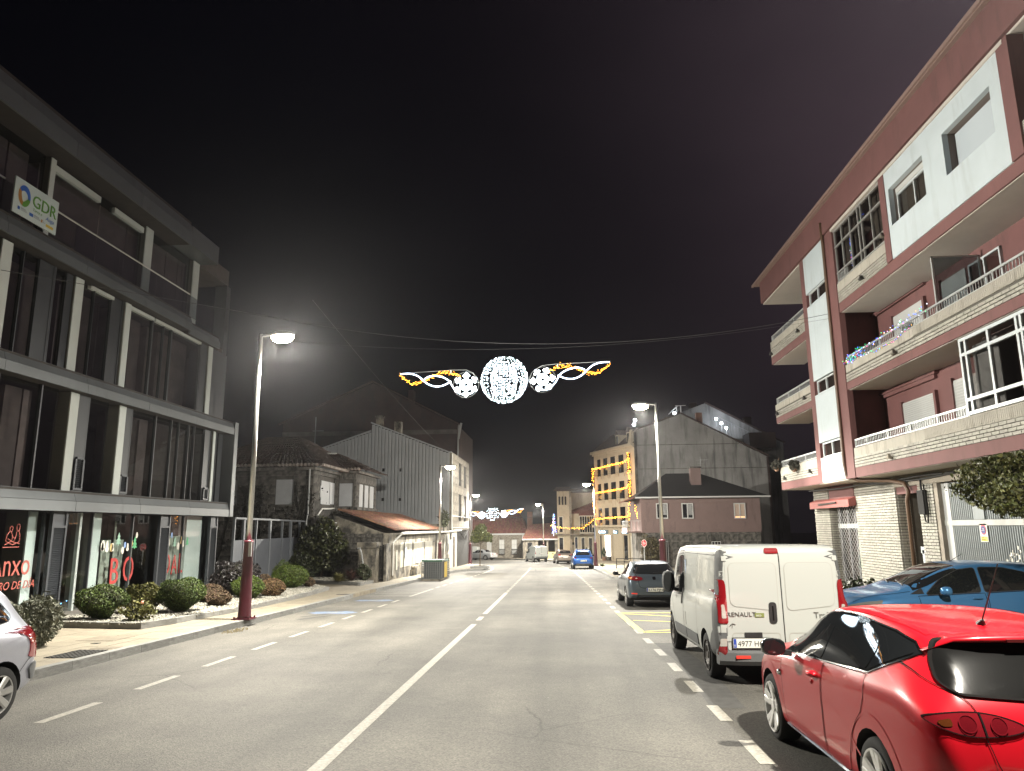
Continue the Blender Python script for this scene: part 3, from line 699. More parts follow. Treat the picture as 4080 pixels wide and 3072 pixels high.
M_PIPEW = mat('white_pipe', (.6, .6, .57), .5, var=.1)
M_BLACK = mat('black_void', (.008, .008, .008), .9)
M_IVY = mat('dry_creeper', (.022, .02, .014), .9, var=.4)

def blocks_x(y, x0, x1, z0, z1, bw, bh, holes=(), th=.12, jit=.006, gap=.012, slope=0., rnd=random):
    """stone courses on a wall that faces the camera (front face at y); returns block tuples"""
    out = []; z = z0; k = 0
    while z < z1 - .02:
        h = min(bh * rnd.uniform(.85, 1.15), z1 - z); x = x0 - rnd.uniform(0, bw)
        while x < x1:
            w = bw * rnd.uniform(.6, 1.35); a = max(x, x0); b = min(x + w, x1)
            if b - a > .05:
                segs = [(a, b)]
                for hx0, hx1, hz0, hz1 in holes:
                    if z + h > hz0 + .02 and z < hz1 - .02:
                        segs = [t for s_ in segs for t in ((s_[0], min(s_[1], hx0)), (max(s_[0], hx1), s_[1])) if t[1] - t[0] > .04]
                for s_ in segs: out.append(((s_[0] + s_[1]) / 2, y + th / 2 - rnd.uniform(0, jit), z + h / 2, s_[1] - s_[0] - gap, th, h - gap))
            x += w
        z += h; k += 1
    return out
def blocks_y(x, y0, y1, z0, z1, bw, bh, face=1, holes=(), **kw):
    """the same on a wall along the street; face=+1 looks towards +x"""
    return [(x - face * (b[1]), b[0], b[2], b[4], b[3], b[5]) for b in blocks_x(0, y0, y1, z0, z1, bw, bh, holes, **kw)]
def tile_roof(parent, a, b, c, d, m, nx, ny, name='roof_tile', r=.09, limit=0):
    """barrel tiles over the quad a-b (eave) to d-c (ridge), a under d"""
    a, b, c, d = map(Vector, (a, b, c, d)); q = MB()
    for i in range(nx):
        u = (i + .5) / nx
        lo = a.lerp(b, u); hi = d.lerp(c, u)
        if (hi - lo).length < .2: continue
        n = (b - a).cross(d - a).normalized(); n = n if n.z > 0 else -n
        s_ = (b - a).normalized(); k = max(1, int(ny * (hi - lo).length / max((d - a).length, (c - b).length)))
        for j in range(k):
            p0 = lo.lerp(hi, j / k) + n * (.03 + random.uniform(-.008, .01)); p1 = lo.lerp(hi, (j + 1.15) / k) + n * .005
            V = []
            for p, rr in ((p0, r), (p1, r * .8)):
                for t in range(5):
                    an = math.pi * t / 4; V.append(p + s_ * math.cos(an) * rr + n * math.sin(an) * rr * .8)
            q.add(V, [(t, t + 1, 6 + t, 5 + t) for t in range(4)] + [(0, 4, 3, 2, 1)])
    base = MB(); base.quad(a, b, c, d); bo = base.build('roof', m, parent)
    q.build(name, m, bo, kind='stuff')
    return bo

OH = thing('stone_house', 'abandoned two-storey stone house with boarded windows and dark tiled hip roof', 'house', (-17, 45, gz(45)))
fw = blocks_x(42, -21.5, -14.5, -1, 5.45, 1.05, .5, holes=[(-16.77, -15.66, 3.42, 4.92), (-19.6, -19.05, 3.4, 4.92)])
sw = blocks_y(-14.5, 42.15, 47, -1, 5.45, .9, .48, holes=[(43.3, 46.2, 3.45, 4.95)])
by = blocks_x(47, -14.5, -13.35, 2.85, 5.6, .5, .45, holes=[(-14.49, -13.55, 3.44, 4.96)]) + blocks_y(-13.35, 47.15, 52.3, 2.85, 5.6, .7, .45, holes=[(47.85, 51.75, 3.42, 4.96)])
pieces('stone_block', [b for b in fw + sw + by], M_STONE, OH)
q = MB(); q.box(-21.5, -14.6, 42.1, 54, -1.2, 5.4); q.box(-14.6, -13.45, 47.1, 52.3, 2.9, 5.5); q.build('wall_core', mat('mortar_dark', (.07, .065, .058), .95, var=.3), OH)
for x0, x1, z0, z1, y in ((-16.75, -15.68, 3.45, 4.9, 42.07), (-19.55, -19.1, 3.42, 4.9, 42.07), (-14.47, -13.56, 3.46, 4.94, 47.06)):
    MB().box(x0, x1, y, y + .05, z0, z1).build('window_board', M_BOARD, OH)
MB().box(-16.85, -15.55, 41.93, 42.06, 3.3, 3.43).build('window_sill', M_STONE, OH)
MB().box(-14.57, -14.53, 43.6, 45.4, 3.5, 4.92).build('window_board', M_BOARD, OH); MB().box(-14.57, -14.5, 45.2, 46.1, 3.55, 4.9).build('window_board', M_BOARD, OH); MB().box(-14.56, -14.49, 43.35, 43.7, 3.9, 4.6).build('window_board', M_BOARD, OH)
for a, b in ((47.9, 48.85), (49.3, 50.25), (50.65, 51.7)): MB().box(-13.42, -13.38, a, b, 3.44, 4.94).build('window_board', M_BOARD, OH)
for a in (49.07, 50.45): MB().box(-13.5, -13.36, a - .15, a + .15, 3.44, 4.96).build('stone_mullion', M_STONE, OH)
MB().box(-14.7, -13.2, 46.9, 52.4, 3.22, 3.38).build('bay_sill', M_STONE, OH); MB().box(-13.75, -13.4, 47.3, 52, 2.6, 3.2).build('bay_bracket', M_PLAST, OH)
MB().box(-21.6, -14.35, 41.86, 54, 5.45, 5.62).build('cornice', M_STONE, OH); MB().box(-14.5, -13.1, 46.8, 52.6, 5.6, 5.74).build('cornice', M_STONE, OH)
tile_roof(OH, (-22, 41.6, 5.68), (-14.0, 41.6, 5.68), (-17.4, 47, 8.0), (-19.5, 47, 8.0), M_TILED, 26, 14)
tile_roof(OH, (-14.0, 41.6, 5.68), (-14.0, 54, 5.68), (-17.4, 49.5, 8.0), (-17.4, 47, 8.0), M_TILED, 30, 12)
tile_roof(OH, (-14.7, 46.5, 5.8), (-12.8, 46.5, 5.8), (-15.4, 49.2, 7.1), (-16.4, 49.2, 7.1), M_TILED, 8, 9)
tile_roof(OH, (-12.8, 46.5, 5.8), (-12.7, 53, 5.8), (-15.4, 50.5, 7.1), (-15.4, 49.2, 7.1), M_TILED, 16, 8)
q = MB(); q.beam((-17.0, 49.1, 7.12), (-15.4, 49.1, 7.12), .22, .12); q.build('ridge_flashing', M_PIPEW, OH)
me_t = MB(); 
for i in range(5):
    pass
rt = MB().lathe([(.0, -.16), (.085, -.16), (.085, .16), (.0, .16)], 8, axis='y').mesh('eave_tile', mat('eave_tile_pale', (.25, .215, .19), .85, var=.4, objrand=.35))
for i in range(34): link('eave_tile', rt, OH, loc=(-21.6 + i * .225, 41.62, 5.72))
for i in range(24): link('eave_tile', rt, OH, loc=(-13.98, 41.9 + i * .22, 5.72), rot=(0, 0, math.pi / 2))
for i in range(7): link('eave_tile', rt, OH, loc=(-14.4 + i * .225, 46.5, 5.84))
q = MB(); q.tube([(-14.68, 41.86, 5.5), (-14.68, 41.86, 3.0), (-14.75, 41.8, 2.2)], .045); q.build('downpipe', M_PIPE, OH)
q = MB(); q.tube([(-14.6, 46.85, 5.5), (-14.6, 46.8, 3.35), (-14.35, 45, 3.25), (-14.3, 43.2, 3.2), (-14.35, 42.6, 2.8)], .05); q.build('downpipe', M_PIPEW, OH)
q = MB()
for k in range(14):
    x = random.choice([-18.6, -18.3, -17.6, -15.4, -15.2, -20.3]) + random.uniform(-.3, .3); pts = [(x, 41.93, -.5)]; z = -.5
    while z < random.uniform(3.6, 5.4): z += .35; x += random.uniform(-.13, .16); pts.append((x, 41.93, z))
    q.tube(pts, random.uniform(.02, .06), 4)
q.build('creeper_stems', M_IVY, OH)
pts = np.stack([np.where(RNG.random(1500) < .6, RNG.normal(-18.1, .5, 1500), RNG.normal(-15.7, .9, 1500)), np.full(1500, 41.9) - RNG.random(1500) * .12, RNG.uniform(-.8, 1, 1500) * 2.6 + 2.0], 1)
pts = pts[~((pts[:, 0] > -16.85) & (pts[:, 0] < -15.6) & (pts[:, 2] > 3.4))]
link('creeper_leaves', leafmesh('creeper_leaves', pts, np.tile([0, -1, 0], (len(pts), 1)), .1, M_IVY), OH)
pts = np.stack([RNG.uniform(-14.4, -13.2, 500), RNG.uniform(45, 47, 500), RNG.normal(2.9, .15, 500)], 1)
link('creeper_leaves', leafmesh('creeper_leaves', pts, np.tile([0, -.5, 1], (500, 1)), .1, M_IVY), OH)

# ================================================================ low annex along the pavement
AN = thing('low_annex', 'low stained roadside house with orange tiled lean-to roof and white boarded openings', 'house', (-9.6, 47, gz(47)))
ops = [(42.85, 45.75, -.22, 1.15), (46.75, 49.7, -.2, 1.1), (50.65, 53.4, -.28, 1.08), (55.6, 57.7, -.27, 1.05)]
q = MB(); last = 40.0
for a, b, z0, z1 in ops: q.box(-9.75, -9.4, last, a, -1.4, 1.75); q.box(-9.75, -9.4, a, b, z1, 1.75); q.box(-9.75, -9.4, a, b, -1.5, z0); last = b
q.box(-9.75, -9.4, last, 58.9, -1.4, 1.75); q.box(-12.6, -9.75, 40.06, 58.9, -1.4, 1.75); q.prism([(-12.6, 40.06, 1.75), (-9.75, 40.06, 1.75), (-12.6, 40.06, 2.75)], (0, 18, 0)); q.build('wall', M_PLAST, AN)
for i, (a, b, z0, z1) in enumerate(ops):
    MB().box(-9.44, -9.385, a - .05, b + .1, z0 - .02, z1 + .02).build('board', M_BOARDB, AN)
    if i in (0, 1): MB().box(-9.47, -9.37, b - .12, b + .28, z0 - .3, z1).build('grey_batten', M_PIPE, AN)
pieces('stone', blocks_x(40, -12.6, -9.75, -1.2, 1.75, .5, .33, jit=.04, gap=.03), M_STONE, AN, 60)
for a, b, z0, z1 in ((40.6, 41.2, -.6, 1.15), (45.9, 46.6, -.6, .1), (53.6, 54.5, -.9, 1.0)): MB().box(-9.42, -9.36, a, b, z0, z1).build('plaster_patch', M_STONEL, AN)
MB().box(-9.44, -9.1, 45.8, 47.4, -.42, -.3).build('stone_sill', M_STONEL, AN)
tile_roof(AN, (-9.12, 40.0, 1.9), (-9.12, 56.0, 1.9), (-12.4, 56, 3.05), (-12.4, 40.2, 3.05), M_TILE, 72, 14, r=.1)
q = MB(); q.tube([(-9.02, 41.4, 1.72), (-9.02, 59.0, 1.72)], .075, 8); q.build('gutter', M_PIPEW, AN)
q = MB(); q.tube([(-9.04, 41.5, 1.7), (-9.3, 41.2, 1.4), (-9.36, 40.75, 1.2), (-9.36, 40.7, -.55)], .05); q.tube([(-9.05, 58.6, 1.7), (-9.3, 58.7, 1.4), (-9.36, 58.8, -1.2)], .05); q.build('downpipe', M_PIPEW, AN)
q = MB(); q.tube([(-9.3, 44.0, 1.7), (-9.34, 43.6, 1.1), (-9.34, 43.4, -.6)], .025); q.tube([(-9.3, 54.6, 1.7), (-9.34, 54.6, -1.1)], .04); q.build('cable', M_BLACK, AN)
MB().box(-9.42, -9.3, 43.75, 44.2, .35, .95).build('meter_box', M_PIPE, AN)
q = MB(); q.box(-9.5, -9.36, 41.6, 41.9, -.3, .8); q.build('white_panel', M_BOARDB, AN)
# gate pillars and iron gate beside it
GP = thing('gate', 'narrow dark iron gate between rough stone pillars at the end of the planter', 'gate', (-9.6, 38.3, gz(38.3)))
MB().box(-10.6, -9.66, 38.1, 39.0, -1.0, 1.27).build('pillar', M_PLAST, GP); MB().box(-10.66, -9.6, 38.04, 39.05, 1.02, 1.3).build('pillar_cap', M_PLAST, GP); MB().box(-9.22, -8.85 - .5, 38.6, 39.6, -1.0, 1.2).build('pillar', M_PLAST, GP)
q = MB()
for k in range(5): q.box(-9.6 + k * .075, -9.575 + k * .075, 38.7, 38.74, -.68, 1.1)
q.box(-9.64, -9.22, 38.68, 38.76, 1.05, 1.1); q.box(-9.64, -9.22, 38.68, 38.76, -.6, -.55); q.build('bars', M_IRON, GP)
MB().box(-9.64, -9.22, 39.4, 39.45, -.8, 1.15).build('dark_passage', M_BLACK, GP)
q = MB(); q.tube([(-10.62, 38.0, 1.0), (-10.45, 37.95, 1.0), (-10.36, 37.95, .7), (-10.28, 37.93, .3), (-10.3, 37.93, -.1), (-10.42, 37.95, -.5)], .04); q.build('water_pipe', M_PIPE, GP)

# ================================================================ metal-clad gable building
M_CORR = mat('pale_cladding', (.42, .44, .46), .45, metal=.15, var=.12, vscale=.8, objrand=.03)
MG = thing('clad_building', 'tall gabled building sheathed in vertical pale grey metal cladding with two chimneys', 'building', (-14, 62, gz(62)))
def topz(x):
    if x < -16.33: return 8.78 + (x + 21.2) / (21.2 - 16.33) * (10.42 - 8.78)
    if x < -9.56: return 11.1 + (x + 16.33) / (16.33 - 9.56) * (8.43 - 11.1)
    return 8.42
q = MB(); q.v = []; poly = [(-21.2, 62.1, -1.5), (-9.42, 62.1, -1.5), (-9.42, 62.1, 8.4), (-9.56, 62.1, 8.42), (-16.33, 62.1, 11.08), (-16.34, 62.1, 10.4), (-21.2, 62.1, 8.76)]
q.prism(poly, (0, 12, 0)); o = q.build('wall_core', M_BLACK, MG); fixn(o.data)
x = -21.15; i = 0
while x < -9.45:
    w = .30; zb = 2.3 if x < -11 else (2.35 if x < -10 else 2.06)
    zt = min(topz(x + .02), topz(x + w - .02)) - .02
    q = MB(); q.box(x, x + w - .022, 61.99, 62.08, zb, zt); q.box(x + .03, x + .1, 61.955, 61.99, zb, zt)
    q.build('cladding_sheet', M_CORR, MG); x += w; i += 1
for a, b in (((-21.4, 61.95, 8.74), (-16.36, 61.95, 10.46)), ((-16.42, 61.95, 11.16), (-9.5, 61.95, 8.46)), ((-9.56, 61.95, 8.46), (-9.3, 61.95, 8.46))): MB().beam(a, b, .2, .1).build('verge_trim', M_CORR, MG)
for a, b, z0, z1 in ((-15.37, -15.1, 6.86, 7.14), (-13.82, -13.56, 6.84, 7.13), (-15.39, -15.12, 4.34, 4.6), (-13.85, -13.6, 4.33, 4.58), (-16.9, -16.6, 6.9, 7.1)): MB().box(a, b, 61.985, 62.05, z0, z1).build('vent_hole', M_BLACK, MG)
for a, b, z0, z1 in ((-16.15, -15.6, 10.6, 11.75), (-14.5, -13.9, 9.9, 11.3)): MB().box(a, b, 62.5, 63.2, z0, z1).build('chimney', M_PLAST, MG)
MB().box(-16.22, -15.53, 62.4, 63.3, 11.75, 11.88).build('chimney_cap', M_PLAST, MG)
# street face above the pavement, ground floor with white render and doors
pieces('stone_panel', blocks_y(-9.3, 62.2, 74, 1.8, 8.5, 1.6, .75, holes=[(66.6, 68.4, 6.0, 7.6), (70.2, 72, 6.0, 7.6), (66.6, 68.4, 3.2, 4.8), (70.2, 72, 3.2, 4.8)], th=.1), M_STONEL, MG, 150)
for a, b, z0, z1 in ((66.65, 68.35, 6.05, 7.55), (70.25, 71.95, 6.05, 7.55), (66.65, 68.35, 3.25, 4.75), (70.25, 71.95, 3.25, 4.75)): MB().box(-9.42, -9.38, a, b, z0, z1).build('window', M_BLACK, MG)
MB().box(-9.6, -9.28, 62.05, 62.25, 1.9, 8.5).build('corner_post', M_STONEL, MG)
q = MB(); q.box(-9.36, -9.22, 62.1, 74, 3.0, 3.06); q.box(-9.36, -9.22, 62.1, 74, 2.0, 2.06); q.build('ledge', M_PIPE, MG)
M_RENDW = mat('cream_render', (.55, .525, .45), .8, var=.12, vscale=1.5, stain=(.3, .28, .23), stain_amt=.15)
q = MB(); q.box(-11.5, -9.36, 59.0, 66.0, -1.8, 1.78); q.build('ground_floor', M_RENDW, MG)
MB().box(-9.37, -9.33, 59.9, 61.0, .2, 1.55).build('shutter', M_PIPE, MG); MB().box(-9.38, -9.335, 61.7, 62.6, 1.05, 1.6).build('window', M_BLACK, MG); MB().box(-9.38, -9.335, 63.6, 64.6, -1.3, 1.25).build('door', mat('brown_door', (.09, .07, .055), .6), MG)
MB().box(-9.37, -9.31, 59.4, 61.2, -1.4, -.1).build('door_panel', M_BOARDB, MG)
q = MB(); q.tube([(-9.02, 59.0, 1.73), (-9.0, 66.2, 1.82)], .07, 8); q.tube([(-9.24, 61.95, 8.3), (-9.24, 61.95, 2.1), (-9.2, 61.9, 1.85)], .06); q.build('gutter', M_PIPEW, MG)
MB().box(-12.4, -9.4, 57, 62.0, 1.78, 2.35).build('parapet', M_PLAST, MG)
q = MB(); q.tube([(-9.3, 66, 1.7), (-9.0, 67.5, 1.4), (-9.1, 70, 1.3), (-9.3, 73.5, 1.9)], .02, 4); q.tube([(-9.3, 66.5, 1.9), (-9.1, 69, 1.0), (-9.5, 73.5, 2.4)], .02, 4); q.build('cables', M_BLACK, MG)
WPL = thing('wall_plant', 'tufty plant growing on the low parapet beside the clad wall', 'plant', (-9.0, 56.2, 1.9))
p_, n_ = shell(500, .34, .34, .55, 0, .3, .6, seed=4); o = link('fronds', leafmesh('fronds', p_ + np.array([-9.0, 56.2, 2.65]), n_, .13, mat('dull_frond', (.05, .055, .03), .8, island=.4), .3, 3.5), WPL)
q = MB(); q.tube([(-9.0, 56.2, 1.8), (-9.0, 56.2, 2.6)], .04, 6); q.build('stem', M_IVY, WPL)

# ================================================================ dark gable looming behind
M_BRICKD = mat('dark_brick_gable', (.05, .033, .032), .95, var=.3, vscale=.7, stain=(.035, .03, .03), stain_amt=.4)
DG = thing('dark_gable_building', 'large dark brown gable wall looming behind the clad building', 'building', (-20, 78, gz(78)))
q = MB(); q.prism([(-29.9, 76.1, -2), (-10.85, 76.1, -2), (-10.85, 76.1, 12.9), (-20.06, 76.1, 17.6), (-29.9, 76.1, 13.4)], (0, 14, 0)); o = q.build('gable_wall', M_BRICKD, DG); fixn(o.data)
MB().box(-29.9, -10.85, 75.98, 76.12, 11.9, 12.35).build('concrete_band', mat('band_grey', (.11, .10, .09), .9, var=.6, vscale=.6), DG)
for a, b in (((-30.3, 75.9, 13.2), (-20.06, 75.9, 17.75)), ((-20.06, 75.9, 17.75), (-10.5, 75.9, 12.85))): MB().beam(a, b, .3, .14).build('verge', M_TILED, DG)
MB().box(-16.4, -15.8, 77, 78, 15.5, 16.9).build('chimney', M_BRICKD, DG)
q = MB(); q.tube([(-10.6, 75.9, 12.9), (-10.7, 75.9, 11.2), (-10.8, 75.9, 2)], .07); q.beam((-10.35, 75.8, 13.0), (-10.65, 75.8, 11.3), .06, .22); q.build('downpipe', M_PIPE, DG)
q = MB(); q.tube([(-25.9, 75.0, 8), (-25.9, 75.0, 13.8)], .05); q.tube([(-26.2, 75.0, 12.3), (-25.0, 75.0, 12.3)], .03); q.build('aerial_mast', M_PIPE, DG)

# ================================================================ bins, trees
M_BINP = mat('bin_grid_plastic', (.085, .09, .09), .55, var=.15); M_BINY = mat('yellow_bin', (.55, .38, .02), .5); M_BING = mat('green_bin', (.02, .06, .035), .5)
def bin_(nm, label, x0, x1, y0, y1, h, body, gx):
    z = gz((y0 + y1) / 2); t = thing(nm, label, 'waste bin', ((x0 + x1) / 2, (y0 + y1) / 2, z), 'waste bins in latticed housings by the kerb')
    MB().box(x0 + .06, x1 - .06, y0 + (.2 if gx else .06), y1 - .05, z + .12, z + h - .05).build('body', body, t)
    q = MB(); q.prism([(x0 - .03, y0 - .02, z + h - .1), (x1 + .03, y0 - .02, z + h - .1), (x1 + .02, y0, z + h), (x0 - .02, y0, z + h)], (0, y1 - y0 + .03, 0)); o = q.build('lid', M_BING, t); fixn(o.data)
    n = 9 if gx else 5
    q = MB()
    if gx:
        for k in range(n + 1): xx = x0 + (x1 - x0) * k / n; q.box(xx - .022, xx + .022, y0 - .02, y0 + .03, z + .14, z + h - .12)
        for k in range(10): zz_ = z + .14 + (h - .3) * k / 9; q.box(x0, x1, y0 - .018, y0 + .028, zz_ - .022, zz_ + .022)
        q.build('lattice_screen', M_BINP, t)
    q = MB(); q.box(x0, x0 + .12, y0, y1, z + .02, z + .12); q.box(x1 - .12, x1, y0, y1, z + .02, z + .12); q.box(x0, x1, y0 - .05, y0 + .1, z, z + .1); q.build('base_frame', M_PLAST, t)
    return t
bin_('waste_bin', 'dark green waste bin behind a grey latticed front, nearest of the two', -8.05, -6.9, 42.5, 43.9, 1.18, M_BLACK, True)
yb = bin_('waste_bin', 'yellow-bodied waste bin just behind the latticed green bin', -8.0, -6.95, 44.0, 45.3, 1.15, M_BINY, False)
z = gz(45.4); q = MB()
for k in range(4): q.box(-7.28 + k * .11, -7.235 + k * .11, 45.42, 45.46, z, z + 1.22)
for k in range(9): q.box(-7.28, -6.9, 45.415, 45.455, z + .15 + k * .125, z + .2 + k * .125)
q.build('lattice_screen', M_BINP, yb)

M_BARK = mat('bark', (.10, .08, .06), .9, var=.4, vscale=12)
def tree_thing(name, label, cat, base, trunk_pts, trunk_r, crowns, leaf, m, group=None, limbs=True):
    t = thing(name, label, cat, base, group); q = MB()
    q.tube(trunk_pts, trunk_r, 8)
    top = Vector(trunk_pts[-1])
    if limbs:
        for (c, rx, ry, rz, n) in crowns:
            for k in range(4):
                e = Vector(c) + Vector((random.uniform(-.6, .6) * rx, random.uniform(-.6, .6) * ry, random.uniform(-.3, .6) * rz)); mid = top.lerp(e, .5) + Vector((random.uniform(-.1, .1), random.uniform(-.1, .1), .05)); q.tube([top, mid, e], [trunk_r[-1] * .7 if isinstance(trunk_r, list) else trunk_r * .6, .02, .008], 5)
    q.build('trunk', M_BARK, t)
    P = []; N_ = []
    for i, (c, rx, ry, rz, n) in enumerate(crowns):
        p, d = shell(n, rx, ry, rz, 0, .22, .55, seed=i + len(name)); P.append(p + np.array(c)); N_.append(d)
    link('crown', leafmesh('crown', np.concatenate(P), np.concatenate(N_), leaf, m, .45), t)
    return t
M_LEAFY = mat('olive_leaf', (.085, .095, .028), .6, island=.45)
zt = gz(60.9) + .15
tree_thing('street_tree', 'small round-headed street tree in the kerb planter at the far corner', 'tree', (-6.68, 60.9, zt), [(-6.72, 60.9, zt), (-6.7, 60.9, zt + 1.0), (-6.66, 60.9, zt + 1.9)], [.05, .04, .035],
           [((-6.6, 60.9, 1.35), .8, .75, .42, 1500), ((-6.65, 60.9, 1.8), .45, .45, .5, 900), ((-7.1, 60.8, 1.1), .4, .4, .3, 500), ((-6.05, 60.9, 1.2), .4, .4, .35, 500)], .13, M_LEAFY)
q = MB(); 
for a in ((-7.45, -6.0, 60.2, 60.35), (-7.45, -6.0, 61.5, 61.65), (-7.45, -7.3, 60.35, 61.5), (-6.15, -6.0, 60.35, 61.5)): q.box(a[0], a[1], a[2], a[3], -1.3, -1.06)
tag(q.build('tree_planter', M_KERB), 'low concrete planter kerb round the small street tree', 'planter')
# ================================================================ far tiled house across the bend
M_TILEF = mat('red_brown_tile', (.20, .085, .06), .85, var=.35, vscale=5, island=.2)
M_WHITEF = mat('white_frame', (.42, .42, .41), .5)
M_GLASSB = mat('dark_window_glass', (.012, .013, .016), .06, spec=.8)
FH = thing('tiled_house', 'long single-storey stone house with brown tiled roof at the far bend', 'house', (-10, 109, gz(109)))
hol = [(-9.15, -8.42, -1.85, .3), (-7.3, -6.57, -1.85, .3), (-11.0, -10.3, -1.6, .3), (-14.4, -13.7, -1.6, .3)]
pieces('stone_block', blocks_x(109, -16.5, -5.4, -2.7, 1.05, .8, .42, holes=hol, jit=.02), M_STONEL, FH, 250)
MB().box(-16.5, -5.42, 109.1, 118, -2.8, 1.05).build('wall_core', M_STONEL, FH)
for a, b, z0, z1 in hol:
    f = MB(); f.box(a, b, 109.05, 109.1, z0, z1); fo = f.build('window', mat('curtain_white', (.5, .5, .48), .8), FH)
    q = MB(); m_ = (a + b) / 2
    for xx in (a, m_ - .03, b - .07): q.box(xx, xx + .07, 109.0, 109.06, z0, z1)
    for zz_ in (z0, (z0 * .35 + z1 * .65), z1 - .07): q.box(a, b, 109.0, 109.055, zz_, zz_ + .07)
    q.build('frame', M_WHITEF, fo)
    if z0 < -1.7:
        q = MB()
        for k in range(7): q.box(a - .05 + k * .135, a - .02 + k * .135, 108.86, 108.9, z0 + .05, z0 + .75)
        q.box(a - .06, b + .1, 108.85, 108.91, z0 + .72, z0 + .78); q.box(a - .06, b + .1, 108.85, 108.91, z0, z0 + .06); q.build('railing', M_BLACK, fo)
    MB().box(a - .15, b + .15, 108.94, 109.02, z1, z1 + .2).build('lintel', M_STONEL, FH)
MB().box(-17, -5.1, 108.75, 109.2, .98, 1.2).build('eave_board', M_WHITEF, FH)
q = MB(); q.tube([(-5.6, 108.85, 1.0), (-5.7, 108.85, .6), (-5.75, 108.85, -2.4)], .06); q.build('downpipe', M_PIPEW, FH)
tile_roof(FH, (-17, 108.7, 1.2), (-5.0, 108.7, 1.2), (-6.6, 113, 4.7), (-14.5, 113, 4.3), M_TILEF, 50, 16, r=.12)
tile_roof(FH, (-5.0, 108.7, 1.2), (-5.0, 118, 1.2), (-6.6, 114, 4.7), (-6.6, 113, 4.7), M_TILEF, 30, 12, r=.12)
MB().box(-4.95, -4.2, 108.5, 109.3, 1.2, 4.3).build('chimney', mat('brick_chimney', (.22, .12, .09), .9, var=.25), FH)
# porch wing
tile_roof(FH, (-5.5, 103.8, .45), (-.4, 103.8, .45), (-1.0, 108.5, 2.6), (-4.6, 108.5, 2.4), M_TILEF, 22, 14, r=.12)
MB().box(-5.5, -.4, 103.75, 104, .28, .46).build('eave_board', M_WHITEF, FH)
MB().box(-5.4, -3.5, 104.2, 108, -2.5, .3).build('porch_wall', M_STONEL, FH); MB().box(-.9, -.4, 104.2, 108, -2.5, .3).build('porch_wall', M_STONEL, FH)
MB().box(-3.5, -.9, 107.2, 107.4, -2.5, .3).build('porch_back', mat('porch_dark', (.04, .035, .03), .9), FH)
for xx in (-3.4, -1.95): q = MB(); q.tube([(xx, 104.3, -2.4), (xx, 104.3, .3)], .16, 10); q.box(xx - .22, xx + .22, 104.08, 104.5, .1, .28); q.build('porch_column', M_STONEL, FH)
MB().box(-4.75, -4.1, 104.15, 104.22, -.97, -.07).build('window', M_GLASSB, FH)
GW = thing('garden_wall', 'low yellow garden wall with square pillar beside the far porch', 'wall', (-1.5, 102, gz(102)))
MB().box(-2.2, -.2, 101.9, 102.1, -2.4, -1.3).build('wall', mat('yellow_render', (.42, .36, .16), .85, var=.2), GW); MB().box(-2.35, -1.85, 101.75, 102.2, -2.4, -.75).build('pillar', MATS['yellow_render'], GW)

# ================================================================ tower house
M_RENDY = mat('cream_wall', (.42, .37, .28), .85, var=.15, vscale=1.2, stain=(.25, .22, .17), stain_amt=.2)
TH = thing('tower_house', 'cream house with square tower and three arched slit windows beyond the parked cars', 'house', (1.5, 95, gz(95)))
q = MB(); q.box(-.45, 1.25, 95, 99, -2.4, 6.6); q.box(1.25, 4.5, 95.4, 101, -2.4, 3.7); q.box(1.25, 6, 97.5, 103, 3.0, 6.5); q.build('wall', M_RENDY, TH)
for xx in (-.12, .345, .64):
    pass
for xx in (-.12, .28, .66):
    n = 8; q = MB(); q.prism([(xx - .12, 94.98, 4.85), (xx + .12, 94.98, 4.85)] + [(xx + .12 * math.cos(math.pi * k / n), 94.98, 5.8 + .14 * math.sin(math.pi * k / n)) for k in range(n + 1)], (0, .05, 0)); q.build('arched_window', M_BLACK, TH)
q = MB(); q.prism([(-.85, 94.6, 6.62), (1.4, 94.6, 6.62), (1.3, 96.5, 7.15), (-.5, 96.5, 7.15)], (0, 0, .1)); q.prism([(1.2, 97.0, 6.5), (6.2, 97.0, 6.5), (6, 99, 7.0), (1.4, 99, 7.0)], (0, 0, .1)); q.build('roof', M_TILED, TH)
tile_roof(TH, (1.27, 95.1, 3.72), (4.6, 95.1, 3.72), (4.6, 97.5, 5.3), (1.27, 97.5, 4.1), M_TILEF, 16, 10, r=.11)
MB().box(1.12, 1.42, 94.9, 95.1, -2.3, 6.6).build('corner_pilaster', M_STONEL, TH)
for a, b, z0, z1, y in ((-.2, .22, 1.4, 3.3, 94.98), (-.24, .24, -2.2, .69, 94.98), (1.78, 2.08, -2.2, .74, 95.38), (2.6, 2.97, -1.9, .66, 95.38), (3.56, 3.95, -1.9, .6, 95.38)):
    w = MB().box(a, b, y, y + .05, z0, z1).build('window', M_GLASSB, TH)
    q = MB(); q.box(a - .09, a, y - .03, y + .04, z0, z1 + .09); q.box(b, b + .09, y - .03, y + .04, z0, z1 + .09); q.box(a, b, y - .03, y + .04, z1, z1 + .09); q.build('frame', M_RENDW, w)
MB().box(-.7, 4.5, 94.5, 95.4, .98, 1.18).build('ledge', M_STONEL, TH)
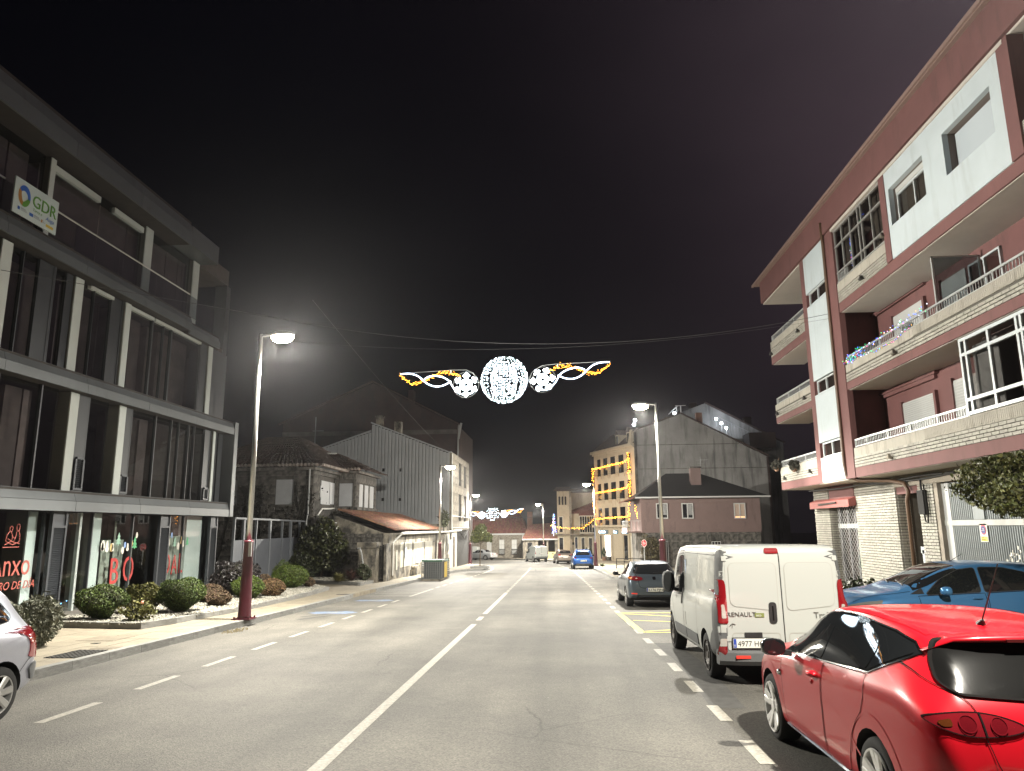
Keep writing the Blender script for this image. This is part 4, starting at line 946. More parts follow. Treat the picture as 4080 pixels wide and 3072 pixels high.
# glazed gallery
q = MB()
q.box(2.4, 4.3, 94.75, 94.8, 1.2, 1.35); q.box(2.4, 4.3, 94.75, 94.8, 3.35, 3.45)
for k in range(7): xx = 2.4 + k * .31; q.box(xx, xx + .05, 94.74, 94.81, 1.2, 3.4)
q.build('gallery_frame', M_RENDW, TH); MB().box(2.42, 4.28, 94.8, 94.83, 1.3, 3.4).build('gallery_glass', glass('gallery_glass', (.5, .55, .58), 1, .02, .6), TH)
q = MB(); q.prism([(2.3, 94.6, 3.45), (4.4, 94.6, 3.45), (4.5, 95.4, 4.0), (2.6, 95.4, 4.0)], (0, 0, .08)); q.build('gallery_roof', M_TILEF, TH)
MB().box(1.3, 1.65, 95.3, 95.42, -.2, .1).build('letter_box', M_BLACK, TH)
q = MB()
for k in range(10): q.box(1.25 + k * .12, 1.27 + k * .12, 94.6, 94.62, 1.18, 1.95)
q.box(1.2, 2.4, 94.59, 94.63, 1.93, 1.97); q.build('balcony_rail', M_BLACK, TH)

# ================================================================ beige building with golden garlands (turned with the bend)
P0 = Vector((8.2, 80, 0)); DR = Vector((-.37, .93, 0)).normalized(); NRM = Vector((-DR.y, DR.x, 0))   # outward to street
def FP(s, z, off=0): p = P0 + DR * s + NRM * off; return (p.x, p.y, z)
M_BEIGE = mat('beige_facade', (.40, .34, .25), .85, var=.1, vscale=1.0, stain=(.27, .22, .155), stain_amt=.2)
BB = thing('corner_building', 'four-storey beige corner building with tall windows and lit shop front', 'building', (8, 82, gz(82)))
def fbox(s0, s1, z0, z1, o0, o1, nm, m, par):
    q = MB(); q.prism([FP(s0, z0, o0), FP(s1, z0, o0), FP(s1, z0, o1), FP(s0, z0, o1)], (0, 0, z1 - z0)); o = q.build(nm, m, par); fixn(o.data); return o
fbox(0, 10.7, -2.6, 11.0, -9, 0, 'facade', M_BEIGE, BB)
fbox(-.1, 10.9, 10.75, 11.05, -.3, .42, 'cornice', M_BEIGE, BB); fbox(-.05, 10.8, 10.55, 10.75, -.3, .2, 'cornice', M_BEIGE, BB)
fbox(-.02, 10.9, 1.95, 2.2, -.2, .45, 'ledge', M_BEIGE, BB)
q = MB(); q.prism([FP(0, 11.05, .3), FP(.9, 11.05, .3), FP(.45, 12.0, .3), FP(.3, 12.5, .3), FP(0, 12.5, .3)], tuple(-NRM * .5)); o = q.build('corner_scroll', M_BEIGE, BB); fixn(o.data)
cols_ = ((8.75, 9.75), (6.85, 8.0), (4.75, 6.05), (2.6, 3.9), (.9, 1.8))
for r_, (z0, z1) in enumerate(((8.0, 10.05), (5.13, 7.1), (2.2, 4.2))):
    for s0, s1 in cols_:
        w = fbox(s0, s1, z0, z1, -.05, .012, 'window', M_GLASSB, BB)
        q = MB()
        for a, b in ((s0 - .14, s0), (s1, s1 + .14)): q.prism([FP(a, z0, 0), FP(b, z0, 0), FP(b, z0, .03), FP(a, z0, .03)], (0, 0, z1 - z0 + .14))
        q.prism([FP(s0, z1, 0), FP(s1, z1, 0), FP(s1, z1, .05), FP(s0, z1, .05)], (0, 0, .14)); o = q.build('frame', M_BEIGE, w); fixn(o.data)
        q = MB()
        q.tube([FP(s0 - .1, z0 + .95, .3), FP(s1 + .1, z0 + .95, .3)], .025, 4); q.tube([FP(s0 - .1, z0 + .08, .3), FP(s1 + .1, z0 + .08, .3)], .02, 4)
        for k in range(9): q.tube([FP(s0 - .1 + (s1 - s0 + .2) * k / 8, z0 + .08, .3), FP(s0 - .1 + (s1 - s0 + .2) * k / 8, z0 + .95, .3)], .012, 4)
        q.build('balconet', M_BLACK, w)
        for a in (s0 - .1, s1 + .1): q = MB(); q.prism([FP(a - .08, z0 - .1, 0), FP(a + .08, z0 - .1, 0), FP(a + .08, z0 - .1, .3), FP(a - .08, z0 - .1, .3)], (0, 0, .08)); q.prism([FP(a - .06, z0 - .4, 0), FP(a + .06, z0 - .4, 0), FP(a + .06, z0 - .4, .1), FP(a - .06, z0 - .4, .1)], (0, 0, .3)); o = q.build('bracket', M_BEIGE, BB); fixn(o.data)
# roof with dormers
q = MB(); q.prism([FP(-.1, 11.05, .2), FP(10.8, 11.05, .2), FP(10.8, 13.3, -2.5), FP(-.1, 13.3, -2.5)], tuple(-NRM * 3)); o = q.build('roof', M_TILED, BB); fixn(o.data)
for s in (1.8, 4.6):
    d = fbox(s - .4, s + .4, 11.3, 12.45, -1.6, -.25, 'dormer', M_BEIGE, BB); fbox(s - .24, s + .24, 11.4, 12.35, -.26, -.23, 'pane', M_BLACK, d)
    q = MB(); q.prism([FP(s - .55, 12.45, -.15), FP(s + .55, 12.45, -.15), FP(s, 13.05, -.15)], tuple(-NRM * 1.5)); o = q.build('roof', M_TILED, d); fixn(o.data)
# shop front
for a, b, z0, z1, nm, m in ((6.78, 8.2, -1.35, 1.05, 'lit_window', emit('shop_light', (1.0, .93, .8), 3.2)), (9.2, 9.55, -1.7, 1.0, 'door', M_BLACK), (2.35, 3.25, -1.6, 1.05, 'door', M_GLASSB), (.5, 1.6, -1.3, 1.0, 'window', M_RENDW)):
    fbox(a, b, z0, z1, -.02, .02, nm, m, BB)
q = MB()
for s in (7.0, 7.45, 7.9): q.prism([FP(s - .05, -1.35, .03), FP(s + .05, -1.35, .03), FP(s + .05, -1.35, .06), FP(s - .05, -1.35, .06)], (0, 0, random.uniform(.6, 1.4)))
q.build('shop_display', mat('display_items', (.35, .15, .22), .7, island=.5), BB)
for a in (10.3, 8.5, 6.3, 3.6, 2.0, .2): fbox(a - .2, a + .2, -2.2, 1.2, 0, .1, 'pilaster', M_BEIGE, BB)
for zz_ in np.arange(-1.6, 1.0, .42): fbox(3.85, 6.05, zz_, zz_ + .4, 0, .03, 'stone_panel', M_BEIGE, BB)
fbox(6.65, 8.45, -1.75, -1.38, 0, .25, 'stone_sill', M_STONE, BB)
M_SIGNL = emit('sign_letters', (.55, .82, 1.0), 5.5)
SH = thing('shop_sign', 'row of pale blue lit shop sign panels over the beige corner shop', 'shop sign', FP(6, 1.4, .1))
M_SIGNB = mat('sign_panel', (.10, .16, .20), .5)
for a, b, tx, sz in ((9.7, 7.25, 'Qualidade', .5), (5.7, 4.6, 'Pizza', .5), (3.55, 2.1, 'Casual', .5)):
    fbox(b, a, 1.22, 1.64, .02, .1, 'panel', M_SIGNB, SH)
    text(tx, FP(a - .05, 1.3, .115), tuple(-DR), (0, 0, 1), .42, M_SIGNL, SH, ext=.01, sx=.95 if len(tx) < 7 else 1.05)
# golden garlands
M_GOLD = emit('golden_bulb', (1.0, .38, .035), 10); M_WIRE = mat('black_wire', (.01, .01, .01), .7)
def garland(label, path, n, sag=0., spread=.045, rb=.04, glow=True):
    P = [Vector(p) for p in path]; L = [0]
    for a, b in zip(P[:-1], P[1:]): L.append(L[-1] + (b - a).length)
    def at(t):
        d = t * L[-1]
        for i in range(len(P) - 1):
            if d <= L[i + 1] + 1e-6:
                u = (d - L[i]) / max(1e-6, L[i + 1] - L[i]); p = P[i].lerp(P[i + 1], u); return p - Vector((0, 0, sag * 4 * t * (1 - t)))
        return P[-1]
    c = at(.5); t_ = thing('garland', label, 'light garland', c, 'golden light garlands on the far facades')
    q = MB(); q.tube([at(k / 24) for k in range(25)], .015, 4); q.build('wire', M_WIRE, t_)
    q = MB()
    for k in range(n):
        p = at((k + .5) / n) + Vector((random.gauss(0, spread), random.gauss(0, spread), random.gauss(0, spread))); q.octa(p, rb * random.uniform(.7, 1.4))
    q.build('bulbs', M_GOLD, t_, kind='stuff')
    if n > 20:
        for u in (.2, .5, .8):
            gl_ = bpy.data.lights.new('garland_glow', 'POINT'); gl_.energy = 13; gl_.color = (1, .55, .16); gl_.shadow_soft_size = .25; o = bpy.data.objects.new('garland_glow', gl_); COL.objects.link(o); o.location = at(u) + Vector((-.35, -.2, 0)); adopt(o, t_)
for nm, z0, z1 in (('top', 8.95, 9.45), ('middle', 6.05, 6.55), ('lowest', 3.0, 3.4)):
    garland(f'{nm} horizontal golden garland across the beige corner facade', [FP(10.4, z0, .35), FP(5, (z0 + z1) / 2 - .05, .4), FP(1.6, z1 - .3, .4), FP(.7, z1, .35)], 96, .12, .045)
garland('golden garland hanging down the far edge of the beige facade', [FP(10.5, 9.1, .3), FP(10.4, 5.8, .35), FP(10.3, 3, .3), FP(10.0, 2.1, .35)], 92, 0, .07)
garland('golden garland hanging down the near edge of the beige facade', [FP(.9, 10.1, .35), FP(.75, 8, .35), FP(.7, 5, .35), FP(.62, 2.2, .4)], 110, 0, .07)
garland('golden garland drooping from the beige building to the tower house', [FP(10.3, 2.95, .3), (2.7, 91, 2.1), (.9, 92.5, 2.1), (-1.3, 93.5, 2.2)], 60, .25, .06)
# multicoloured light tree hung on the tower house
LT = thing('light_tree', 'narrow cone of blue, pink and white lights hanging on the tower house', 'light tree', (-.85, 94.2, 1))
MC = [emit('bulb_blue', (.06, .16, 1), 2.6), emit('bulb_pink', (1, .12, .45), 2.2), emit('bulb_green', (.04, .9, .3), 1.8), emit('bulb_white', (.8, .85, 1), 3), emit('bulb_amber', (1, .5, .05), 2.4)]
for i, m in enumerate((MC[0], MC[1], MC[3], MC[0], MC[2])):
    q = MB()
    for k in range(34):
        t = random.random(); w = .08 + .26 * (1 - t) ; q.octa((-.86 + random.uniform(-w, w), 94.2 + random.uniform(-.1, .1), 1.25 + 2.45 * t), .035)
    q.build('bulbs', m, LT, kind='stuff')
q = MB(); q.tube([(-.9, 94.2, .95), (-.86, 94.2, 3.75)], .02, 4); q.build('pole', M_WIRE, LT)
q = MB()
for k in range(22): q.octa((-.95 + random.uniform(-.05, .05), 94.15, .95 + k * .07), .04)
q.build('bulbs', MC[3], LT, kind='stuff')
# potted cypresses by the shop door
M_POT = mat('terracotta_pot', (.20, .12, .08), .85, var=.2)
M_CONE = mat('cypress_leaf', (.025, .045, .02), .7, island=.4)
for s, lb, off in ((6.5, 'potted cypress by the lit shop window of the beige building', 1.0), (10.6, 'potted cypress at the far end of the beige shop front', .9), (12.6, 'potted cypress beside the tower house wall', .5)):
    p = FP(s, 0, off); z = gz(p[1]) + .15; t = thing('potted_cypress', lb, 'potted plant', (p[0], p[1], z), 'potted cypresses by the shop fronts')
    q = MB(); q.lathe([(.01, z), (.2, z), (.26, z + .42), (.22, z + .42), (.01, z + .36)], 10, (p[0], p[1], 0)); q.build('pot', M_POT, t)
    pp, nn = shell(700, .26, .26, .55, 0, .1, .5, seed=int(s)); pp[:, :2] *= (1 - np.clip(pp[:, 2:3] / .55, -.3, 1) * .6)
    link('crown', leafmesh('crown', pp + np.array([p[0], p[1], z + .95]), nn, .06, M_CONE), t)

# ================================================================ grey gabled buildings behind
M_GABLE = mat('grey_render', (.27, .265, .26), .9, var=.25, vscale=.5, stain=(.11, .11, .11), stain_amt=.4, stain_scale=(.9, .9, .12))
GB = thing('gable_building', 'tall grey rendered gable wall with weather stains beside the beige building', 'building', (15, 80, gz(80)))
q = MB(); q.prism([(8.26, 79.9, -2), (22.35, 79.9, -2), (22.35, 79.9, 9.35), (13.42, 79.9, 14.15), (8.26, 79.9, 12.3)], (0, 10, 0)); o = q.build('gable_wall', M_GABLE, GB); fixn(o.data)
for z, x1 in ((10.74, 19.5), (8.13, 22.3)): MB().box(8.26, x1, 79.87, 79.92, z, z + .06).build('joint_band', M_STONE, GB)
for a, b in (((8.1, 79.85, 12.35), (13.42, 79.85, 14.25)), ((13.42, 79.85, 14.25), (22.6, 79.85, 9.4))): MB().beam(a, b, .3, .12).build('verge', M_TILED, GB)
MB().box(8.2, 8.5, 79.8, 79.95, -1.8, 12.2).build('corner_strip', M_STONE, GB)
MB().box(15.2, 15.9, 80.5, 81.2, 12.6, 14.35).build('chimney', mat('brick_chimney', (.22, .12, .09), .9, var=.25), GB)
MB().box(22.35, 22.6, 79.9, 90, -2, 9.3).build('side_wall', M_BRICKD, GB)
GB2 = thing('gable_building', 'second grey gable further back, with a lit roof terrace below its slope', 'building', (22, 92, gz(92)))
q = MB(); q.prism([(15.5, 92, -2), (28, 92, -2), (27.9, 92, 12.1), (18.57, 92, 17.3), (15.5, 92, 16.2)], (0, 10, 0)); o = q.build('gable_wall', M_GABLE, GB2); fixn(o.data)
MB().beam((18.57, 91.9, 17.4), (28.1, 91.9, 12.1), .3, .14).build('verge', M_TILED, GB2)
for a, z0, z1 in ((24, 14, 15.6), (17.3, 16.6, 17.6)): MB().box(a - .4, a + .5, 93, 94, z0, z1).build('chimney', M_BRICKD, GB2)
MB().box(19.0, 25.5, 88, 91.5, 12.0, 12.3).build('terrace_slab', M_GABLE, GB2)
q = MB()
for k in range(12): q.tube([(19.3 + k * .36, 87.9, 14.9 - k * .2), (19.3 + k * .36, 87.9, 13.6 - k * .2)], .02, 4)
q.tube([(19.2, 87.9, 14.95), (23.3, 87.9, 12.75)], .03, 4); q.build('terrace_rail', M_PIPE, GB2)
MB().box(22.0, 25.0, 85, 88, 10.8, 12.6).build('roof_hut', M_BRICKD, GB2)
M_GLOBE = emit('terrace_lamp', (.85, .92, 1.0), 22)
def globe(x, y, z, label, r=.17, pw=60, post=.8):
    t = thing('globe_lamp', label, 'lamp', (x, y, z), 'white globe lamps on the roofs')
    MB().ball((x, y, z), r, n=12, rings=8).build('globe', M_GLOBE, t, smooth=True)
    q = MB(); q.tube([(x, y, z - r), (x, y, z - r - post)], .03, 5); q.build('stem', M_PIPE, t)
    if pw:
        L = bpy.data.lights.new('globe_light', 'POINT'); L.energy = pw; L.color = (.85, .92, 1); L.shadow_soft_size = r; o = bpy.data.objects.new('globe_light', L); COL.objects.link(o); o.location = (x, y - .25, z); adopt(o, t)
for x, y, z, lb, pw in ((19.55, 90.5, 15.05, 'white globe lamp highest on the roof terrace rail', 130), (20.15, 90.5, 14.5, 'white globe lamp midway down the roof terrace rail', 0), (20.7, 90.5, 13.9, 'white globe lamp lowest on the roof terrace rail', 130),
                        (12.9, 80.8, 14.4, 'white globe lamp under the roof frame at the gable peak', 60), (8.75, 83, 14.0, 'upper white globe lamp behind the corner scroll', 40), (8.6, 83, 13.5, 'lower white globe lamp behind the corner scroll', 0)): globe(x, y, z, lb, pw=pw)
PF = thing('roof_frame', 'small white slatted roof frame lit from below at the gable peak', 'roof frame', (13.3, 81, 14.2))
q = MB(); q.beam((12.3, 80.6, 14.3), (13.2, 80.6, 15.2), .06, .06); q.beam((13.0, 80.6, 15.2), (14.15, 80.6, 15.2), .08, .06); q.beam((13.6, 80.6, 14.0), (13.6, 80.6, 15.2), .1, .1); q.beam((13.3, 81.6, 14.0), (13.3, 81.6, 15.2), .1, .1); q.build('posts', M_WHITEF, PF)
for k in range(5): MB().beam((12.45 + k * .2, 80.5, 14.45 + k * .17), (12.45 + k * .2, 82, 14.45 + k * .17), .04, .05).build('slat', M_WHITEF, PF)

# ================================================================ pink house over a stone ground floor
M_PINK = mat('pink_render', (.15, .103, .096), .88, var=.1, vscale=1.0, stain=(.11, .075, .07), stain_amt=.2)
PH = thing('pink_house', 'two-storey pink rendered house with dark hip roof over a rough stone ground floor', 'house', (11, 60, gz(60)))
MB().box(6.5, 16.0, 60.05, 70, 1.5, 4.25).build('upper_wall', M_PINK, PH)
pieces('stone_block', blocks_x(60.1, 6.6, 15.9, -1.7, 1.5, 1.1, .5, holes=[(12.0, 12.72, .3, .8), (8.1, 8.56, -.9, .85)], jit=.015), M_STONE, PH, 140)
MB().box(6.62, 15.9, 60.2, 70, -1.8, 1.5).build('lower_wall', M_STONE, PH)
for a, b, z0, z1, lit in ((7.72, 8.65, 2.6, 3.83, 0), (9.76, 10.68, 2.58, 3.82, 0), (13.9, 14.82, 2.55, 3.78, 1)):
    w = MB().box(a, b, 60.0, 60.06, z0, z1).build('window', mat('roller_blind', (.40, .31, .25), .8, var=.1) if lit else M_GLASSB, PH)
    q = MB(); m_ = (a + b) / 2
    for xx in (a, m_ - .04, b - .08): q.box(xx, xx + .08, 59.96, 60.04, z0, z1)
    q.box(a, b, 59.965, 60.035, z0, z0 + .08); q.box(a, b, 59.965, 60.035, z1 - .08, z1); q.build('frame', M_WHITEF, w)
    if lit: MB().box(a + .1, b - .1, 59.985, 60.0, z0 + .09, z0 + .17).build('light_gap', emit('warm_window', (1, .45, .2), 1.6), w)
    else: MB().box(a + .5 * (b - a) + .05, b - .1, 59.99, 60.0, z0 + .3, z1 - .1).build('curtain', mat('net_curtain', (.22, .22, .22), .8), w)
for a, b, z0, z1 in ((12.02, 12.7, .32, .78), (8.12, 8.54, -.88, .83)):
    w = MB().box(a, b, 60.15, 60.19, z0, z1).build('window', M_BLACK, PH)
    q = MB()
    for k in range(4): q.box(a + (b - a) * k / 3 - .02, a + (b - a) * k / 3 + .02, 60.05, 60.1, z0, z1)
    q.box(a, b, 60.05, 60.1, z1 - .04, z1); q.box(a, b, 60.05, 60.1, z0, z0 + .04); q.build('grille', M_WHITEF, w)
q = MB(); q.v = []; 
q.add([(6.0, 59.4, 4.3), (16.7, 59.4, 4.3), (16.7, 70.5, 4.3), (6.0, 70.5, 4.3), (9.2, 64, 6.5), (12.0, 64, 6.5)], [(0, 1, 5, 4), (1, 2, 5), (2, 3, 4, 5), (3, 0, 4), (0, 3, 2, 1)]); q.build('roof', mat('black_slate', (.018, .017, .018), .85, var=.3, vscale=8), PH)
MB().box(6.0, 16.7, 59.36, 59.42, 4.22, 4.34).build('eave_board', M_WHITEF, PH)
MB().box(10.92, 11.75, 61.6, 62.4, 4.7, 6.75).build('chimney', M_PINK, PH); MB().box(10.86, 11.81, 61.5, 62.5, 6.75, 6.88).build('chimney_cap', M_STONE, PH)
q = MB(); q.tube([(11.85, 62, 6.6), (11.85, 62, 7.75)], .02, 4); q.tube([(11.5, 62, 7.45), (12.5, 62, 7.5)], .012, 4)
for k in range(6): q.tube([(11.55 + k * .16, 61.85, 7.46), (11.55 + k * .16, 62.15, 7.46)], .009, 4)
q.tube([(11.6, 62, 7.15), (12.2, 62, 7.2)], .01, 4); q.build('aerial', M_PIPE, PH)
# balcony on the street side
MB().box(5.4, 6.5, 60.6, 66, 1.5, 1.62).build('balcony_slab', M_PINK, PH); MB().box(5.4, 5.46, 60.6, 66, 1.62, 1.9).build('balcony_front', M_PINK, PH)
q = MB()
for k in range(12): q.tube([(5.42, 60.6 + k * .45, 1.9), (5.42, 60.6 + k * .45, 2.45)], .015, 4)
q.tube([(5.42, 60.6, 2.45), (5.42, 66, 2.45)], .02, 4); q.tube([(5.42, 60.62, 2.45), (6.5, 60.62, 2.45)], .02, 4)
for k in range(4): q.tube([(5.45 + k * .3, 60.62, 1.62), (5.45 + k * .3, 60.62, 2.45)], .015, 4)
q.build('balcony_rail', M_PIPE, PH)
tile_roof(PH, (5.2, 60.2, 4.0), (5.2, 66, 4.0), (6.5, 66, 4.45), (6.5, 60.2, 4.45), M_TILEF, 14, 5)
garland('golden garland dangling from the pink house balcony roof', [(5.6, 60.4, 4.0), (5.55, 60.4, 2.5)], 14, 0, .05, .035)
garland('second short golden garland under the pink house balcony roof', [(6.15, 60.6, 3.7), (6.25, 60.6, 2.7)], 14, 0, .05, .03)
# creeper in front of the stone wall
CR = thing('creeper_bush', 'straggly dry creeper against the stone wall behind the stop sign', 'bush', (7.0, 59.3, gz(59)))
p_, n_ = shell(1500, .75, .4, 1.3, 0, .3, .6, seed=9); link('leaves', leafmesh('leaves', p_ + np.array([7.0, 59.3, .0]), n_, .12, mat('creeper_leaf', (.075, .062, .03), .8, island=.5), .3), CR)
q = MB()
for k in range(9): x = random.uniform(6.3, 7.7); q.tube([(x, 59.4, -1.3), (x + random.uniform(-.2, .2), 59.3, .1), (x + random.uniform(-.5, .5), 59.3, 1.1)], .02, 4)
q.build('stems', M_BARK, CR)
# railing on the far pavement
BR = thing('street_railing', 'black two-bar street railing on the pavement before the beige building', 'railing', (5.2, 58, gz(58)))
z = gz(58) + .12
for xx in (4.23, 4.83, 6.28): MB().box(xx - .03, xx + .03, 57.97, 58.03, z, z + .76).build('post', M_BLACK, BR)
for zz_, x0, x1 in ((z + .74, 4.2, 6.3), (z + .5, 4.8, 6.3), (z + .32, 4.2, 4.85)): MB().box(x0, x1, 57.97, 58.03, zz_, zz_ + .05).build('rail', M_BLACK, BR)
SS = thing('stop_sign', 'red octagonal stop sign on a grey post at the side street', 'traffic sign', (6.3, 57, gz(57) + .14))
q = MB(); q.tube([(6.3, 57.03, -1.2), (6.3, 57.03, 1.0)], .035, 8); q.build('post', M_PIPE, SS)
oc = lambda r: [(6.3 + .62 * r * math.cos(math.pi / 8 + k * math.pi / 4), 57 - .78 * r * math.cos(math.pi / 8 + k * math.pi / 4), .74 + r * math.sin(math.pi / 8 + k * math.pi / 4)) for k in range(8)]
MB().prism(oc(.29), (.012, .009, 0)).build('plate', mat('sign_edge', (.7, .68, .66), .5), SS)
o = MB().prism([(x - .005, y - .004, z) for x, y, z in oc(.265)], (.004, .003, 0)).build('red_face', mat('sign_red', (.42, .015, .02), .5), SS)
text('STOP', (6.292, 56.993, .655), (.62, -.78, 0), (0, 0, 1), .2, MATS['sign_edge'], SS, ext=.002, align='CENTER', sx=.72)
# ================================================================ apartment building on the right
M_RED = mat('red_brown_render', (.130, .056, .054), .8, var=.12, vscale=1.5, stain=(.10, .045, .043), stain_amt=.3, stain_scale=(1.5, 1.5, .4))
M_WALLW = mat('white_render', (.40, .455, .485), .8, var=.06, vscale=1.5, stain=(.345, .385, .405), stain_amt=.25, stain_scale=(1.6, 1.6, .25), bump=.12, bscale=80)
M_SOFFW = mat('cream_soffit', (.42, .39, .355), .85, var=.07, vscale=1.5)
M_BRICK = mat('cream_brick', (.27, .263, .23), .75, var=.14, vscale=3, objrand=.08, island=.1, bump=.2, bscale=120)
M_MORT = mat('grey_mortar', (.085, .08, .068), .95, var=.2, vscale=6)
M_CAP = mat('cream_parapet', (.31, .295, .255), .8, var=.16, vscale=1.2, stain=(.18, .17, .145), stain_amt=.3, stain_scale=(2.5, 2.5, .35))
M_ALW = mat('white_aluminium', (.48, .52, .54), .35, metal=.1)
M_RAIL = mat('silver_rail', (.42, .44, .44), .4, metal=.4)
M_SHUT = mat('pale_shutter', (.38, .39, .385), .6)
M_SHUTB = mat('bluish_shutter', (.33, .375, .41), .6)
M_WIN = glass('window_glass', (.8, .78, .77), 1.0, .02, .9)
M_ROOM = mat('dark_room', (.085, .065, .06), .9)
M_CURTN = mat('room_curtain', (.16, .15, .13), .9, var=.3, vscale=5)
M_BROWNP = mat('brown_drainpipe', (.085, .048, .028), .5)
AB = thing('apartment_building', 'red and white apartment building with cream brick balconies and glazed galleries over a garage', 'building', (13, 20, gz(20)))
XF = 9.6
SL = ((3.48, 3.79), (6.37, 6.62), (9.04, 9.36))
TOPB = (4.43, 7.2, 10.05)
# main volume
q = MB(); q.box(11.0, 22, 4, 31.2, 3.3, 12.05); q.box(9.76, 11.0, 24.92, 27.7, 3.5, 12.05); q.build('main_wall', M_RED, AB)
q = MB(); q.box(10.62, 22, 23.86, 27.1, -1.2, 3.45); q.box(10.62, 22, 4, 17.6, -1.2, 3.45); q.box(10.62, 11.6, 21.5, 22.4, -1.2, 3.45); q.box(10.64, 22, 29.75, 31.45, -1.2, 3.45); q.box(11.5, 22, 21.3, 31, -1.2, 3.45); q.build('ground_floor_wall', M_MORT, AB)
bricks = []
def brick_wall_y(x, y0, y1, z0, z1, w=.30, h=.09, face=-1, holes=()):
    k = 0; z = z0
    while z + h * .5 < z1:
        y = y0 - (w / 2 if k % 2 else 0)
        while y < y1:
            a, b = max(y, y0), min(y + w, y1)
            if b - a > .05: bricks.append((x + face * .0, (a + b) / 2, z + h / 2, .05, b - a - .018, h - .02))
            y += w
        z += h; k += 1
def brick_wall_x(y, x0, x1, z0, z1, w=.30, h=.09):
    k = 0; z = z0
    while z + h * .5 < z1:
        x = x0 - (w / 2 if k % 2 else 0)
        while x < x1:
            a, b = max(x, x0), min(x + w, x1)
            if b - a > .05: bricks.append(((a + b) / 2, y, z + h / 2, b - a - .018, .05, h - .02))
            x += w
        z += h; k += 1
brick_wall_y(10.6, 23.86, 27.1, -.7, 3.4); brick_wall_x(23.86, 10.62, 11.0, -.7, 3.4); brick_wall_y(10.6, 21.5, 22.4, -.7, 3.4); brick_wall_x(21.5, 10.62, 11.1, -.7, 3.4)
brick_wall_y(10.62, 29.75, 31.45, -.8, 3.4); brick_wall_x(29.75, 10.64, 10.95, -.8, 3.4); brick_wall_y(10.6, 15.5, 17.6, -.5, 3.4)
M_DARKBASE = None
# balconies
def balcony(k, y0, y1, rail_to, label, soldier_until=None):
    z0, z1 = SL[k]; zt = TOPB[k]
    b = MB().box(XF, 11.0, y0, y1, z0, z1).build('balcony', M_RED, AB, label=label)
    MB().box(XF + .05, 11.0, y0 + .02, y1 - .02, z0 - .015, z0 - .003).build('soffit', M_SOFFW, b)
    MB().box(XF + .03, XF + .14, y0, y1, z1, zt).build('parapet_core', M_MORT, b)
    if soldier_until is None:
        zc = z1 + (zt - z1) * .56
        MB().box(XF + .0, XF + .16, y0, y1, zc, zt).build('parapet_cap', M_CAP, b)
    else:
        zc = z1 + (zt - z1) * .56
        MB().box(XF + .012, XF + .16, soldier_until, y1, zc, zt).build('parapet_cap', M_CAP, b)
        q = MB(); y = y0
        while y < soldier_until: q.box(XF + .004, XF + .1, y, y + .058, zc + .01, zt); y += .07
        q.build('soldier_brick', M_CAP, b, kind='stuff')
        MB().box(XF + .02, XF + .15, y0, soldier_until, zt - .01, zt + .02).build('coping', M_CAP, b)
    brick_wall_y(XF + .022, y0, y1, z1 + .005, zc - .005)
    if y1 > 30:
        MB().box(XF + .14, 11, y1 - .12, y1, z1, zt).build('parapet_return', M_CAP, b)
    if rail_to:
        ra, rb = rail_to
        q = MB(); q.box(XF + .05, XF + .09, ra, rb, zt + .24, zt + .29); q.box(XF + .055, XF + .085, ra, rb, zt + .035, zt + .06)
        y = ra
        while y < rb: q.box(XF + .05, XF + .09, y, y + .035, zt - .06, zt + .27); y += 1.45
        q.box(XF + .05, XF + .09, rb - .035, rb, zt - .06, zt + .27)
        q.build('handrail', M_RAIL, b)
        bm = MB().box(-.008, .008, -.008, .008, 0, .19).mesh('baluster', M_RAIL); n = int((rb - ra) / .115)
        for i in range(1, n): 
            o = bpy.data.objects.new('baluster', bm); COL.objects.link(o); o.parent = b; o.location = (XF + .07, ra + (rb - ra) * i / n, zt + .055)
    return b
B0 = balcony(0, 6, 24.28, (17.5, 24.24), 'lowest long brick balcony over the garage', 19.6)
B1 = balcony(1, 6, 24.28, (13.0, 24.24), 'middle long brick balcony strung with coloured lights', 19.6)
B2 = balcony(2, 20.42, 24.28, None, 'short top brick parapet under the glazed gallery')
B3 = balcony(2, 6, 14.15, (9, 14.0), 'top brick balcony beyond the white panel')
MB().box(XF, 11.0, 14.15, 20.42, 9.04, 9.36).build('slab_band', M_RED, AB); MB().box(XF + .05, 11, 14.1, 20.45, 9.02, 9.036).build('soffit', M_SOFFW, AB)
for k, lb in ((0, 'lowest end balcony with hanging plants'), (1, 'second end balcony from the bottom'), (2, 'topmost end balcony')):
    balcony(k, 27.66, 32.32, (27.7, 32.25), lb)
# wall lamps (small brackets) under the parapets
for y, z in ((31.6, 3.9), (28.4, 3.95), (21.6, 3.86), (31.9, 6.72), (28.3, 6.78), (20.6, 6.72), (32.1, 9.46), (28.4, 9.5), (22.2, 9.5), (20.5, 10.2)):
    q = MB(); q.box(XF - .14, XF, y - .07, y + .07, z, z + .035); q.prism([(XF - .12, y - .1, z - .02), (XF - .12, y + .1, z - .02), (XF - .12, y, z + .13)], (.08, 0, 0)); q.build('spout_lamp', M_PLAST if y < 22 else M_IRON, AB)
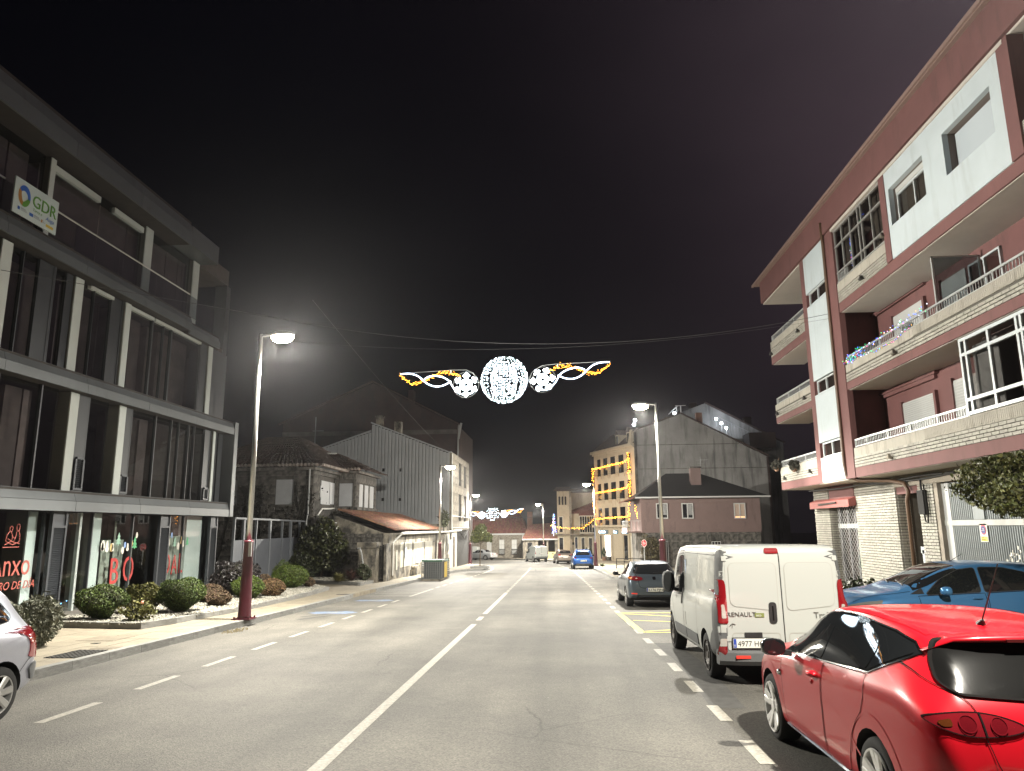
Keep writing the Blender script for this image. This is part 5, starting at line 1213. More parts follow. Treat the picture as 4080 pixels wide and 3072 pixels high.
# roof
q = MB(); q.prism([(9.52, 4, 12.12), (9.52, 33.0, 12.12), (9.52, 33.0, 13.1), (9.52, 4, 13.1)], (.1, 0, 0)); q.box(9.62, 11, 32.9, 33.0, 12.12, 13.1); q.build('roof_fascia', M_RED, AB)
q = MB(); q.box(9.4, 22, 4, 33.5, 13.1, 13.16); q.box(9.34, 9.42, 4, 33.7, 13.13, 13.24); q.build('eave_gutter', mat('gutter_brown', (.22, .15, .13), .6), AB)
MB().box(9.62, 22, 4, 33.0, 12.06, 12.12).build('soffit', M_SOFFW, AB); MB().box(10, 22, 4, 33, 13.16, 13.5).build('roof', M_TILED, AB)
# narrow stair bay with white panels and small windows
for z0, z1 in ((3.5, 4.35), (4.93, 6.66), (7.24, 10.06), (10.62, 12.06)): MB().box(XF - .03, XF + .17, 25.12, 27.24, z0, z1).build('white_panel', M_WALLW, AB)
def slider(y0, y1, z0, z1, x, n=2, par=None, curtain=False, fr=.05, frm=None):
    par = par or AB
    w = MB().box(x + .12, x + .14, y0, y1, z0, z1).build('window', M_CURTN if curtain else M_ROOM, par)
    q = MB(); frm = frm or M_ALW
    q.box(x, x + .06, y0, y1, z0, z0 + fr); q.box(x, x + .06, y0, y1, z1 - fr, z1)
    for i in range(n + 1):
        yy = y0 + (y1 - y0 - fr) * i / n; q.box(x - .004, x + .064, yy, yy + fr, z0, z1)
    sub = par is not AB
    q.build('window_frame', frm, AB if sub else w); MB().box(x + .03, x + .036, y0, y1, z0, z1).build('pane', M_WIN, AB if sub else w)
    return w
for z0, z1 in ((4.37, 4.9), (6.69, 7.2), (10.09, 10.6)):
    slider(25.2, 27.0, z0, z1, XF + .0, 2); MB().box(XF - .05, XF + .08, 25.1, 27.2, z0 - .03, z0).build('sill', M_WALLW, AB)
q = MB(); q.box(XF - .02, XF + .17, 27.26, 27.7, 3.48, 12.1); q.build('pilaster', M_RED, AB); q = MB(); q.box(XF - .02, XF + .17, 24.3, 25.1, 3.48, 12.1); q.build('pilaster', M_RED, AB)
MB().box(XF + .02, 11.0, 25.0, 27.7, 3.45, 3.5).build('soffit', M_SOFFW, AB)
q = MB(); q.tube([(XF - .08, 25.0, 12.6), (XF - .08, 25.0, 12.05), (XF - .06, 25.02, 11.8), (XF - .06, 25.02, 4.0), (XF - .02, 25.0, 3.6), (9.85, 24.7, 3.4), (10.3, 23.6, 3.33), (10.45, 22.9, 3.2), (10.48, 22.75, 2.95), (10.52, 22.98, 2.68), (10.52, 22.98, -.5)], .062, 8)
q.build('drainpipe', M_BROWNP, AB, smooth=True)
# white panel block on the top floor with two windows
wx = XF - .03
q = MB()
for a, b, z0, z1 in ((14.55, 20.12, 9.36, 10.3), (14.55, 20.12, 11.4, 11.96), (14.55, 14.96, 10.3, 11.4), (16.97, 17.97, 10.3, 11.4), (19.94, 20.12, 10.3, 11.4)): q.box(wx, wx + .14, a, b, z0, z1)
q.build('white_panel', M_WALLW, AB)
q = MB()
for a, b in ((14.96, 16.97), (17.97, 19.94)): q.box(wx + .14, wx + .4, a - .02, a, 10.28, 11.42); q.box(wx + .14, wx + .4, b, b + .02, 10.28, 11.42); q.box(wx + .14, wx + .4, a, b, 10.28, 10.3); q.box(wx + .14, wx + .4, a, b, 11.4, 11.42)
q.build('window_reveal', mat('brown_reveal', (.17, .14, .125), .8), AB)
sh = MB().box(wx + .33, wx + .35, 14.96, 16.97, 10.3, 11.4).build('roller_shutter', M_ROOM, AB)
def slats(par, x, y0, y1, z0, z1, m, h=.048):
    me = MB().obox((0, 0, 0), (.014, y1 - y0, h * .78), Euler((0, math.radians(-24), 0)).to_matrix()).mesh('slat', m); n = int((z1 - z0) / h)
    for i in range(n):
        o = bpy.data.objects.new('slat', me); COL.objects.link(o); o.parent = par; o.location = (x, (y0 + y1) / 2, z0 + h * (i + .5))
slats(sh, wx + .31, 14.98, 16.95, 10.31, 11.4, M_SHUTB)
slider(17.97, 19.94, 10.3, 11.25, wx + .22, 2, curtain=True); MB().box(wx + .2, wx + .36, 17.97, 19.94, 11.25, 11.4).build('shutter_box', M_SHUT, AB)
MB().box(wx - .03, XF + .1, 14.3, 24.3, 11.96, 12.06).build('white_trim', M_SOFFW, AB)
q = MB(); q.box(XF - .05, XF + .3, 14.15, 14.55, 9.36, 12.06); q.build('pilaster', M_RED, AB); MB().box(XF - .05, XF + .3, 20.12, 20.46, 9.36, 12.06).build('pilaster', M_RED, AB)
# glazed gallery on the top floor
def gallery(y0, y1, z0, z1, x, cols, rows, nm, frm, back, fr=.045):
    gl = MB().box(x + .03, x + .036, y0, y1, z0, z1).build(nm, M_WIN, AB)
    q = MB()
    for yy in cols: q.box(x, x + .07, yy - fr / 2, yy + fr / 2, z0, z1)
    for zz_ in rows: q.box(x - .006, x + .074, y0, y1, zz_ - fr / 2, zz_ + fr / 2)
    q.build('gallery_frame', frm, gl); return gl
G2 = gallery(20.46, 24.25, 10.06, 11.95, XF + .02, (20.5, 21.3, 22.0, 22.25, 22.9, 23.6, 24.2), (10.1, 10.42, 11.35, 11.92), 'gallery_glazing', mat('dull_aluminium', (.30, .30, .29), .4, metal=.3), None)
for a, b, m in ((20.6, 21.25, M_CURTN), (21.3, 21.6, M_CURTN), (22.9, 23.1, M_CURTN), (23.5, 23.9, M_CURTN)): MB().box(XF + .25, XF + .27, a, b, 10.1, 11.9).build('curtain', m, AB)
q = MB()
for k in range(7): q.box(XF + .02, XF + .05, 23.4 + k * .12, 23.42 + k * .12, 10.06, 10.36)
q.build('low_rail', M_RAIL, AB)
# glazed gallery on the first floor, big white frames
G0 = gallery(8, 17.45, 4.46, 6.3, XF - .02, (17.42, 17.2, 16.28, 15.25, 15.1, 14.2, 13.2, 12), (4.5, 4.82, 5.9, 6.26), 'gallery_glazing', M_ALW, None, .075)
MB().box(XF + .2, XF + .22, 16.3, 17.3, 4.5, 6.1).build('blind', mat('grey_blind', (.33, .36, .37), .8, var=.15), AB); MB().box(XF + .2, XF + .22, 12, 13.6, 4.5, 6.1).build('blind', M_CURTN, AB)
MB().box(10.1, 10.14, 6, 17.4, 4.45, 6.3).build('gallery_room', M_ROOM, AB)
# recessed walls: shutters, doors and slots
for k, (zs0, zs1) in enumerate(((3.8, 5.75), (6.65, 8.6))):
    for a, b, nm, zt in ((21.5, 23.5, 'roller_shutter', zs1), (19.2, 20.45, 'door_shutter', zs1 + .12)):
        MB().box(10.9, 11.0 - .0, a - .1, b + .1, zs0, zt + .08).build('recess_frame', M_RED, AB) if False else None
        s_ = MB().box(10.96, 10.985, a, b, zs0, zt).build(nm, M_SHUT, AB)
        if k == 0: slats(s_, 10.95, a + .01, b - .01, zs0, zt, M_SHUT, .062 if nm == 'roller_shutter' else .08)
    q = MB(); q.box(10.9, 11.0, 23.5, 23.62, zs0, zs1 + .05); q.box(10.9, 11, 21.38, 21.5, zs0, zs1 + .05); q.box(10.9, 11, 20.45, 20.6, zs0, zs1 + .2); q.box(10.9, 11, 21.3, 24.7, zs1 + .38, zs1 + .5); q.box(10.86, 11, 21.2, 24.9, zs1 + .5, SL[k + 1][0] - .02); q.build('recess_reveal', M_RED, AB)
slider(17.6, 19.0, 6.65, 8.7, 10.93, 2)
# frosted partition screen, chimney pot and aerial box on the middle balcony
SCR = MB().box(9.75, 10.95, 18.45, 18.47, 6.65, 8.75).build('partition_screen', glass('frosted_screen', (.62, .66, .68), .5, .35, .75), AB)
q = MB(); q.box(9.72, 9.76, 18.43, 18.49, 6.65, 8.78); q.box(10.9, 10.95, 18.43, 18.49, 6.65, 8.78); q.box(9.72, 10.95, 18.43, 18.49, 8.75, 8.79); q.build('screen_frame', M_RAIL, AB)
DR_ = thing('balcony_jar', 'pale round lidded jar standing on the middle balcony behind the rail', 'jar', (10.0, 20.7, 7.3))
q = MB(); q.lathe([(.001, 6.65), (.14, 6.65), (.15, 7.4), (.13, 7.5)], 14, (10.0, 20.7, 0)); q.lathe([(.001, 7.64), (.17, 7.62), (.18, 7.5), (.001, 7.49)], 14, (10, 20.7, 0)); q.build('body', mat('pale_jar', (.45, .44, .42), .6), DR_, smooth=True)

# ground floor front
def gbox(y0, y1, z0, z1, x0, x1, nm, m, par=None): return MB().box(x0, x1, y0, y1, z0, z1).build(nm, m, par or AB)
gbox(17.6, 23.86, 3.12, 3.48, 10.55, 11, 'lintel', M_PLAST if False else mat('concrete_lintel', (.24, .215, .18), .9, var=.25, vscale=2)); gbox(22.4, 23.86, 2.9, 3.3, 10.62, 10.8, 'door_head', M_RED)
gbox(27.1, 29.5, 2.98, 3.42, 10.55, 10.7, 'fascia_board', M_RED); 
q = MB(); q.prism([(10.58, 26.98, 2.98), (10.58, 26.98, 2.66), (10.3, 26.98, 2.62), (10.3, 26.98, 2.88)], (0, 4.1, 0)); o = q.build('awning_box', mat('awning_red', (.20, .055, .048), .6, var=.15, stain=(.2, .11, .1), stain_amt=.25), AB); fixn(o.data)
q = MB(); q.tube([(10.27, 28.1, 2.8), (10.25, 29.9, 2.76)], .03, 6); q.build('awning_bar', M_IRON, AB)
gbox(27.15, 29.45, -.9, 2.95, 11.0, 11.05, 'shop_door', M_ROOM)
gbox(27.2, 29.4, -.9, 2.9, 10.9, 10.91, 'shop_glass', M_WIN); gbox(27.12, 29.5, 1.85, 2.02, 10.8, 10.89, 'transom', M_RAIL)
q = MB()
for yy in (27.15, 27.9, 28.6, 29.4): q.box(10.84, 10.9, yy - .05, yy + .05, -.9, 2.9)
q.build('door_frame', mat('grey_door_frame', (.13, .13, .14), .5), AB)
q = MB()
for k in range(24):
    for sgn in (1, -1):
        za = -.9 + k * .2; ya, yb = (27.15, 29.45) if sgn > 0 else (29.45, 27.15)
        z2 = za + 1.9; 
        if z2 > 2.9: 
            f = (2.9 - za) / 1.9; yb = ya + (yb - ya) * f; z2 = 2.9
        if za < 2.88: q.beam((10.78, ya, za), (10.78, yb, z2), .008, .014, up=(1, 0, 0))
for k in range(9):
    for sgn in (1, -1):
        ya = 27.15 + k * .28 if sgn > 0 else 29.45 - k * .28; yb = 29.45 if sgn > 0 else 27.15; f = abs(yb - ya) / 2.3
        if f > .05: q.beam((10.78, ya, -.9), (10.78, yb, -.9 + 1.9 * f), .008, .014, up=(1, 0, 0))
q.build('lattice_grille', mat('grille_silver', (.38, .38, .38), .4, metal=.6), AB)
for a, z0, m in ((27.5, .45, 'green_card'), (27.55, .95, 'white_card'), (27.25, .8, 'white_card')): gbox(a, a + .32, z0, z0 + .42, 10.885, 10.893, 'door_notice', MATS[m])
# recessed doorway
gbox(22.4, 23.86, -.8, 3.3, 11.3, 11.35, 'doorway_back', mat('doorway_brown', (.17, .12, .085), .8, var=.35, vscale=1.3)); gbox(22.45, 23.5, 1.1, 1.3, 11.0, 11.1, 'door_rail', M_ALW); gbox(23.3, 23.42, -.8, 1.2, 11, 11.1, 'door_stile', M_ALW); gbox(22.5, 22.62, -.8, 1.2, 11, 11.1, 'door_stile', M_ALW); gbox(22.62, 23.3, -.8, 1.1, 11.05, 11.06, 'door_glass', M_WIN)
# garage door of vertical ribs
GD = gbox(17.65, 21.32, -.6, 3.1, 10.76, 10.8, 'garage_door', mat('garage_steel', (.155, .175, .18), .5, metal=.3, var=.15, vscale=2, stain=(.1, .11, .115), stain_amt=.2, stain_scale=(3, 3, .4)))
rm = MB().prism([(-.03, -.032, 0), (0, -.018, 0), (0, .018, 0), (-.03, .032, 0)][::-1] if False else [(0, -.034, 0), (-.035, -.02, 0), (-.035, .02, 0), (0, .034, 0)], (0, 0, 1)).mesh('rib', MATS['garage_steel']); fixn(rm)
for k in range(38):
    yy = 17.75 + k * .0925
    for z0, z1 in ((-.6, 1.92), (2.08, 3.08)):
        o = bpy.data.objects.new('rib', rm); COL.objects.link(o); o.parent = GD; o.location = (10.762, yy, z0); o.scale = (1, 1, z1 - z0)
gbox(17.65, 21.3, 1.93, 2.07, 10.7, 10.77, 'cross_bar', mat('bar_pale', (.34, .35, .33), .5, var=.15)); gbox(21.3, 21.5, -.6, 3.12, 10.6, 10.82, 'door_jamb', MATS['concrete_lintel']); gbox(20.95, 21.3, -.6, 3.1, 10.72, 10.765, 'door_post', M_PIPE); gbox(17.62, 17.75, -.5, 3.1, 10.7, 10.77, 'door_post', M_PIPE)
gbox(19.35, 19.85, 2.08, 2.6, 10.7, 10.76, 'wicket_plate', MATS['garage_steel'])
q = MB()
for k in range(40): q.obox((10.722, 18.25 + random.gauss(0, .18), 1.0 + random.gauss(0, .18)), (.004, random.uniform(.02, .07), random.uniform(.02, .1)))
q.build('torn_paper', MATS['white_card'], GD, kind='stuff')
# no-parking plate
NP = thing('no_parking_sign', 'narrow white and yellow no-parking plate on the ribbed garage door', 'sign', (10.7, 19.6, 1.7))
MB().box(10.7, 10.715, 19.3, 19.62, 1.52, 1.97).build('plate', mat('plate_white', (.6, .6, .57), .5), NP)
def discx(y, z, r, x, m, nm, n=24): o = MB().prism([(x, y + r * math.cos(k * 2 * math.pi / n), z + r * math.sin(k * 2 * math.pi / n)) for k in range(n)], (.003, 0, 0)).build(nm, m, NP); fixn(o.data)
discx(19.46, 1.82, .125, 10.695, MATS['sign_red'], 'red_ring'); discx(19.46, 1.82, .098, 10.692, mat('sign_blue', (.02, .03, .16), .5), 'blue_disc')
MB().box(10.696, 10.7, 19.32, 19.6, 1.535, 1.655).build('yellow_band', mat('sign_yellow', (.55, .42, .06), .5), NP)
text('NO', (10.689, 19.5, 1.83), (0, -1, 0), (0, 0, 1), .05, MATS['plate_white'], NP, ext=.0008); text('APARCAR', (10.689, 19.545, 1.795), (0, -1, 0), (0, 0, 1), .032, MATS['plate_white'], NP, ext=.0008)
text('VADO', (10.694, 19.56, 1.61), (0, -1, 0), (0, 0, 1), .035, M_BLACK, NP, ext=.0008); text('PERMANENTE', (10.694, 19.59, 1.56), (0, -1, 0), (0, 0, 1), .032, M_BLACK, NP, ext=.0008)
# shop name board
SB = thing('name_board', 'black shop name board with pale lettering half hidden behind the clipped tree', 'sign', (10, 17.2, 3.3))
MB().box(10.0, 10.3, 15.9, 18.1, 2.55, 3.42).build('board', mat('board_black', (.016, .018, .022), .4), SB); 
q = MB(); q.box(9.92, 10.32, 15.8, 18.2, 3.42, 3.47); q.box(9.96, 10.3, 15.85, 18.15, 3.36, 3.4); q.build('cornice', MATS['bar_pale'], SB)
q = MB(); q.tube([(9.99, 18.0, 2.6), (9.99, 18.0, 3.12), (9.99, 17.92, 3.24), (9.99, 17.84, 3.26), (9.99, 16.2, 3.26), (9.99, 16.1, 3.22), (9.99, 16.04, 3.1), (9.99, 16.04, 2.6)], .014, 5); q.build('border_line', M_ALW, SB)
text('PINSTELERIA', (9.995, 17.86, 2.86), (0, -1, 0), (0, 0, 1), .42, mat('pale_letters', (.40, .46, .42), .6), SB, ext=.006, sx=.62)
# cables and a cable box under the soffit
q = MB(); q.tube([(10.3, 31, 3.36), (10.4, 28, 3.3), (10.45, 26, 3.34), (10.42, 24, 3.3), (10.45, 22, 3.36), (10.5, 20, 3.33), (10.45, 18.2, 3.4)], .035, 5); q.tube([(10.42, 25, 3.3), (10.5, 22, 3.26), (10.5, 18.3, 3.36)], .025, 5); q.build('cable_run', M_WIRE, AB)
WB = thing('junction_box', 'black cable junction box with looped cables on the brick pier', 'cable box', (10.5, 22.0, 2.6))
q = MB(); q.box(10.45, 10.58, 21.85, 22.2, 2.25, 2.95); q.build('box', M_BLACK, WB); q = MB(); q.tube([(10.5, 22.0, 3.3), (10.5, 22.0, 2.9)], .03, 5); q.tube([(10.48, 21.95, 2.3), (10.48, 21.9, 2.05), (10.48, 21.78, 2.02), (10.48, 21.74, 2.2), (10.48, 21.78, 2.8), (10.48, 21.8, 3.1)], .022, 5); q.build('cable_loop', M_BLACK, WB)
WBd = thing('leaning_board', 'dark brown board leaning in the recessed doorway of the red building', 'board', (10.7, 22.0, .4))
q = MB(); q.beam((10.5, 22.45, -.4), (10.62, 21.9, .82), .04, .5, up=(1, 0, 0)); q.build('board', mat('brown_board', (.085, .05, .03), .7), WBd)
for y, z, lb in ((29.9, 4.35, 'dark hanging plant ball in front of the lowest end balcony'), (32.3, 4.55, 'dark hanging plant at the outer corner of the lowest end balcony')):
    hp = thing('hanging_plant', lb, 'plant', (XF - .15, y, z), 'plants hung on the end balcony')
    p_, n_ = shell(420, .2, .2, .22, 0, .25, .6, seed=int(y)); link('leaves', leafmesh('leaves', p_ + np.array([XF - .17, y, z]), n_, .07, mat('dark_fern', (.03, .03, .022), .8, island=.4), .3), hp)
    q = MB(); q.lathe([(.001, z - .28), (.07, z - .25), (.13, z - .08)], 8, (XF - .17, y, 0)); q.tube([(XF - .17, y, z), (XF - .02, y, z + .35)], .008, 4); q.build('pot', M_POT, hp)
pieces('brick', bricks, M_BRICK, AB, 300)
# coloured fairy lights
def fairy(label, path, n, spread, rb=.016):
    P = [Vector(p) for p in path]; t_ = thing('fairy_lights', label, 'fairy lights', P[0], 'coloured fairy lights on the red building')
    ln = [0]
    for a, b in zip(P[:-1], P[1:]): ln.append(ln[-1] + (b - a).length)
    def at(t):
        d = t * ln[-1]
        for i in range(len(P) - 1):
            if d <= ln[i + 1] + 1e-6: return P[i].lerp(P[i + 1], (d - ln[i]) / max(1e-6, ln[i + 1] - ln[i]))
        return P[-1]
    q = MB(); q.tube([at(k / 20) for k in range(21)], .005, 4); q.build('wire', M_WIRE, t_)
    qs = [MB() for _ in MC]
    for k in range(n):
        p = at((k + .5) / n); j = random.choice([0, 0, 2, 2, 4, 3, 0, 1]); qs[j].octa(p + Vector((random.uniform(-.03, 0), random.gauss(0, spread), random.gauss(0, spread))), rb * random.uniform(.6, 1.1))
    for m, q in zip(MC, qs):
        if q.v: q.build('bulbs', m, t_, kind='stuff')
fairy('coloured fairy lights wound along the middle balcony rail', [(XF - .02, 24.2, 7.3), (XF - .02, 22.5, 7.42), (XF - .02, 20.5, 7.5), (XF - .02, 18.6, 7.48)], 74, .06, .018)
fairy('coloured fairy lights dangling below the middle balcony rail', [(XF - .03, 24.1, 7.22), (XF - .03, 23.2, 7.25), (XF - .03, 22.0, 7.12), (XF - .03, 20.6, 7.1), (XF - .03, 19.4, 7.28)], 46, .03, .015)
fairy('bunched blue and green fairy lights at the far end of the middle balcony', [(XF - .03, 24.2, 7.3), (XF - .03, 23.4, 7.32), (XF - .03, 22.8, 7.4)], 60, .09, .016)
fairy('coloured fairy lights hanging inside the top glazed gallery', [(XF + .1, 23.1, 10.25), (XF + .1, 23.1, 11.2)], 26, .03, .018); fairy('short coloured fairy lights at the top of the gallery curtain', [(XF + .1, 22.3, 11.35), (XF + .1, 21.9, 11.6)], 8, .05, .018)
# ================================================================ street lamps
M_MAROON = mat('maroon_paint', (.066, .008, .015), .38, var=.12, vscale=3, coat=.3)
M_CHROME = mat('galvanised_steel', (.50, .50, .48), .3, metal=1.0, var=.08)
M_LED = emit('lamp_lens', (1.0, .86, .62), 60)
M_HEAD = mat('lamp_head_grey', (.20, .20, .20), .4, metal=.5)
def lamp(x, y, hgt, toward, label, pw=1.0, arm=.34, zb=None, tip=32, cone=178, gl=1.0, fw=None):
    """maroon tapered base, bright steel pole, short arm and flat head turned to the road"""
    z = (gz(y) + .15) if zb is None else zb
    t = thing('street_lamp', label, 'street lamp', (x, y, z), 'street lamps with maroon bases')
    q = MB(); q.lathe([(.001, z + .02), (.185, z + .02), (.165, z + .1), (.14, z + 1.0), (.115, z + 1.9), (.125, z + 1.92), (.125, z + 2.0), (.001, z + 2.0)], 18, (x, y, 0)); o = q.build('base', M_MAROON, t, smooth=True)
    q = MB(); q.box(x - .24, x + .24, y - .24, y + .24, z, z + .03)
    q.build('base_plate', M_MAROON, o)
    for a in (-1, 1):
        for b in (-1, 1): MB().lathe([(.001, z + .08), (.022, z + .08), (.025, z + .03)], 6, (x + a * .19, y + b * .19, 0)).build('bolt', M_MAROON, o)
    q = MB(); q.tube([(x, y, z + 2.0), (x, y, z + hgt)], [.075, .05], 12); q.build('pole', M_CHROME, t, smooth=True)
    d = Vector((toward[0], toward[1], .1)).normalized(); e = Vector((x, y, z + hgt - .06)); h = e + d * arm
    q = MB(); q.tube([e, h], .04, 8); q.build('arm', M_HEAD, t)
    u = Vector((toward[0], toward[1], 0)).normalized(); s_ = Vector((-u.y, u.x, 0)); R = Matrix((u, s_, Vector((0, 0, 1)))).transposed()
    c = h + u * .3
    q = MB()
    V = []; n = 16
    for (r, dz) in ((.02, .07), (.7, .06), (1.0, .0), (1.0, -.03), (.9, -.05)):
        for k in range(n): a = 2 * math.pi * k / n; V.append(c + R @ Vector((.36 * r * math.cos(a), .17 * r * math.sin(a), dz)))
    q.add(V, [(i * n + k, i * n + (k + 1) % n, (i + 1) * n + (k + 1) % n, (i + 1) * n + k) for i in range(4) for k in range(n)]); q.build('head', M_HEAD, t, smooth=True)
    V = []; q = MB()
    for (r, dz) in ((.9, -.03), (.92, -.1), (.78, -.18), (.45, -.235), (.02, -.25)):
        for k in range(n): a = 2 * math.pi * k / n; V.append(c + R @ Vector((.36 * r * math.cos(a), .17 * r * math.sin(a), dz)))
    q.add(V, [(i * n + k, i * n + (k + 1) % n, (i + 1) * n + (k + 1) % n, (i + 1) * n + k) for i in range(4) for k in range(n)]); q.build('lens', M_LED, t, smooth=True)
    if pw:
        L = bpy.data.lights.new('lamp_spot', 'SPOT'); L.energy = LAMP_SPOT * pw * 4; L.color = LAMP_COL; L.spot_size = math.radians(cone); L.spot_blend = .35; L.shadow_soft_size = .12
        o = bpy.data.objects.new('lamp_spot', L); COL.objects.link(o); o.location = c - Vector((0, 0, .3)); o.rotation_euler = (u * math.sin(math.radians(tip)) - Vector((0, 0, math.cos(math.radians(tip))))).to_track_quat('-Z', 'Y').to_euler(); adopt(o, t)
        L = bpy.data.lights.new('lamp_glow', 'POINT'); L.energy = LAMP_POINT * pw * gl; L.color = LAMP_COL; L.shadow_soft_size = .12
        o = bpy.data.objects.new('lamp_glow', L); COL.objects.link(o); o.location = c - Vector((0, 0, .34)); adopt(o, t)
    if fw:
        d_, cn, en = fw
        L = bpy.data.lights.new('lamp_throw', 'SPOT'); L.energy = en; L.color = LAMP_COL; L.spot_size = math.radians(cn); L.spot_blend = .6; L.shadow_soft_size = .12
        o = bpy.data.objects.new('lamp_throw', L); COL.objects.link(o); o.location = c + u * .1 - Vector((0, 0, .3)); o.rotation_euler = Vector(d_).to_track_quat('-Z', 'Y').to_euler(); adopt(o, t)
    return t
la = lamp(-8.2, 18.95, 7.6, (1, -.1), 'street lamp nearest on the left, standing before the planter bushes', .9, gl=.35, fw=((1, .1, .28), 112, 8500))
q = MB(); q.box(-8.15, -8.07, 18.83, 18.86, 1.3, 1.68); q.build('sticker', mat('sticker_white', (.5, .5, .5), .6), la)
lamp(3.98, 29.5, 7.45, (-1, -.1), 'street lamp on the right rising behind the grey hatchback', .9, tip=8, gl=.5, fw=((-.12, 1, .1), 120, 11500))
lamp(-7.85, 47.5, 7.0, (1, .05), 'street lamp on the left standing behind the waste bins', .95, gl=.6, fw=((1, .3, .15), 120, 9000))
lamp(-9.35, 75.5, 7.0, (1, -.1), 'street lamp on the left at the bend by the small round tree', 1.0)
lamp(-2.3, 96, 7.1, (-1, -.2), 'farthest street lamp, rising behind the far white van', 1.1)
lamp(2.95, 64.5, 7.1, (-1, 0), 'street lamp on the right beside the bright blue car', 1.15)
lamp(4.6, 4.2, 7.2, (-1, .2), 'street lamp above the red car, its head over the frame', .62, tip=4, cone=140, gl=.7)

# ================================================================ christmas light decorations over the street
M_WHITEL = emit('white_led', (.80, .93, 1.0), 9); M_ROPE = emit('rope_light', (.66, .82, 1.0), 7); M_GREENF = mat('frame_green', (.10, .16, .13), .5, metal=.4)
def decoration(label, c, k, full=True):
    """light ball between two wings with snowflakes; k scales metres; modelled where it hangs"""
    cx, cy, cz = c; tilt = .036
    t = thing('light_decoration', label, 'christmas lights', c, 'christmas lights hung across the street')
    def at(x, z, y=0): return (cx + x * k, cy + y * k, cz + (z + x * tilt) * k)
    q = MB(); r = .82
    for a in range(6):
        an = math.pi * a / 6; q.tube([at(r * math.cos(th) * math.cos(an), r * math.sin(th), r * math.cos(th) * math.sin(an)) for th in np.linspace(0, 2 * math.pi, 25)], .004 * k, 4)
    q.build('ball_frame', M_GREENF, t)
    q = MB(); nc = 30 if full else 12
    for a in range(nc):
        an = 2 * math.pi * a / nc; ci = math.cos(an); si = math.sin(an)
        for rr in (1.0, .55):
            if random.random() < (.06 if rr == 1 else .3): continue
            zz_ = -r * math.sqrt(max(0, 1 - rr * rr)) if rr < 1 else 0
            hh = r * .98
            n = 18 if full else 6
            for j in range(n):
                zc = -hh + 2 * hh * (j + random.random() * .5) / n; rad = r * rr * math.sqrt(max(0, 1 - (zc / r) ** 2))
                if random.random() < .22 or (rr < 1 and abs(zc) > .6): continue
                q.octa(at(rad * ci, zc, rad * si), (.016 if random.random() < .75 else .028) * k * (1 if full else 1.9))
    q.build('ball_bulbs', M_WHITEL, t, kind='stuff')
    for sgn in (-1, 1):
        fx, fz = sgn * 1.36, -.1 + (.03 if sgn > 0 else 0)
        q = MB()
        rot = .5 if sgn < 0 else .12
        for a in range(6):
            an = rot + math.pi / 3 * a; ux, uz = math.cos(an), math.sin(an)
            q.tube([at(fx + ux * .06, fz + uz * .06), at(fx + ux * .3, fz + uz * .3)], .035 * k, 5)
            for (du, dv) in ((.40, 0), (.33, .075), (.33, -.075), (.17, .05), (.17, -.05)): q.octa(at(fx + ux * du - uz * dv, fz + uz * du + ux * dv), .06 * k)
        q.build('snowflake', M_WHITEL, t)
        q = MB(); q.tube([at(fx + .46 * math.cos(th), fz + .46 * math.sin(th)) for th in np.linspace(0, 2 * math.pi, 25)], .005 * k, 4)
        q.tube([at(sgn * x, z) for x, z in ((1.0, .0), (1.1, .3), (1.35, .44), (1.8, .46), (3.75, .45))], .009 * k, 4)
        q.tube([at(sgn * .82, -.03), at(sgn * .95, -.05)], .012 * k, 4); q.tube([at(sgn * 1.9, .46), at(sgn * 1.9, .36)], .03 * k, 5); q.build('wing_frame', M_RAIL, t)
        w1 = [(3.72, .42), (3.4, .42), (3.1, .32), (2.75, .02), (2.45, -.1), (2.15, -.07), (1.9, .06)]
        w2 = [(2.85, .2), (2.6, .29), (2.25, .24), (1.98, .08), (1.8, -.2), (1.55, -.42), (1.3, -.44), (1.12, -.4)]
        for w in (w1, w2):
            P = [Vector(p) for p in w]; sm = []
            for i in range(len(P) - 1):
                p0 = P[max(i - 1, 0)]; p1 = P[i]; p2 = P[i + 1]; p3 = P[min(i + 2, len(P) - 1)]
                for u in (0, .25, .5, .75): sm.append(.5 * ((2 * p1) + (-p0 + p2) * u + (2 * p0 - 5 * p1 + 4 * p2 - p3) * u * u + (-p0 + 3 * p1 - 3 * p2 + p3) * u ** 3))
            sm.append(P[-1]); MB().tube([at(sgn * p.x, p.y) for p in sm], .019 * k * (1 if full else 1.5), 6).build('rope_light', M_ROPE, t)
        q = MB(); wire = []
        for i in range(150 if full else 34):
            u = i / (150 if full else 34); x = 3.75 - 2.2 * u; z = .22 + .17 * math.sin(u * 2 * math.pi * 1.05 + 3.0) + .0 + random.gauss(0, .04) + (.16 * (1 - min(1, u * 6)))
            q.octa(at(sgn * x, z, random.uniform(-.05, .05)), random.choice((.010, .012, .017)) * k * (1 if full else 2)); 
        q.build('gold_bulbs', M_GOLD, t, kind='stuff')
    for (lx, pw) in ((0, 60),):
        L = bpy.data.lights.new('deco_glow', 'POINT'); L.energy = pw * k; L.color = (.72, .88, 1.0); L.shadow_soft_size = .5 * k
        o = bpy.data.objects.new('deco_glow', L); COL.objects.link(o); o.location = at(lx, -1.3, 0); adopt(o, t)
decoration('big glowing ball with winged snowflakes hung over the near stretch of street', (-1.89, 25, 7.12), 1.0)
decoration('small distant light ball with winged snowflakes over the far bend', (-8.15, 88, 3.66), .98, False)
def cable(label, pts, r=.012):
    t = MB(); P = [Vector(p) for p in pts]; t.tube(P, r, 5); o = t.build('overhead_cable', M_WIREG); c = P[len(P) // 2]
    tag(o, label, 'cable', 'overhead cables'); return o
M_WIREG = mat('cable_grey', (.045, .045, .045), .7)
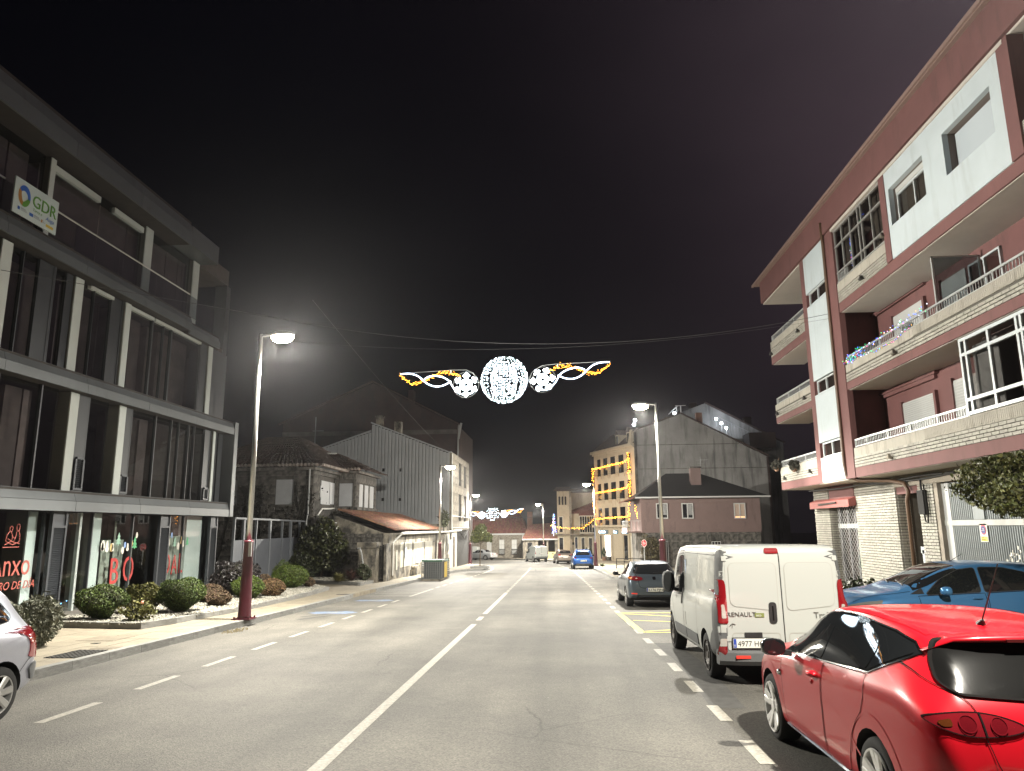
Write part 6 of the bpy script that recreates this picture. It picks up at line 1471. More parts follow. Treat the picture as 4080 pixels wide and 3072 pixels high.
def sag(a, b, s, n=24): a = Vector(a); b = Vector(b); return [a.lerp(b, i / n) - Vector((0, 0, s * 4 * (i / n) * (1 - i / n))) for i in range(n + 1)]
cable('long sagging cable across the street from the office building to the red building', [(-12.9, 15.2, 7.98)] + sag((-10.2, 24, 9.4), (9.55, 25.1, 9.25), 1.05) + [(9.56, 25.2, 9.0)], .008)
cable('thin diagonal cable running down to the metal-clad gable', sag((-8.6, 24, 9.95), (-9.8, 62, 8.5), .25), .007)
cable('cable carrying the near light decoration', sag((-11.0, 25, 8.9), (9.7, 25.1, 9.1), .75), .004)
cable('loose cable carrying the far light decoration', [(-11.0, 88, 3.5), (-10.2, 88, 3.1), (-9.3, 88, 3.15), (-8.2, 88, 3.4), (-6.7, 90, 3.2), (-4, 91, 3.25), (-1.1, 93, 3.4)], .03)

# ================================================================ bushes and plants
M_GRN = mat('box_green_leaf', (.040, .060, .010), .55, island=.45, spec=.25); M_GRNL = mat('lime_green_leaf', (.055, .080, .012), .5, island=.4, spec=.3)
M_YEL = mat('golden_green_leaf', (.085, .085, .02), .5, island=.55, spec=.3); M_BRN = mat('brown_foliage', (.085, .055, .03), .8, island=.45); M_PUR = mat('purple_dark_leaf', (.012, .009, .009), .45, island=.5)
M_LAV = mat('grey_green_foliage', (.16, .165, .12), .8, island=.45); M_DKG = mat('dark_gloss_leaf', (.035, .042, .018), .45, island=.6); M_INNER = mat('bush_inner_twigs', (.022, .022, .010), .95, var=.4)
def bush(label, x, y, w, h, m, n, leaf, z=None, dp=None, shape='ball', name='bush', group='planter bushes', lump=.08, cat='bush', asp=1.7, seed=0, flat=.55):
    z = (bed1(x, y) if z is None else z) - .02; dp = dp or w
    t = thing(name, label, cat, (x, y, z), group)
    if shape == 'mushroom':          # clipped: wide dome over a tapering skirt
        p, d = shell(n, w / 2, dp / 2, h * .5, h * .52, lump, .16, .5, seed, 1.0)
        ph, ni = .5, None
    elif shape == 'spiky':
        p, d = shell(n, w / 2, dp / 2, h * .55, h * .45, lump, .6, .8, seed)
    else: p, d = shell(n, w / 2, dp / 2, h * .5, h * .5, lump, .22, .85, seed, 1.5)
    link('leaves', leafmesh('leaves', p + np.array([x, y, z]), d, leaf, m, flat, asp), t)
    if shape == 'spiky':
        st = MB()
        for k in range(12): a = random.uniform(0, 6.28); st.tube([(x, y, z), (x + w * .35 * math.cos(a), y + dp * .35 * math.sin(a), z + h * random.uniform(.5, .95))], .008, 4)
        st.build('twigs', M_INNER, t); return t
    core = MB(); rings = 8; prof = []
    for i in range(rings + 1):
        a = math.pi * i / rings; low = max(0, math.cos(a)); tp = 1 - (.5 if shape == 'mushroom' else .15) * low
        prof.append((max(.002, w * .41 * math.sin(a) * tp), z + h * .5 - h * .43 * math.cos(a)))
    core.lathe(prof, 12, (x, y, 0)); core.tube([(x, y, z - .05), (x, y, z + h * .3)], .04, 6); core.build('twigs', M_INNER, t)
    return t
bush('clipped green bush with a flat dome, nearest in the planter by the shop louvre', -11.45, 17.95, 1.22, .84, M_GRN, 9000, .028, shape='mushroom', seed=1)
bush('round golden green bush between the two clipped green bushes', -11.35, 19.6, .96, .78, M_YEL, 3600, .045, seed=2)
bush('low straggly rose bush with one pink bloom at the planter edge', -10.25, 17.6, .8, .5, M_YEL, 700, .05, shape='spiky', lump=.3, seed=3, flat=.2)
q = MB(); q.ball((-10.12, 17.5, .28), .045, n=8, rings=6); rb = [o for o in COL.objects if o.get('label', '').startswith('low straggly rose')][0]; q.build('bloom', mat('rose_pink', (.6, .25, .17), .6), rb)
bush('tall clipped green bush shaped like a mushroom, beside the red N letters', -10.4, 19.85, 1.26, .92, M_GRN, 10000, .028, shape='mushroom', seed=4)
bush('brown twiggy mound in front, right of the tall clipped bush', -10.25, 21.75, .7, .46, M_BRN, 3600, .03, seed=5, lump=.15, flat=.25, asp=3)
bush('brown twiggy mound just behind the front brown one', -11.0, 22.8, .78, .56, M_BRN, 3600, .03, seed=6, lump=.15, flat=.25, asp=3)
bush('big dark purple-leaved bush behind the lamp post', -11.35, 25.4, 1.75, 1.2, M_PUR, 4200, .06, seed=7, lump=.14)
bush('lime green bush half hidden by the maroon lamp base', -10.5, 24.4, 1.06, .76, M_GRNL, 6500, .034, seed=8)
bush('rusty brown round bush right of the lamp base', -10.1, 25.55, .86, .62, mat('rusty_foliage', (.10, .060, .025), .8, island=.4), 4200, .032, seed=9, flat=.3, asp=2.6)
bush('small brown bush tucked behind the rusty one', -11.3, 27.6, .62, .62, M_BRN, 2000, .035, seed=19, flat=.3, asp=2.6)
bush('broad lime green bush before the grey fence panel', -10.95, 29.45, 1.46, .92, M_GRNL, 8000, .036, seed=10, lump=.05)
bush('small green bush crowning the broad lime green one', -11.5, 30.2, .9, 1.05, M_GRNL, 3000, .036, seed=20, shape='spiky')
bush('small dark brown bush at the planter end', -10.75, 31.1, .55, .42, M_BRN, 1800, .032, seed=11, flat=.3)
bush('loose grey-green lavender bush behind the silver car', -10.2, 13.7, 1.2, .92, M_LAV, 5200, .034, z=gz(13.7) + .15, shape='spiky', lump=.2, seed=12, flat=.15, asp=4)
bush('brown dry bush at the left edge by the shop glass', -12.6, 15.7, .9, .8, M_BRN, 2600, .035, z=-.25, shape='spiky', seed=13, flat=.2, asp=3)
def spray(label, name, x, y, z, n, L, m, wd=.02, up=.5, cat='plant'):
    t = thing(name, label, cat, (x, y, z)); q = MB()
    for k in range(n):
        a = random.uniform(0, 6.28); el = random.uniform(up - .35, up + .5); l_ = L * random.uniform(.6, 1); d = Vector((math.cos(a) * math.cos(el), math.sin(a) * math.cos(el), math.sin(el))); s_ = Vector((-math.sin(a), math.cos(a), 0)) * wd
        p0 = Vector((x, y, z)); p1 = p0 + d * l_ * .6; p2 = p0 + d * l_ - Vector((0, 0, l_ * .22)); q.add([p0 - s_, p0 + s_, p1 + s_, p1 - s_, p2], [(0, 1, 2, 3), (3, 2, 4)])
    q.build('blades', m, t); return t
spray('tuft of pale grass in the second planter', 'grass_tuft', -11.0, 36.3, bed2(-11, 36.3), 420, .75, mat('pale_grass', (.16, .15, .05), .8, island=.3), .012, .7)
spray('spiky dark red cordyline in the second planter', 'cordyline', -10.5, 36.6, bed2(-10.5, 36.6), 110, .95, mat('cordyline_red', (.06, .025, .02), .6, island=.4), .025, .75)
bush('small dark shrub beside the rough stone pillar', -10.05, 37.3, .8, .8, M_DKG, 900, .07, z=bed2(-10, 37.3), group=None, seed=14, lump=.2)
# big glossy shrub by the old house
sb = tree_thing('magnolia_shrub', 'large dark glossy-leaved shrub with pale tips in front of the old stone house', 'shrub', (-13.0, 39.6, -.6), [(-13.0, 39.6, -.6), (-12.95, 39.6, .2), (-13.0, 39.6, .7)], [.07, .06, .05],
    [((-13.1, 39.8, 1.5), 1.1, .9, .95, 2300), ((-12.3, 39.5, 1.0), .75, .7, .6, 1100), ((-13.7, 39.7, .8), .9, .8, .7, 1100), ((-12.9, 39.6, .3), 1.2, .8, .55, 900)], .12, mat('magnolia_leaf', (.05, .056, .022), .4, island=.65))
bush('dark sprawling shrub low against the fence end', -13.9, 39.0, 1.9, 1.35, M_DKG, 2400, .085, z=-.65, group=None, seed=15, lump=.2, shape='spiky', flat=.3)
# right-hand side: clipped street tree, hedge, shrubs
M_CLIP = mat('clipped_tree_leaf', (.072, .080, .020), .55, island=.55)
zt = gz(12.6) + .13
ct = tree_thing('clipped_tree', 'round clipped street tree in front of the shop name board, cut by the frame edge', 'tree', (8.15, 12.9, zt), [(8.15, 12.9, zt), (8.17, 12.9, zt + 1.2), (8.15, 12.9, zt + 2.0)], [.08, .07, .06],
    [((8.15, 12.9, 2.62), 1.24, 1.15, .56, 15000)], .05, M_CLIP)
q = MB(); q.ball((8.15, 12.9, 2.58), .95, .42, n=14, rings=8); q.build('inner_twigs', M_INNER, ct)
bush('broad-leaved dark green hedge bush by the lattice shop door', 7.2, 18.0, 1.75, .95, mat('hedge_leaf', (.036, .045, .016), .5, island=.5), 2600, .08, z=gz(18) + .12, dp=1.6, group=None, seed=16, lump=.15)
bush('dim shrub in the dark gap beyond the red building', 11.9, 37, 2.0, 1.9, mat('dim_shrub', (.05, .055, .028), .7, island=.5), 1800, .12, z=gz(37), group=None, seed=17, lump=.25, shape='spiky')
spray('weeds at the pavement edge beside the far right lamp', 'weeds', 3.4, 63, gz(63) + .15, 120, .5, mat('weed_green', (.07, .08, .03), .8, island=.4), .02, .6)
# ================================================================ vehicles
def paint(name, col, metal=.0, rough=.32): return mat(name, col, rough, metal=metal, coat=.6, spec=.25)
M_TYRE = mat('tyre_rubber', (.014, .014, .014), .85, var=.2, vscale=20); M_ARCH = mat('wheel_well', (.006, .006, .006), .95)
M_CGL = mat('car_glass', (.008, .009, .010), .03, spec=.9); M_TRIM = mat('black_trim', (.014, .014, .015), .45); M_GREYPL = mat('grey_bumper_plastic', (.085, .088, .09), .65, var=.08)
M_SEAM = mat('panel_gap', (.006, .005, .005), .9, spec=.08); M_CHR = mat('chrome', (.75, .75, .74), .12, metal=1.0)
M_REDL = mat('red_lens', (.20, .006, .010), .12, spec=.8, coat=1.0); M_CLRL = mat('clear_lens', (.36, .34, .31), .1, spec=.8, coat=1.0); M_ORL = mat('amber_lens', (.45, .17, .02), .15, coat=1.0)
M_PLATE = mat('number_plate', (.60, .60, .55), .5); M_PBLUE = mat('plate_blue', (.02, .05, .30), .5); M_PTXT = mat('plate_black', (.008, .008, .008), .6)
M_RIMS = mat('silver_rim', (.48, .48, .47), .3, metal=.7); M_RIMW = mat('white_rim', (.78, .78, .76), .3, coat=.5); M_RIMD = mat('dark_steel_rim', (.07, .065, .06), .6, metal=.3)
def pchip(pts):
    xs = np.array([p[0] for p in pts], float); ys = np.array([p[1] for p in pts], float); h = np.diff(xs); d = np.diff(ys) / h; m = np.zeros(len(xs)); m[0] = d[0]; m[-1] = d[-1]
    for i in range(1, len(xs) - 1):
        if d[i - 1] * d[i] > 0: w1 = 2 * h[i] + h[i - 1]; w2 = h[i] + 2 * h[i - 1]; m[i] = (w1 + w2) / (w1 / d[i - 1] + w2 / d[i])
    def f(x):
        x = min(max(x, xs[0]), xs[-1]); i = min(int(np.searchsorted(xs, x, 'right')) - 1, len(xs) - 2); t = (x - xs[i]) / h[i]
        return float((1 + 2 * t) * (1 - t) ** 2 * ys[i] + t * (1 - t) ** 2 * h[i] * m[i] + t * t * (3 - 2 * t) * ys[i + 1] + t * t * (t - 1) * h[i] * m[i + 1])
    return f
def resamp(poly, step, closed=True):
    P = [Vector(p) for p in poly]; out = []
    n = len(P) if closed else len(P) - 1
    for i in range(n):
        a, b = P[i], P[(i + 1) % len(P)]; k = max(1, int((b - a).length / step))
        for j in range(k): out.append(a.lerp(b, j / k))
    if not closed: out.append(P[-1])
    return out
def rnd(poly, r=.05, n=4):
    """round the corners of a 2-D polygon"""
    P = [Vector(p) for p in poly]; out = []
    for i in range(len(P)):
        a, b, c = P[i - 1], P[i], P[(i + 1) % len(P)]; u = a - b; v = c - b; d = min(r, u.length * .45, v.length * .45); p0 = b + u.normalized() * d; p2 = b + v.normalized() * d
        for k in range(n + 1): t = k / n; out.append(p0 * (1 - t) ** 2 + b * 2 * t * (1 - t) + p2 * t * t)
    return out
class Car:
    def __init__(s, name, label, cat, spec, body_mat, loc, yaw, group=None, tilt=True):
        s.sp = spec; rot = (Matrix.Rotation(-math.atan(S), 3, 'X') if tilt else Matrix.Identity(3)) @ Matrix.Rotation(yaw, 3, 'Z')
        s.root = thing(name, label, cat, loc, group, rot); s.M = body_mat; s.body()
    def body(s):
        sp = s.sp; L = sp['L']; top, belt, w, low = pchip(sp['top']), pchip(sp['belt']), pchip(sp['w']), pchip(sp['low']); tum = sp.get('tumble', .68)
        ys = sorted(set([0, .012, .035, .07, .12, .18, L, L - .012, L - .035, L - .075, L - .13, L - .2] + [round(y, 3) for y in np.arange(.26, L - .25, .11)]))
        rings = []
        tf = pchip(sp['tum']) if 'tum' in sp else None
        for y in ys:
            zt, zl, hw = top(y), low(y), w(y); zb = min(belt(y), zt - .07); cab = max(0, min(1, (zt - belt(y) - .04) / .3)); cab = cab * cab * (3 - 2 * cab); h = zb - zl
            tu = (tf(y) if tf else tum); wt = hw * (.80 * (1 - cab) + tu * cab)
            bx = sp.get('boxy', 0); c = lambda a, b: a * (1 - cab) + b * cab
            half = [(0, zl), (hw * .78, zl), (hw * .93, zl + .035), (hw * .985, zl + .14 * h), (hw * .998, zl + .42 * h), (hw, zl + .62 * h), (hw * .992, zl + .82 * h), (hw * c(.96, .965), zl + .95 * h), (hw * c(.92, .94), zb)]
            xb = hw * c(.92, .94)
            ed = c(.022, .085 if not bx else .05)
            for t in (.25, .5, .75): half.append((xb + (wt - xb) * (t ** 1.15), zb + (zt - ed - zb) * t))
            half += [(wt, zt - ed), (wt * c(.95, .945), zt - ed * .52), (wt * c(.85, .86), zt - ed * .24), (wt * .5, zt - ed * .05), (0, zt)]
            rings.append([(x, y, z) for x, z in half])
        V = []; F = []; n = len(rings[0]); per = 2 * n - 2
        for r in rings:
            V += r + [(-x, y, z) for x, y, z in r[-2:0:-1]]
        for i in range(len(rings) - 1):
            for k in range(per): F.append((i * per + k, i * per + (k + 1) % per, (i + 1) * per + (k + 1) % per, (i + 1) * per + k))
        for base, flip in ((0, False), ((len(rings) - 1) * per, True)):
            for k in range(n - 1):
                a = [base + k, base + k + 1, base + (per - k - 1) % per, base + (per - k) % per]; a = list(dict.fromkeys(a)); F.append(tuple(a if not flip else a[::-1]))
        me = bpy.data.meshes.new('body'); me.from_pydata(V, [], F); me.materials.append(s.M); me.materials.append(M_ARCH); fixn(me)
        o = bpy.data.objects.new('body', me); COL.objects.link(o)
        R = sp['arch']; mods = []; cut = MB()
        for ay in sp['axles']:
            for sg in (-1, 1):
                hw = w(ay); zc = sp['tyre']; cy = []
                prof = [(sg * (hw + .3)), (sg * (hw - sp.get('well', .26)))]
                k = 28; A = [(prof[0], ay + R * math.cos(2 * math.pi * i / k), zc + .01 + R * math.sin(2 * math.pi * i / k)) for i in range(k)]; cut.prism(A, (prof[1] - prof[0], 0, 0))
        cm = cut.mesh('cutter', M_ARCH); fixn(cm); co = bpy.data.objects.new('cutter', cm); COL.objects.link(co)
        sub = o.modifiers.new('s', 'SUBSURF'); sub.levels = sub.render_levels = sp.get('sub', 2)
        dg = bpy.context.evaluated_depsgraph_get(); m0 = bpy.data.meshes.new_from_object(o.evaluated_get(dg)); s.bvh = BVHTree.FromPolygons([v.co for v in m0.vertices], [tuple(p.vertices) for p in m0.polygons])
        bo = o.modifiers.new('b', 'BOOLEAN'); bo.object = co; bo.operation = 'DIFFERENCE'; bo.solver = 'EXACT'
        try: bo.material_mode = 'TRANSFER'
        except Exception: pass
        dg.update(); m1 = bpy.data.meshes.new_from_object(o.evaluated_get(bpy.context.evaluated_depsgraph_get()))
        bpy.data.objects.remove(o); bpy.data.objects.remove(co)
        ba = list(m1.materials); m1.materials.clear(); m1.materials.append(s.M); m1.materials.append(M_ARCH)
        ia = [i for i, m in enumerate(ba) if m and m.name == M_ARCH.name]
        for p in m1.polygons:
            p.use_smooth = True; c = p.center; inw = False
            for ay in sp['axles']:
                dd = math.hypot(c.y - ay, c.z - sp['tyre'] - .01)
                if dd < R + .004 and abs(p.normal.x) > .8 and abs(c.x) < w(ay) - .15: inw = True
                if abs(dd - R) < .012 and abs(p.normal.x) < .5 and abs((p.normal.y * (c.y - ay) + p.normal.z * (c.z - sp['tyre'] - .01)) / max(dd, .01)) > .8: inw = True
            if inw or p.normal.z < -.85: p.material_index = 1
            else: p.material_index = 0
            if inw: p.use_smooth = False
        try: m1.set_sharp_from_angle(angle=math.radians(50))
        except Exception: pass
        s.b = link('body', m1, s.root)
    def hitp(s, ax, sg, u, v, eps):
        if ax == 'x': o, d = Vector((sg * 4, u, v)), Vector((-sg, 0, 0))
        elif ax == 'y': o, d = Vector((u, -3 if sg < 0 else 9, v)), Vector((0, 1 if sg < 0 else -1, 0))
        else: o, d = Vector((u, v, 5)), Vector((0, 0, -1))
        loc, nn, i, _ = s.bvh.ray_cast(o, d)
        if loc is None:
            t = Vector((sg * .8, u, v)) if ax == 'x' else (Vector((u, 0 if sg < 0 else s.sp['L'], v)) if ax == 'y' else Vector((u, v, 1.4)))
            loc, nn, i, _ = s.bvh.find_nearest(t)
        if nn.dot(d) > 0: nn = -nn
        return loc + nn * eps, nn
    def panel(s, name, poly, ax, sg, m, eps=.004, step=.05, parent=None, rim=True, label=None):
        B = resamp(poly, step); lo = [min(p[i] for p in B) for i in (0, 1)]; hi = [max(p[i] for p in B) for i in (0, 1)]
        I = [Vector((a, b)) for a in np.arange(lo[0] + step / 2, hi[0], step) for b in np.arange(lo[1] + step / 2, hi[1], step) if inside((a, b), B) and min((Vector((a, b)) - q).length for q in B) > step * .4]
        nb = len(B); r = delaunay_2d_cdt(B + I, [(i, (i + 1) % nb) for i in range(nb)], [], 1, 1e-6)
        H = [s.hitp(ax, sg, v.x, v.y, eps) for v in r[0]]
        V = [h[0] for h in H]; F = [tuple(f) for f in r[2]]
        if F:
            a, b, c = (V[i] for i in F[0][:3])
            sgn = 0
            for f in F[:20]:
                a, b, c = V[f[0]], V[f[1]], V[f[2]]; sgn += 1 if (b - a).cross(c - a).dot(H[f[0]][1]) > 0 else -1
            if sgn < 0: F = [f[::-1] for f in F]
        q = MB(); q.add(V, F)
        if rim:
            ec = {}
            for f in F:
                for i in range(3): ec.setdefault((min(f[i], f[(i + 1) % 3]), max(f[i], f[(i + 1) % 3])), []).append((f[i], f[(i + 1) % 3]))
            for k_, e in ec.items():
                if len(e) == 1:
                    i, j = e[0]; q.add([V[i], V[j], V[j] - H[j][1] * (eps + .004), V[i] - H[i][1] * (eps + .004)], [(1, 0, 3, 2)])
        o = q.build(name, m, parent or s.root, smooth=True, label=label)
        if rim:
            try: o.data.set_sharp_from_angle(angle=math.radians(50))
            except Exception: pass
        return o
    def strip(s, name, line, ax, sg, m, w=.008, eps=.005, closed=False, parent=None, step=.05, thick=0):
        P = resamp(line, step, closed); n = len(P); A = []; Bq = []
        for i, p in enumerate(P):
            d = (P[(i + 1) % n] - P[i - 1]) if closed else (P[min(i + 1, n - 1)] - P[max(i - 1, 0)])
            d.normalize(); nn = Vector((-d.y, d.x)) * w / 2; A.append(s.hitp(ax, sg, *(p + nn), eps)[0]); Bq.append(s.hitp(ax, sg, *(p - nn), eps)[0])
        q = MB(); V = A + Bq; F = [(i, (i + 1) % n, n + (i + 1) % n, n + i) for i in range(n if closed else n - 1)]
        f = F[0]; h = s.hitp(ax, sg, *P[0], 0)[1]
        if (V[f[1]] - V[f[0]]).cross(V[f[2]] - V[f[0]]).dot(h) < 0: F = [g[::-1] for g in F]
        q.add(V, F); return q.build(name, m, parent or s.root, smooth=True)
    def wheel(s, x, y, r, wd, style, m, rim_r=None, n=5, parent=None):
        sg = 1 if x > 0 else -1; rr = rim_r or r * .72; out = x; q = MB()
        pr = [(rr, -wd / 2 + .01), (r * .93, -wd / 2), (r * .985, -wd / 2 + .02), (r, -wd / 2 + .04), (r, wd / 2 - .04), (r * .985, wd / 2 - .02), (r * .93, wd / 2), (rr, wd / 2 - .01), (rr, -wd / 2 + .01)]
        q.lathe(pr, 40, (out - sg * wd / 2, y, r), 'x')
        for k in range(3): q.lathe([(r + .0005, -wd / 2 + .05 + k * .05), (r + .0005, -wd / 2 + .058 + k * .05)], 40, (out - sg * wd / 2, y, r), 'x')
        t = q.build('wheel', M_TYRE, parent or s.root, smooth=True); fixn(t.data)
        q = MB(); f = out + sg * .004
        q.lathe([(rr, -sg * .005), (rr * .985, sg * .006), (rr * .93, sg * .002), (rr * .90, -sg * .05), (rr * .88, -sg * .10)], 40, (f, y, r), 'x')
        def blade(a, r0, r1, w0, w1, d0, d1):
            ca, sa = math.cos(a), math.sin(a); V = []
            for rad, ww, dd in ((r0, w0, d0), (r1, w1, d1)):
                for tt, dx in ((-1, -.0), (1, -.0), (.6, .014), (-.6, .014)): V.append((f + sg * (dd + dx), y + rad * ca - tt * ww * sa, r + rad * sa + tt * ww * ca))
            for rad, ww, dd in ((r0, w0, d0), (r1, w1, d1)):
                pass
            q.add(V, [(0, 1, 5, 4), (1, 2, 6, 5), (2, 3, 7, 6), (3, 0, 4, 7)])
        if style == 'twin':
            for k in range(n):
                a = 2 * math.pi * k / n + .35
                for da in (-.17, .17): blade(a + da * .5, .03, rr * .55, .035, .034, -.035, -.02); blade(a + da * 1.0, rr * .42, rr * .96, .036, .046, -.025, -.004)
        elif style == 'steel':
            q.lathe([(rr * .88, -sg * .02), (rr * .6, sg * .0), (rr * .35, -sg * .04), (.01, -sg * .02)], 40, (f, y, r), 'x')
        else:
            for k in range(n): blade(2 * math.pi * k / n + .3, .03, rr * .97, .05 if n < 7 else .035, .055 if n < 7 else .05, -.03, -.006)
        q.lathe([(rr * .25, -sg * .03), (rr * .22, -sg * .008), (rr * .1, -sg * .002), (.004, -sg * .002)], 20, (f, y, r), 'x')
        ri = q.build('rim', m, t, smooth=True); fixn(ri.data)
        try: ri.data.set_sharp_from_angle(angle=math.radians(35))
        except Exception: pass
        MB().lathe([(rr * .9, -sg * .09), (.01, -sg * .09)], 24, (f, y, r), 'x').build('brake_disc', M_ARCH if style != 'x' else M_RIMD, t)
        if style == 'steel':
            q = MB()
            for k in range(12): a = 2 * math.pi * k / 12; q.lathe([(.001, sg * .004), (.02, sg * .003)], 8, (f - sg * .008, y + rr * .72 * math.cos(a), r + rr * .72 * math.sin(a)), 'x')
            q.build('vent_holes', M_ARCH, t)
        return t
    def wheels(s, style, m, n=5, track=None, rim_r=None):
        sp = s.sp; tw = track or pchip(sp['w'])(sp['axles'][0]) - .012
        for ay in sp['axles']:
            for sg in (-1, 1): s.wheel(sg * tw, ay, sp['tyre'], sp.get('tw', .21), style, m, rim_r or sp['tyre'] * .7, n)
    def plate(s, txt, x0, x1, z, y, h=.115, back=-1, parent=None):
        p = MB().box(x0, x1, y, y + .02, z, z + h).build('number_plate', M_PLATE, s.root)
        q = MB(); q.box(x0 - .012, x1 + .012, y + .004, y + .022, z - .012, z); q.box(x0 - .012, x1 + .012, y + .004, y + .022, z + h, z + h + .012); q.box(x0 - .012, x0, y + .004, y + .022, z, z + h); q.box(x1, x1 + .012, y + .004, y + .022, z, z + h); q.build('plate_frame', M_TRIM, p)
        MB().box(x0 + .004, x0 + .045, y - .002, y, z + .004, z + h - .004).build('blue_band', M_PBLUE, p)
        o = text(txt, (x0 + .062, y - .003, z + .021), (1, 0, 0), (0, 0, 1), .104, M_PTXT, p, ext=.0008, sx=1.0)
        bb = [v.co.x for v in o.data.vertices]; k = (x1 - x0 - .085) / (max(bb) - min(bb))
        for v in o.data.vertices: v.co.x = x0 + .062 + (v.co.x - min(bb)) * k
        text('E', (x0 + .012, y - .0035, z + .02), (1, 0, 0), (0, 0, 1), .035, M_PLATE, p, ext=.0006)
    def mirror(s, x, y, z, m, sg, w=.2, h=.15, d=.1, parent=None):
        q = MB(); n = 12; V = []
        for dy, k in ((-d * .55, .86), (-d * .45, .97), (0, 1.0), (d * .35, .8), (d * .6, .35)):
            for i in range(n):
                a = 2 * math.pi * i / n; cx, cz = math.cos(a), math.sin(a); cx = math.copysign(abs(cx) ** .7, cx); cz = math.copysign(abs(cz) ** .75, cz)
                V.append((x + sg * w / 2 + cx * w / 2 * k, y + dy, z + cz * h / 2 * k))
        q.add(V, [(i * n + k, i * n + (k + 1) % n, (i + 1) * n + (k + 1) % n, (i + 1) * n + k) for i in range(4) for k in range(n)] + [tuple(range(4 * n, 5 * n))])
        o = q.build('wing_mirror', m, s.root, smooth=True); fixn(o.data)
        MB().add([V[i] for i in range(n)], [tuple(range(n))]).build('mirror_glass', M_CGL, o)
        q = MB(); q.beam((x - sg * .06, y + .01, z - h * .4), (x + sg * .06, y, z - h * .3), .05, .04, up=(0, 1, 0)); q.build('mirror_arm', M_TRIM, o)
def sline(pts, n=6):
    """smooth polyline through 2-D points"""
    P = [Vector(p) for p in pts]; out = []
    for i in range(len(P) - 1):
        p0 = P[max(i - 1, 0)]; p1 = P[i]; p2 = P[i + 1]; p3 = P[min(i + 2, len(P) - 1)]
        for k in range(n): u = k / n; out.append(.5 * ((2 * p1) + (-p0 + p2) * u + (2 * p0 - 5 * p1 + 4 * p2 - p3) * u * u + (-p0 + 3 * p1 - 3 * p2 + p3) * u ** 3))
    return out + [P[-1]]
def sclosed(pts, n=5): 
    P = [Vector(p) for p in pts]; N = len(P); out = []
    for i in range(N):
        p0, p1, p2, p3 = P[i - 1], P[i], P[(i + 1) % N], P[(i + 2) % N]
        for k in range(n): u = k / n; out.append(.5 * ((2 * p1) + (-p0 + p2) * u + (2 * p0 - 5 * p1 + 4 * p2 - p3) * u * u + (-p0 + 3 * p1 - 3 * p2 + p3) * u ** 3))
    return out
HATCH = dict(L=4.315, tyre=.318, tw=.22, arch=.362, axles=(.86, 3.438), tumble=.70,
    top=[(0, .66), (.02, .80), (.06, .93), (.12, 1.02), (.22, 1.12), (.36, 1.255), (.48, 1.335), (.62, 1.375), (1.0, 1.425), (1.55, 1.455), (2.0, 1.445), (2.4, 1.38), (2.75, 1.235), (3.1, 1.06), (3.3, .985), (3.6, .935), (3.95, .85), (4.15, .75), (4.28, .62), (4.315, .52)],
    belt=[(0, .90), (.5, 1.02), (.9, 1.01), (1.6, .965), (2.4, .92), (3.1, .90), (3.6, .86), (4.315, .6)],
    w=[(0, .66), (.03, .745), (.09, .80), (.2, .845), (.5, .875), (.9, .884), (2, .88), (3.4, .884), (3.8, .86), (4.05, .79), (4.22, .68), (4.315, .54)],
    low=[(0, .36), (.06, .30), (.3, .24), (.6, .19), (3.7, .19), (4.1, .2), (4.315, .3)])
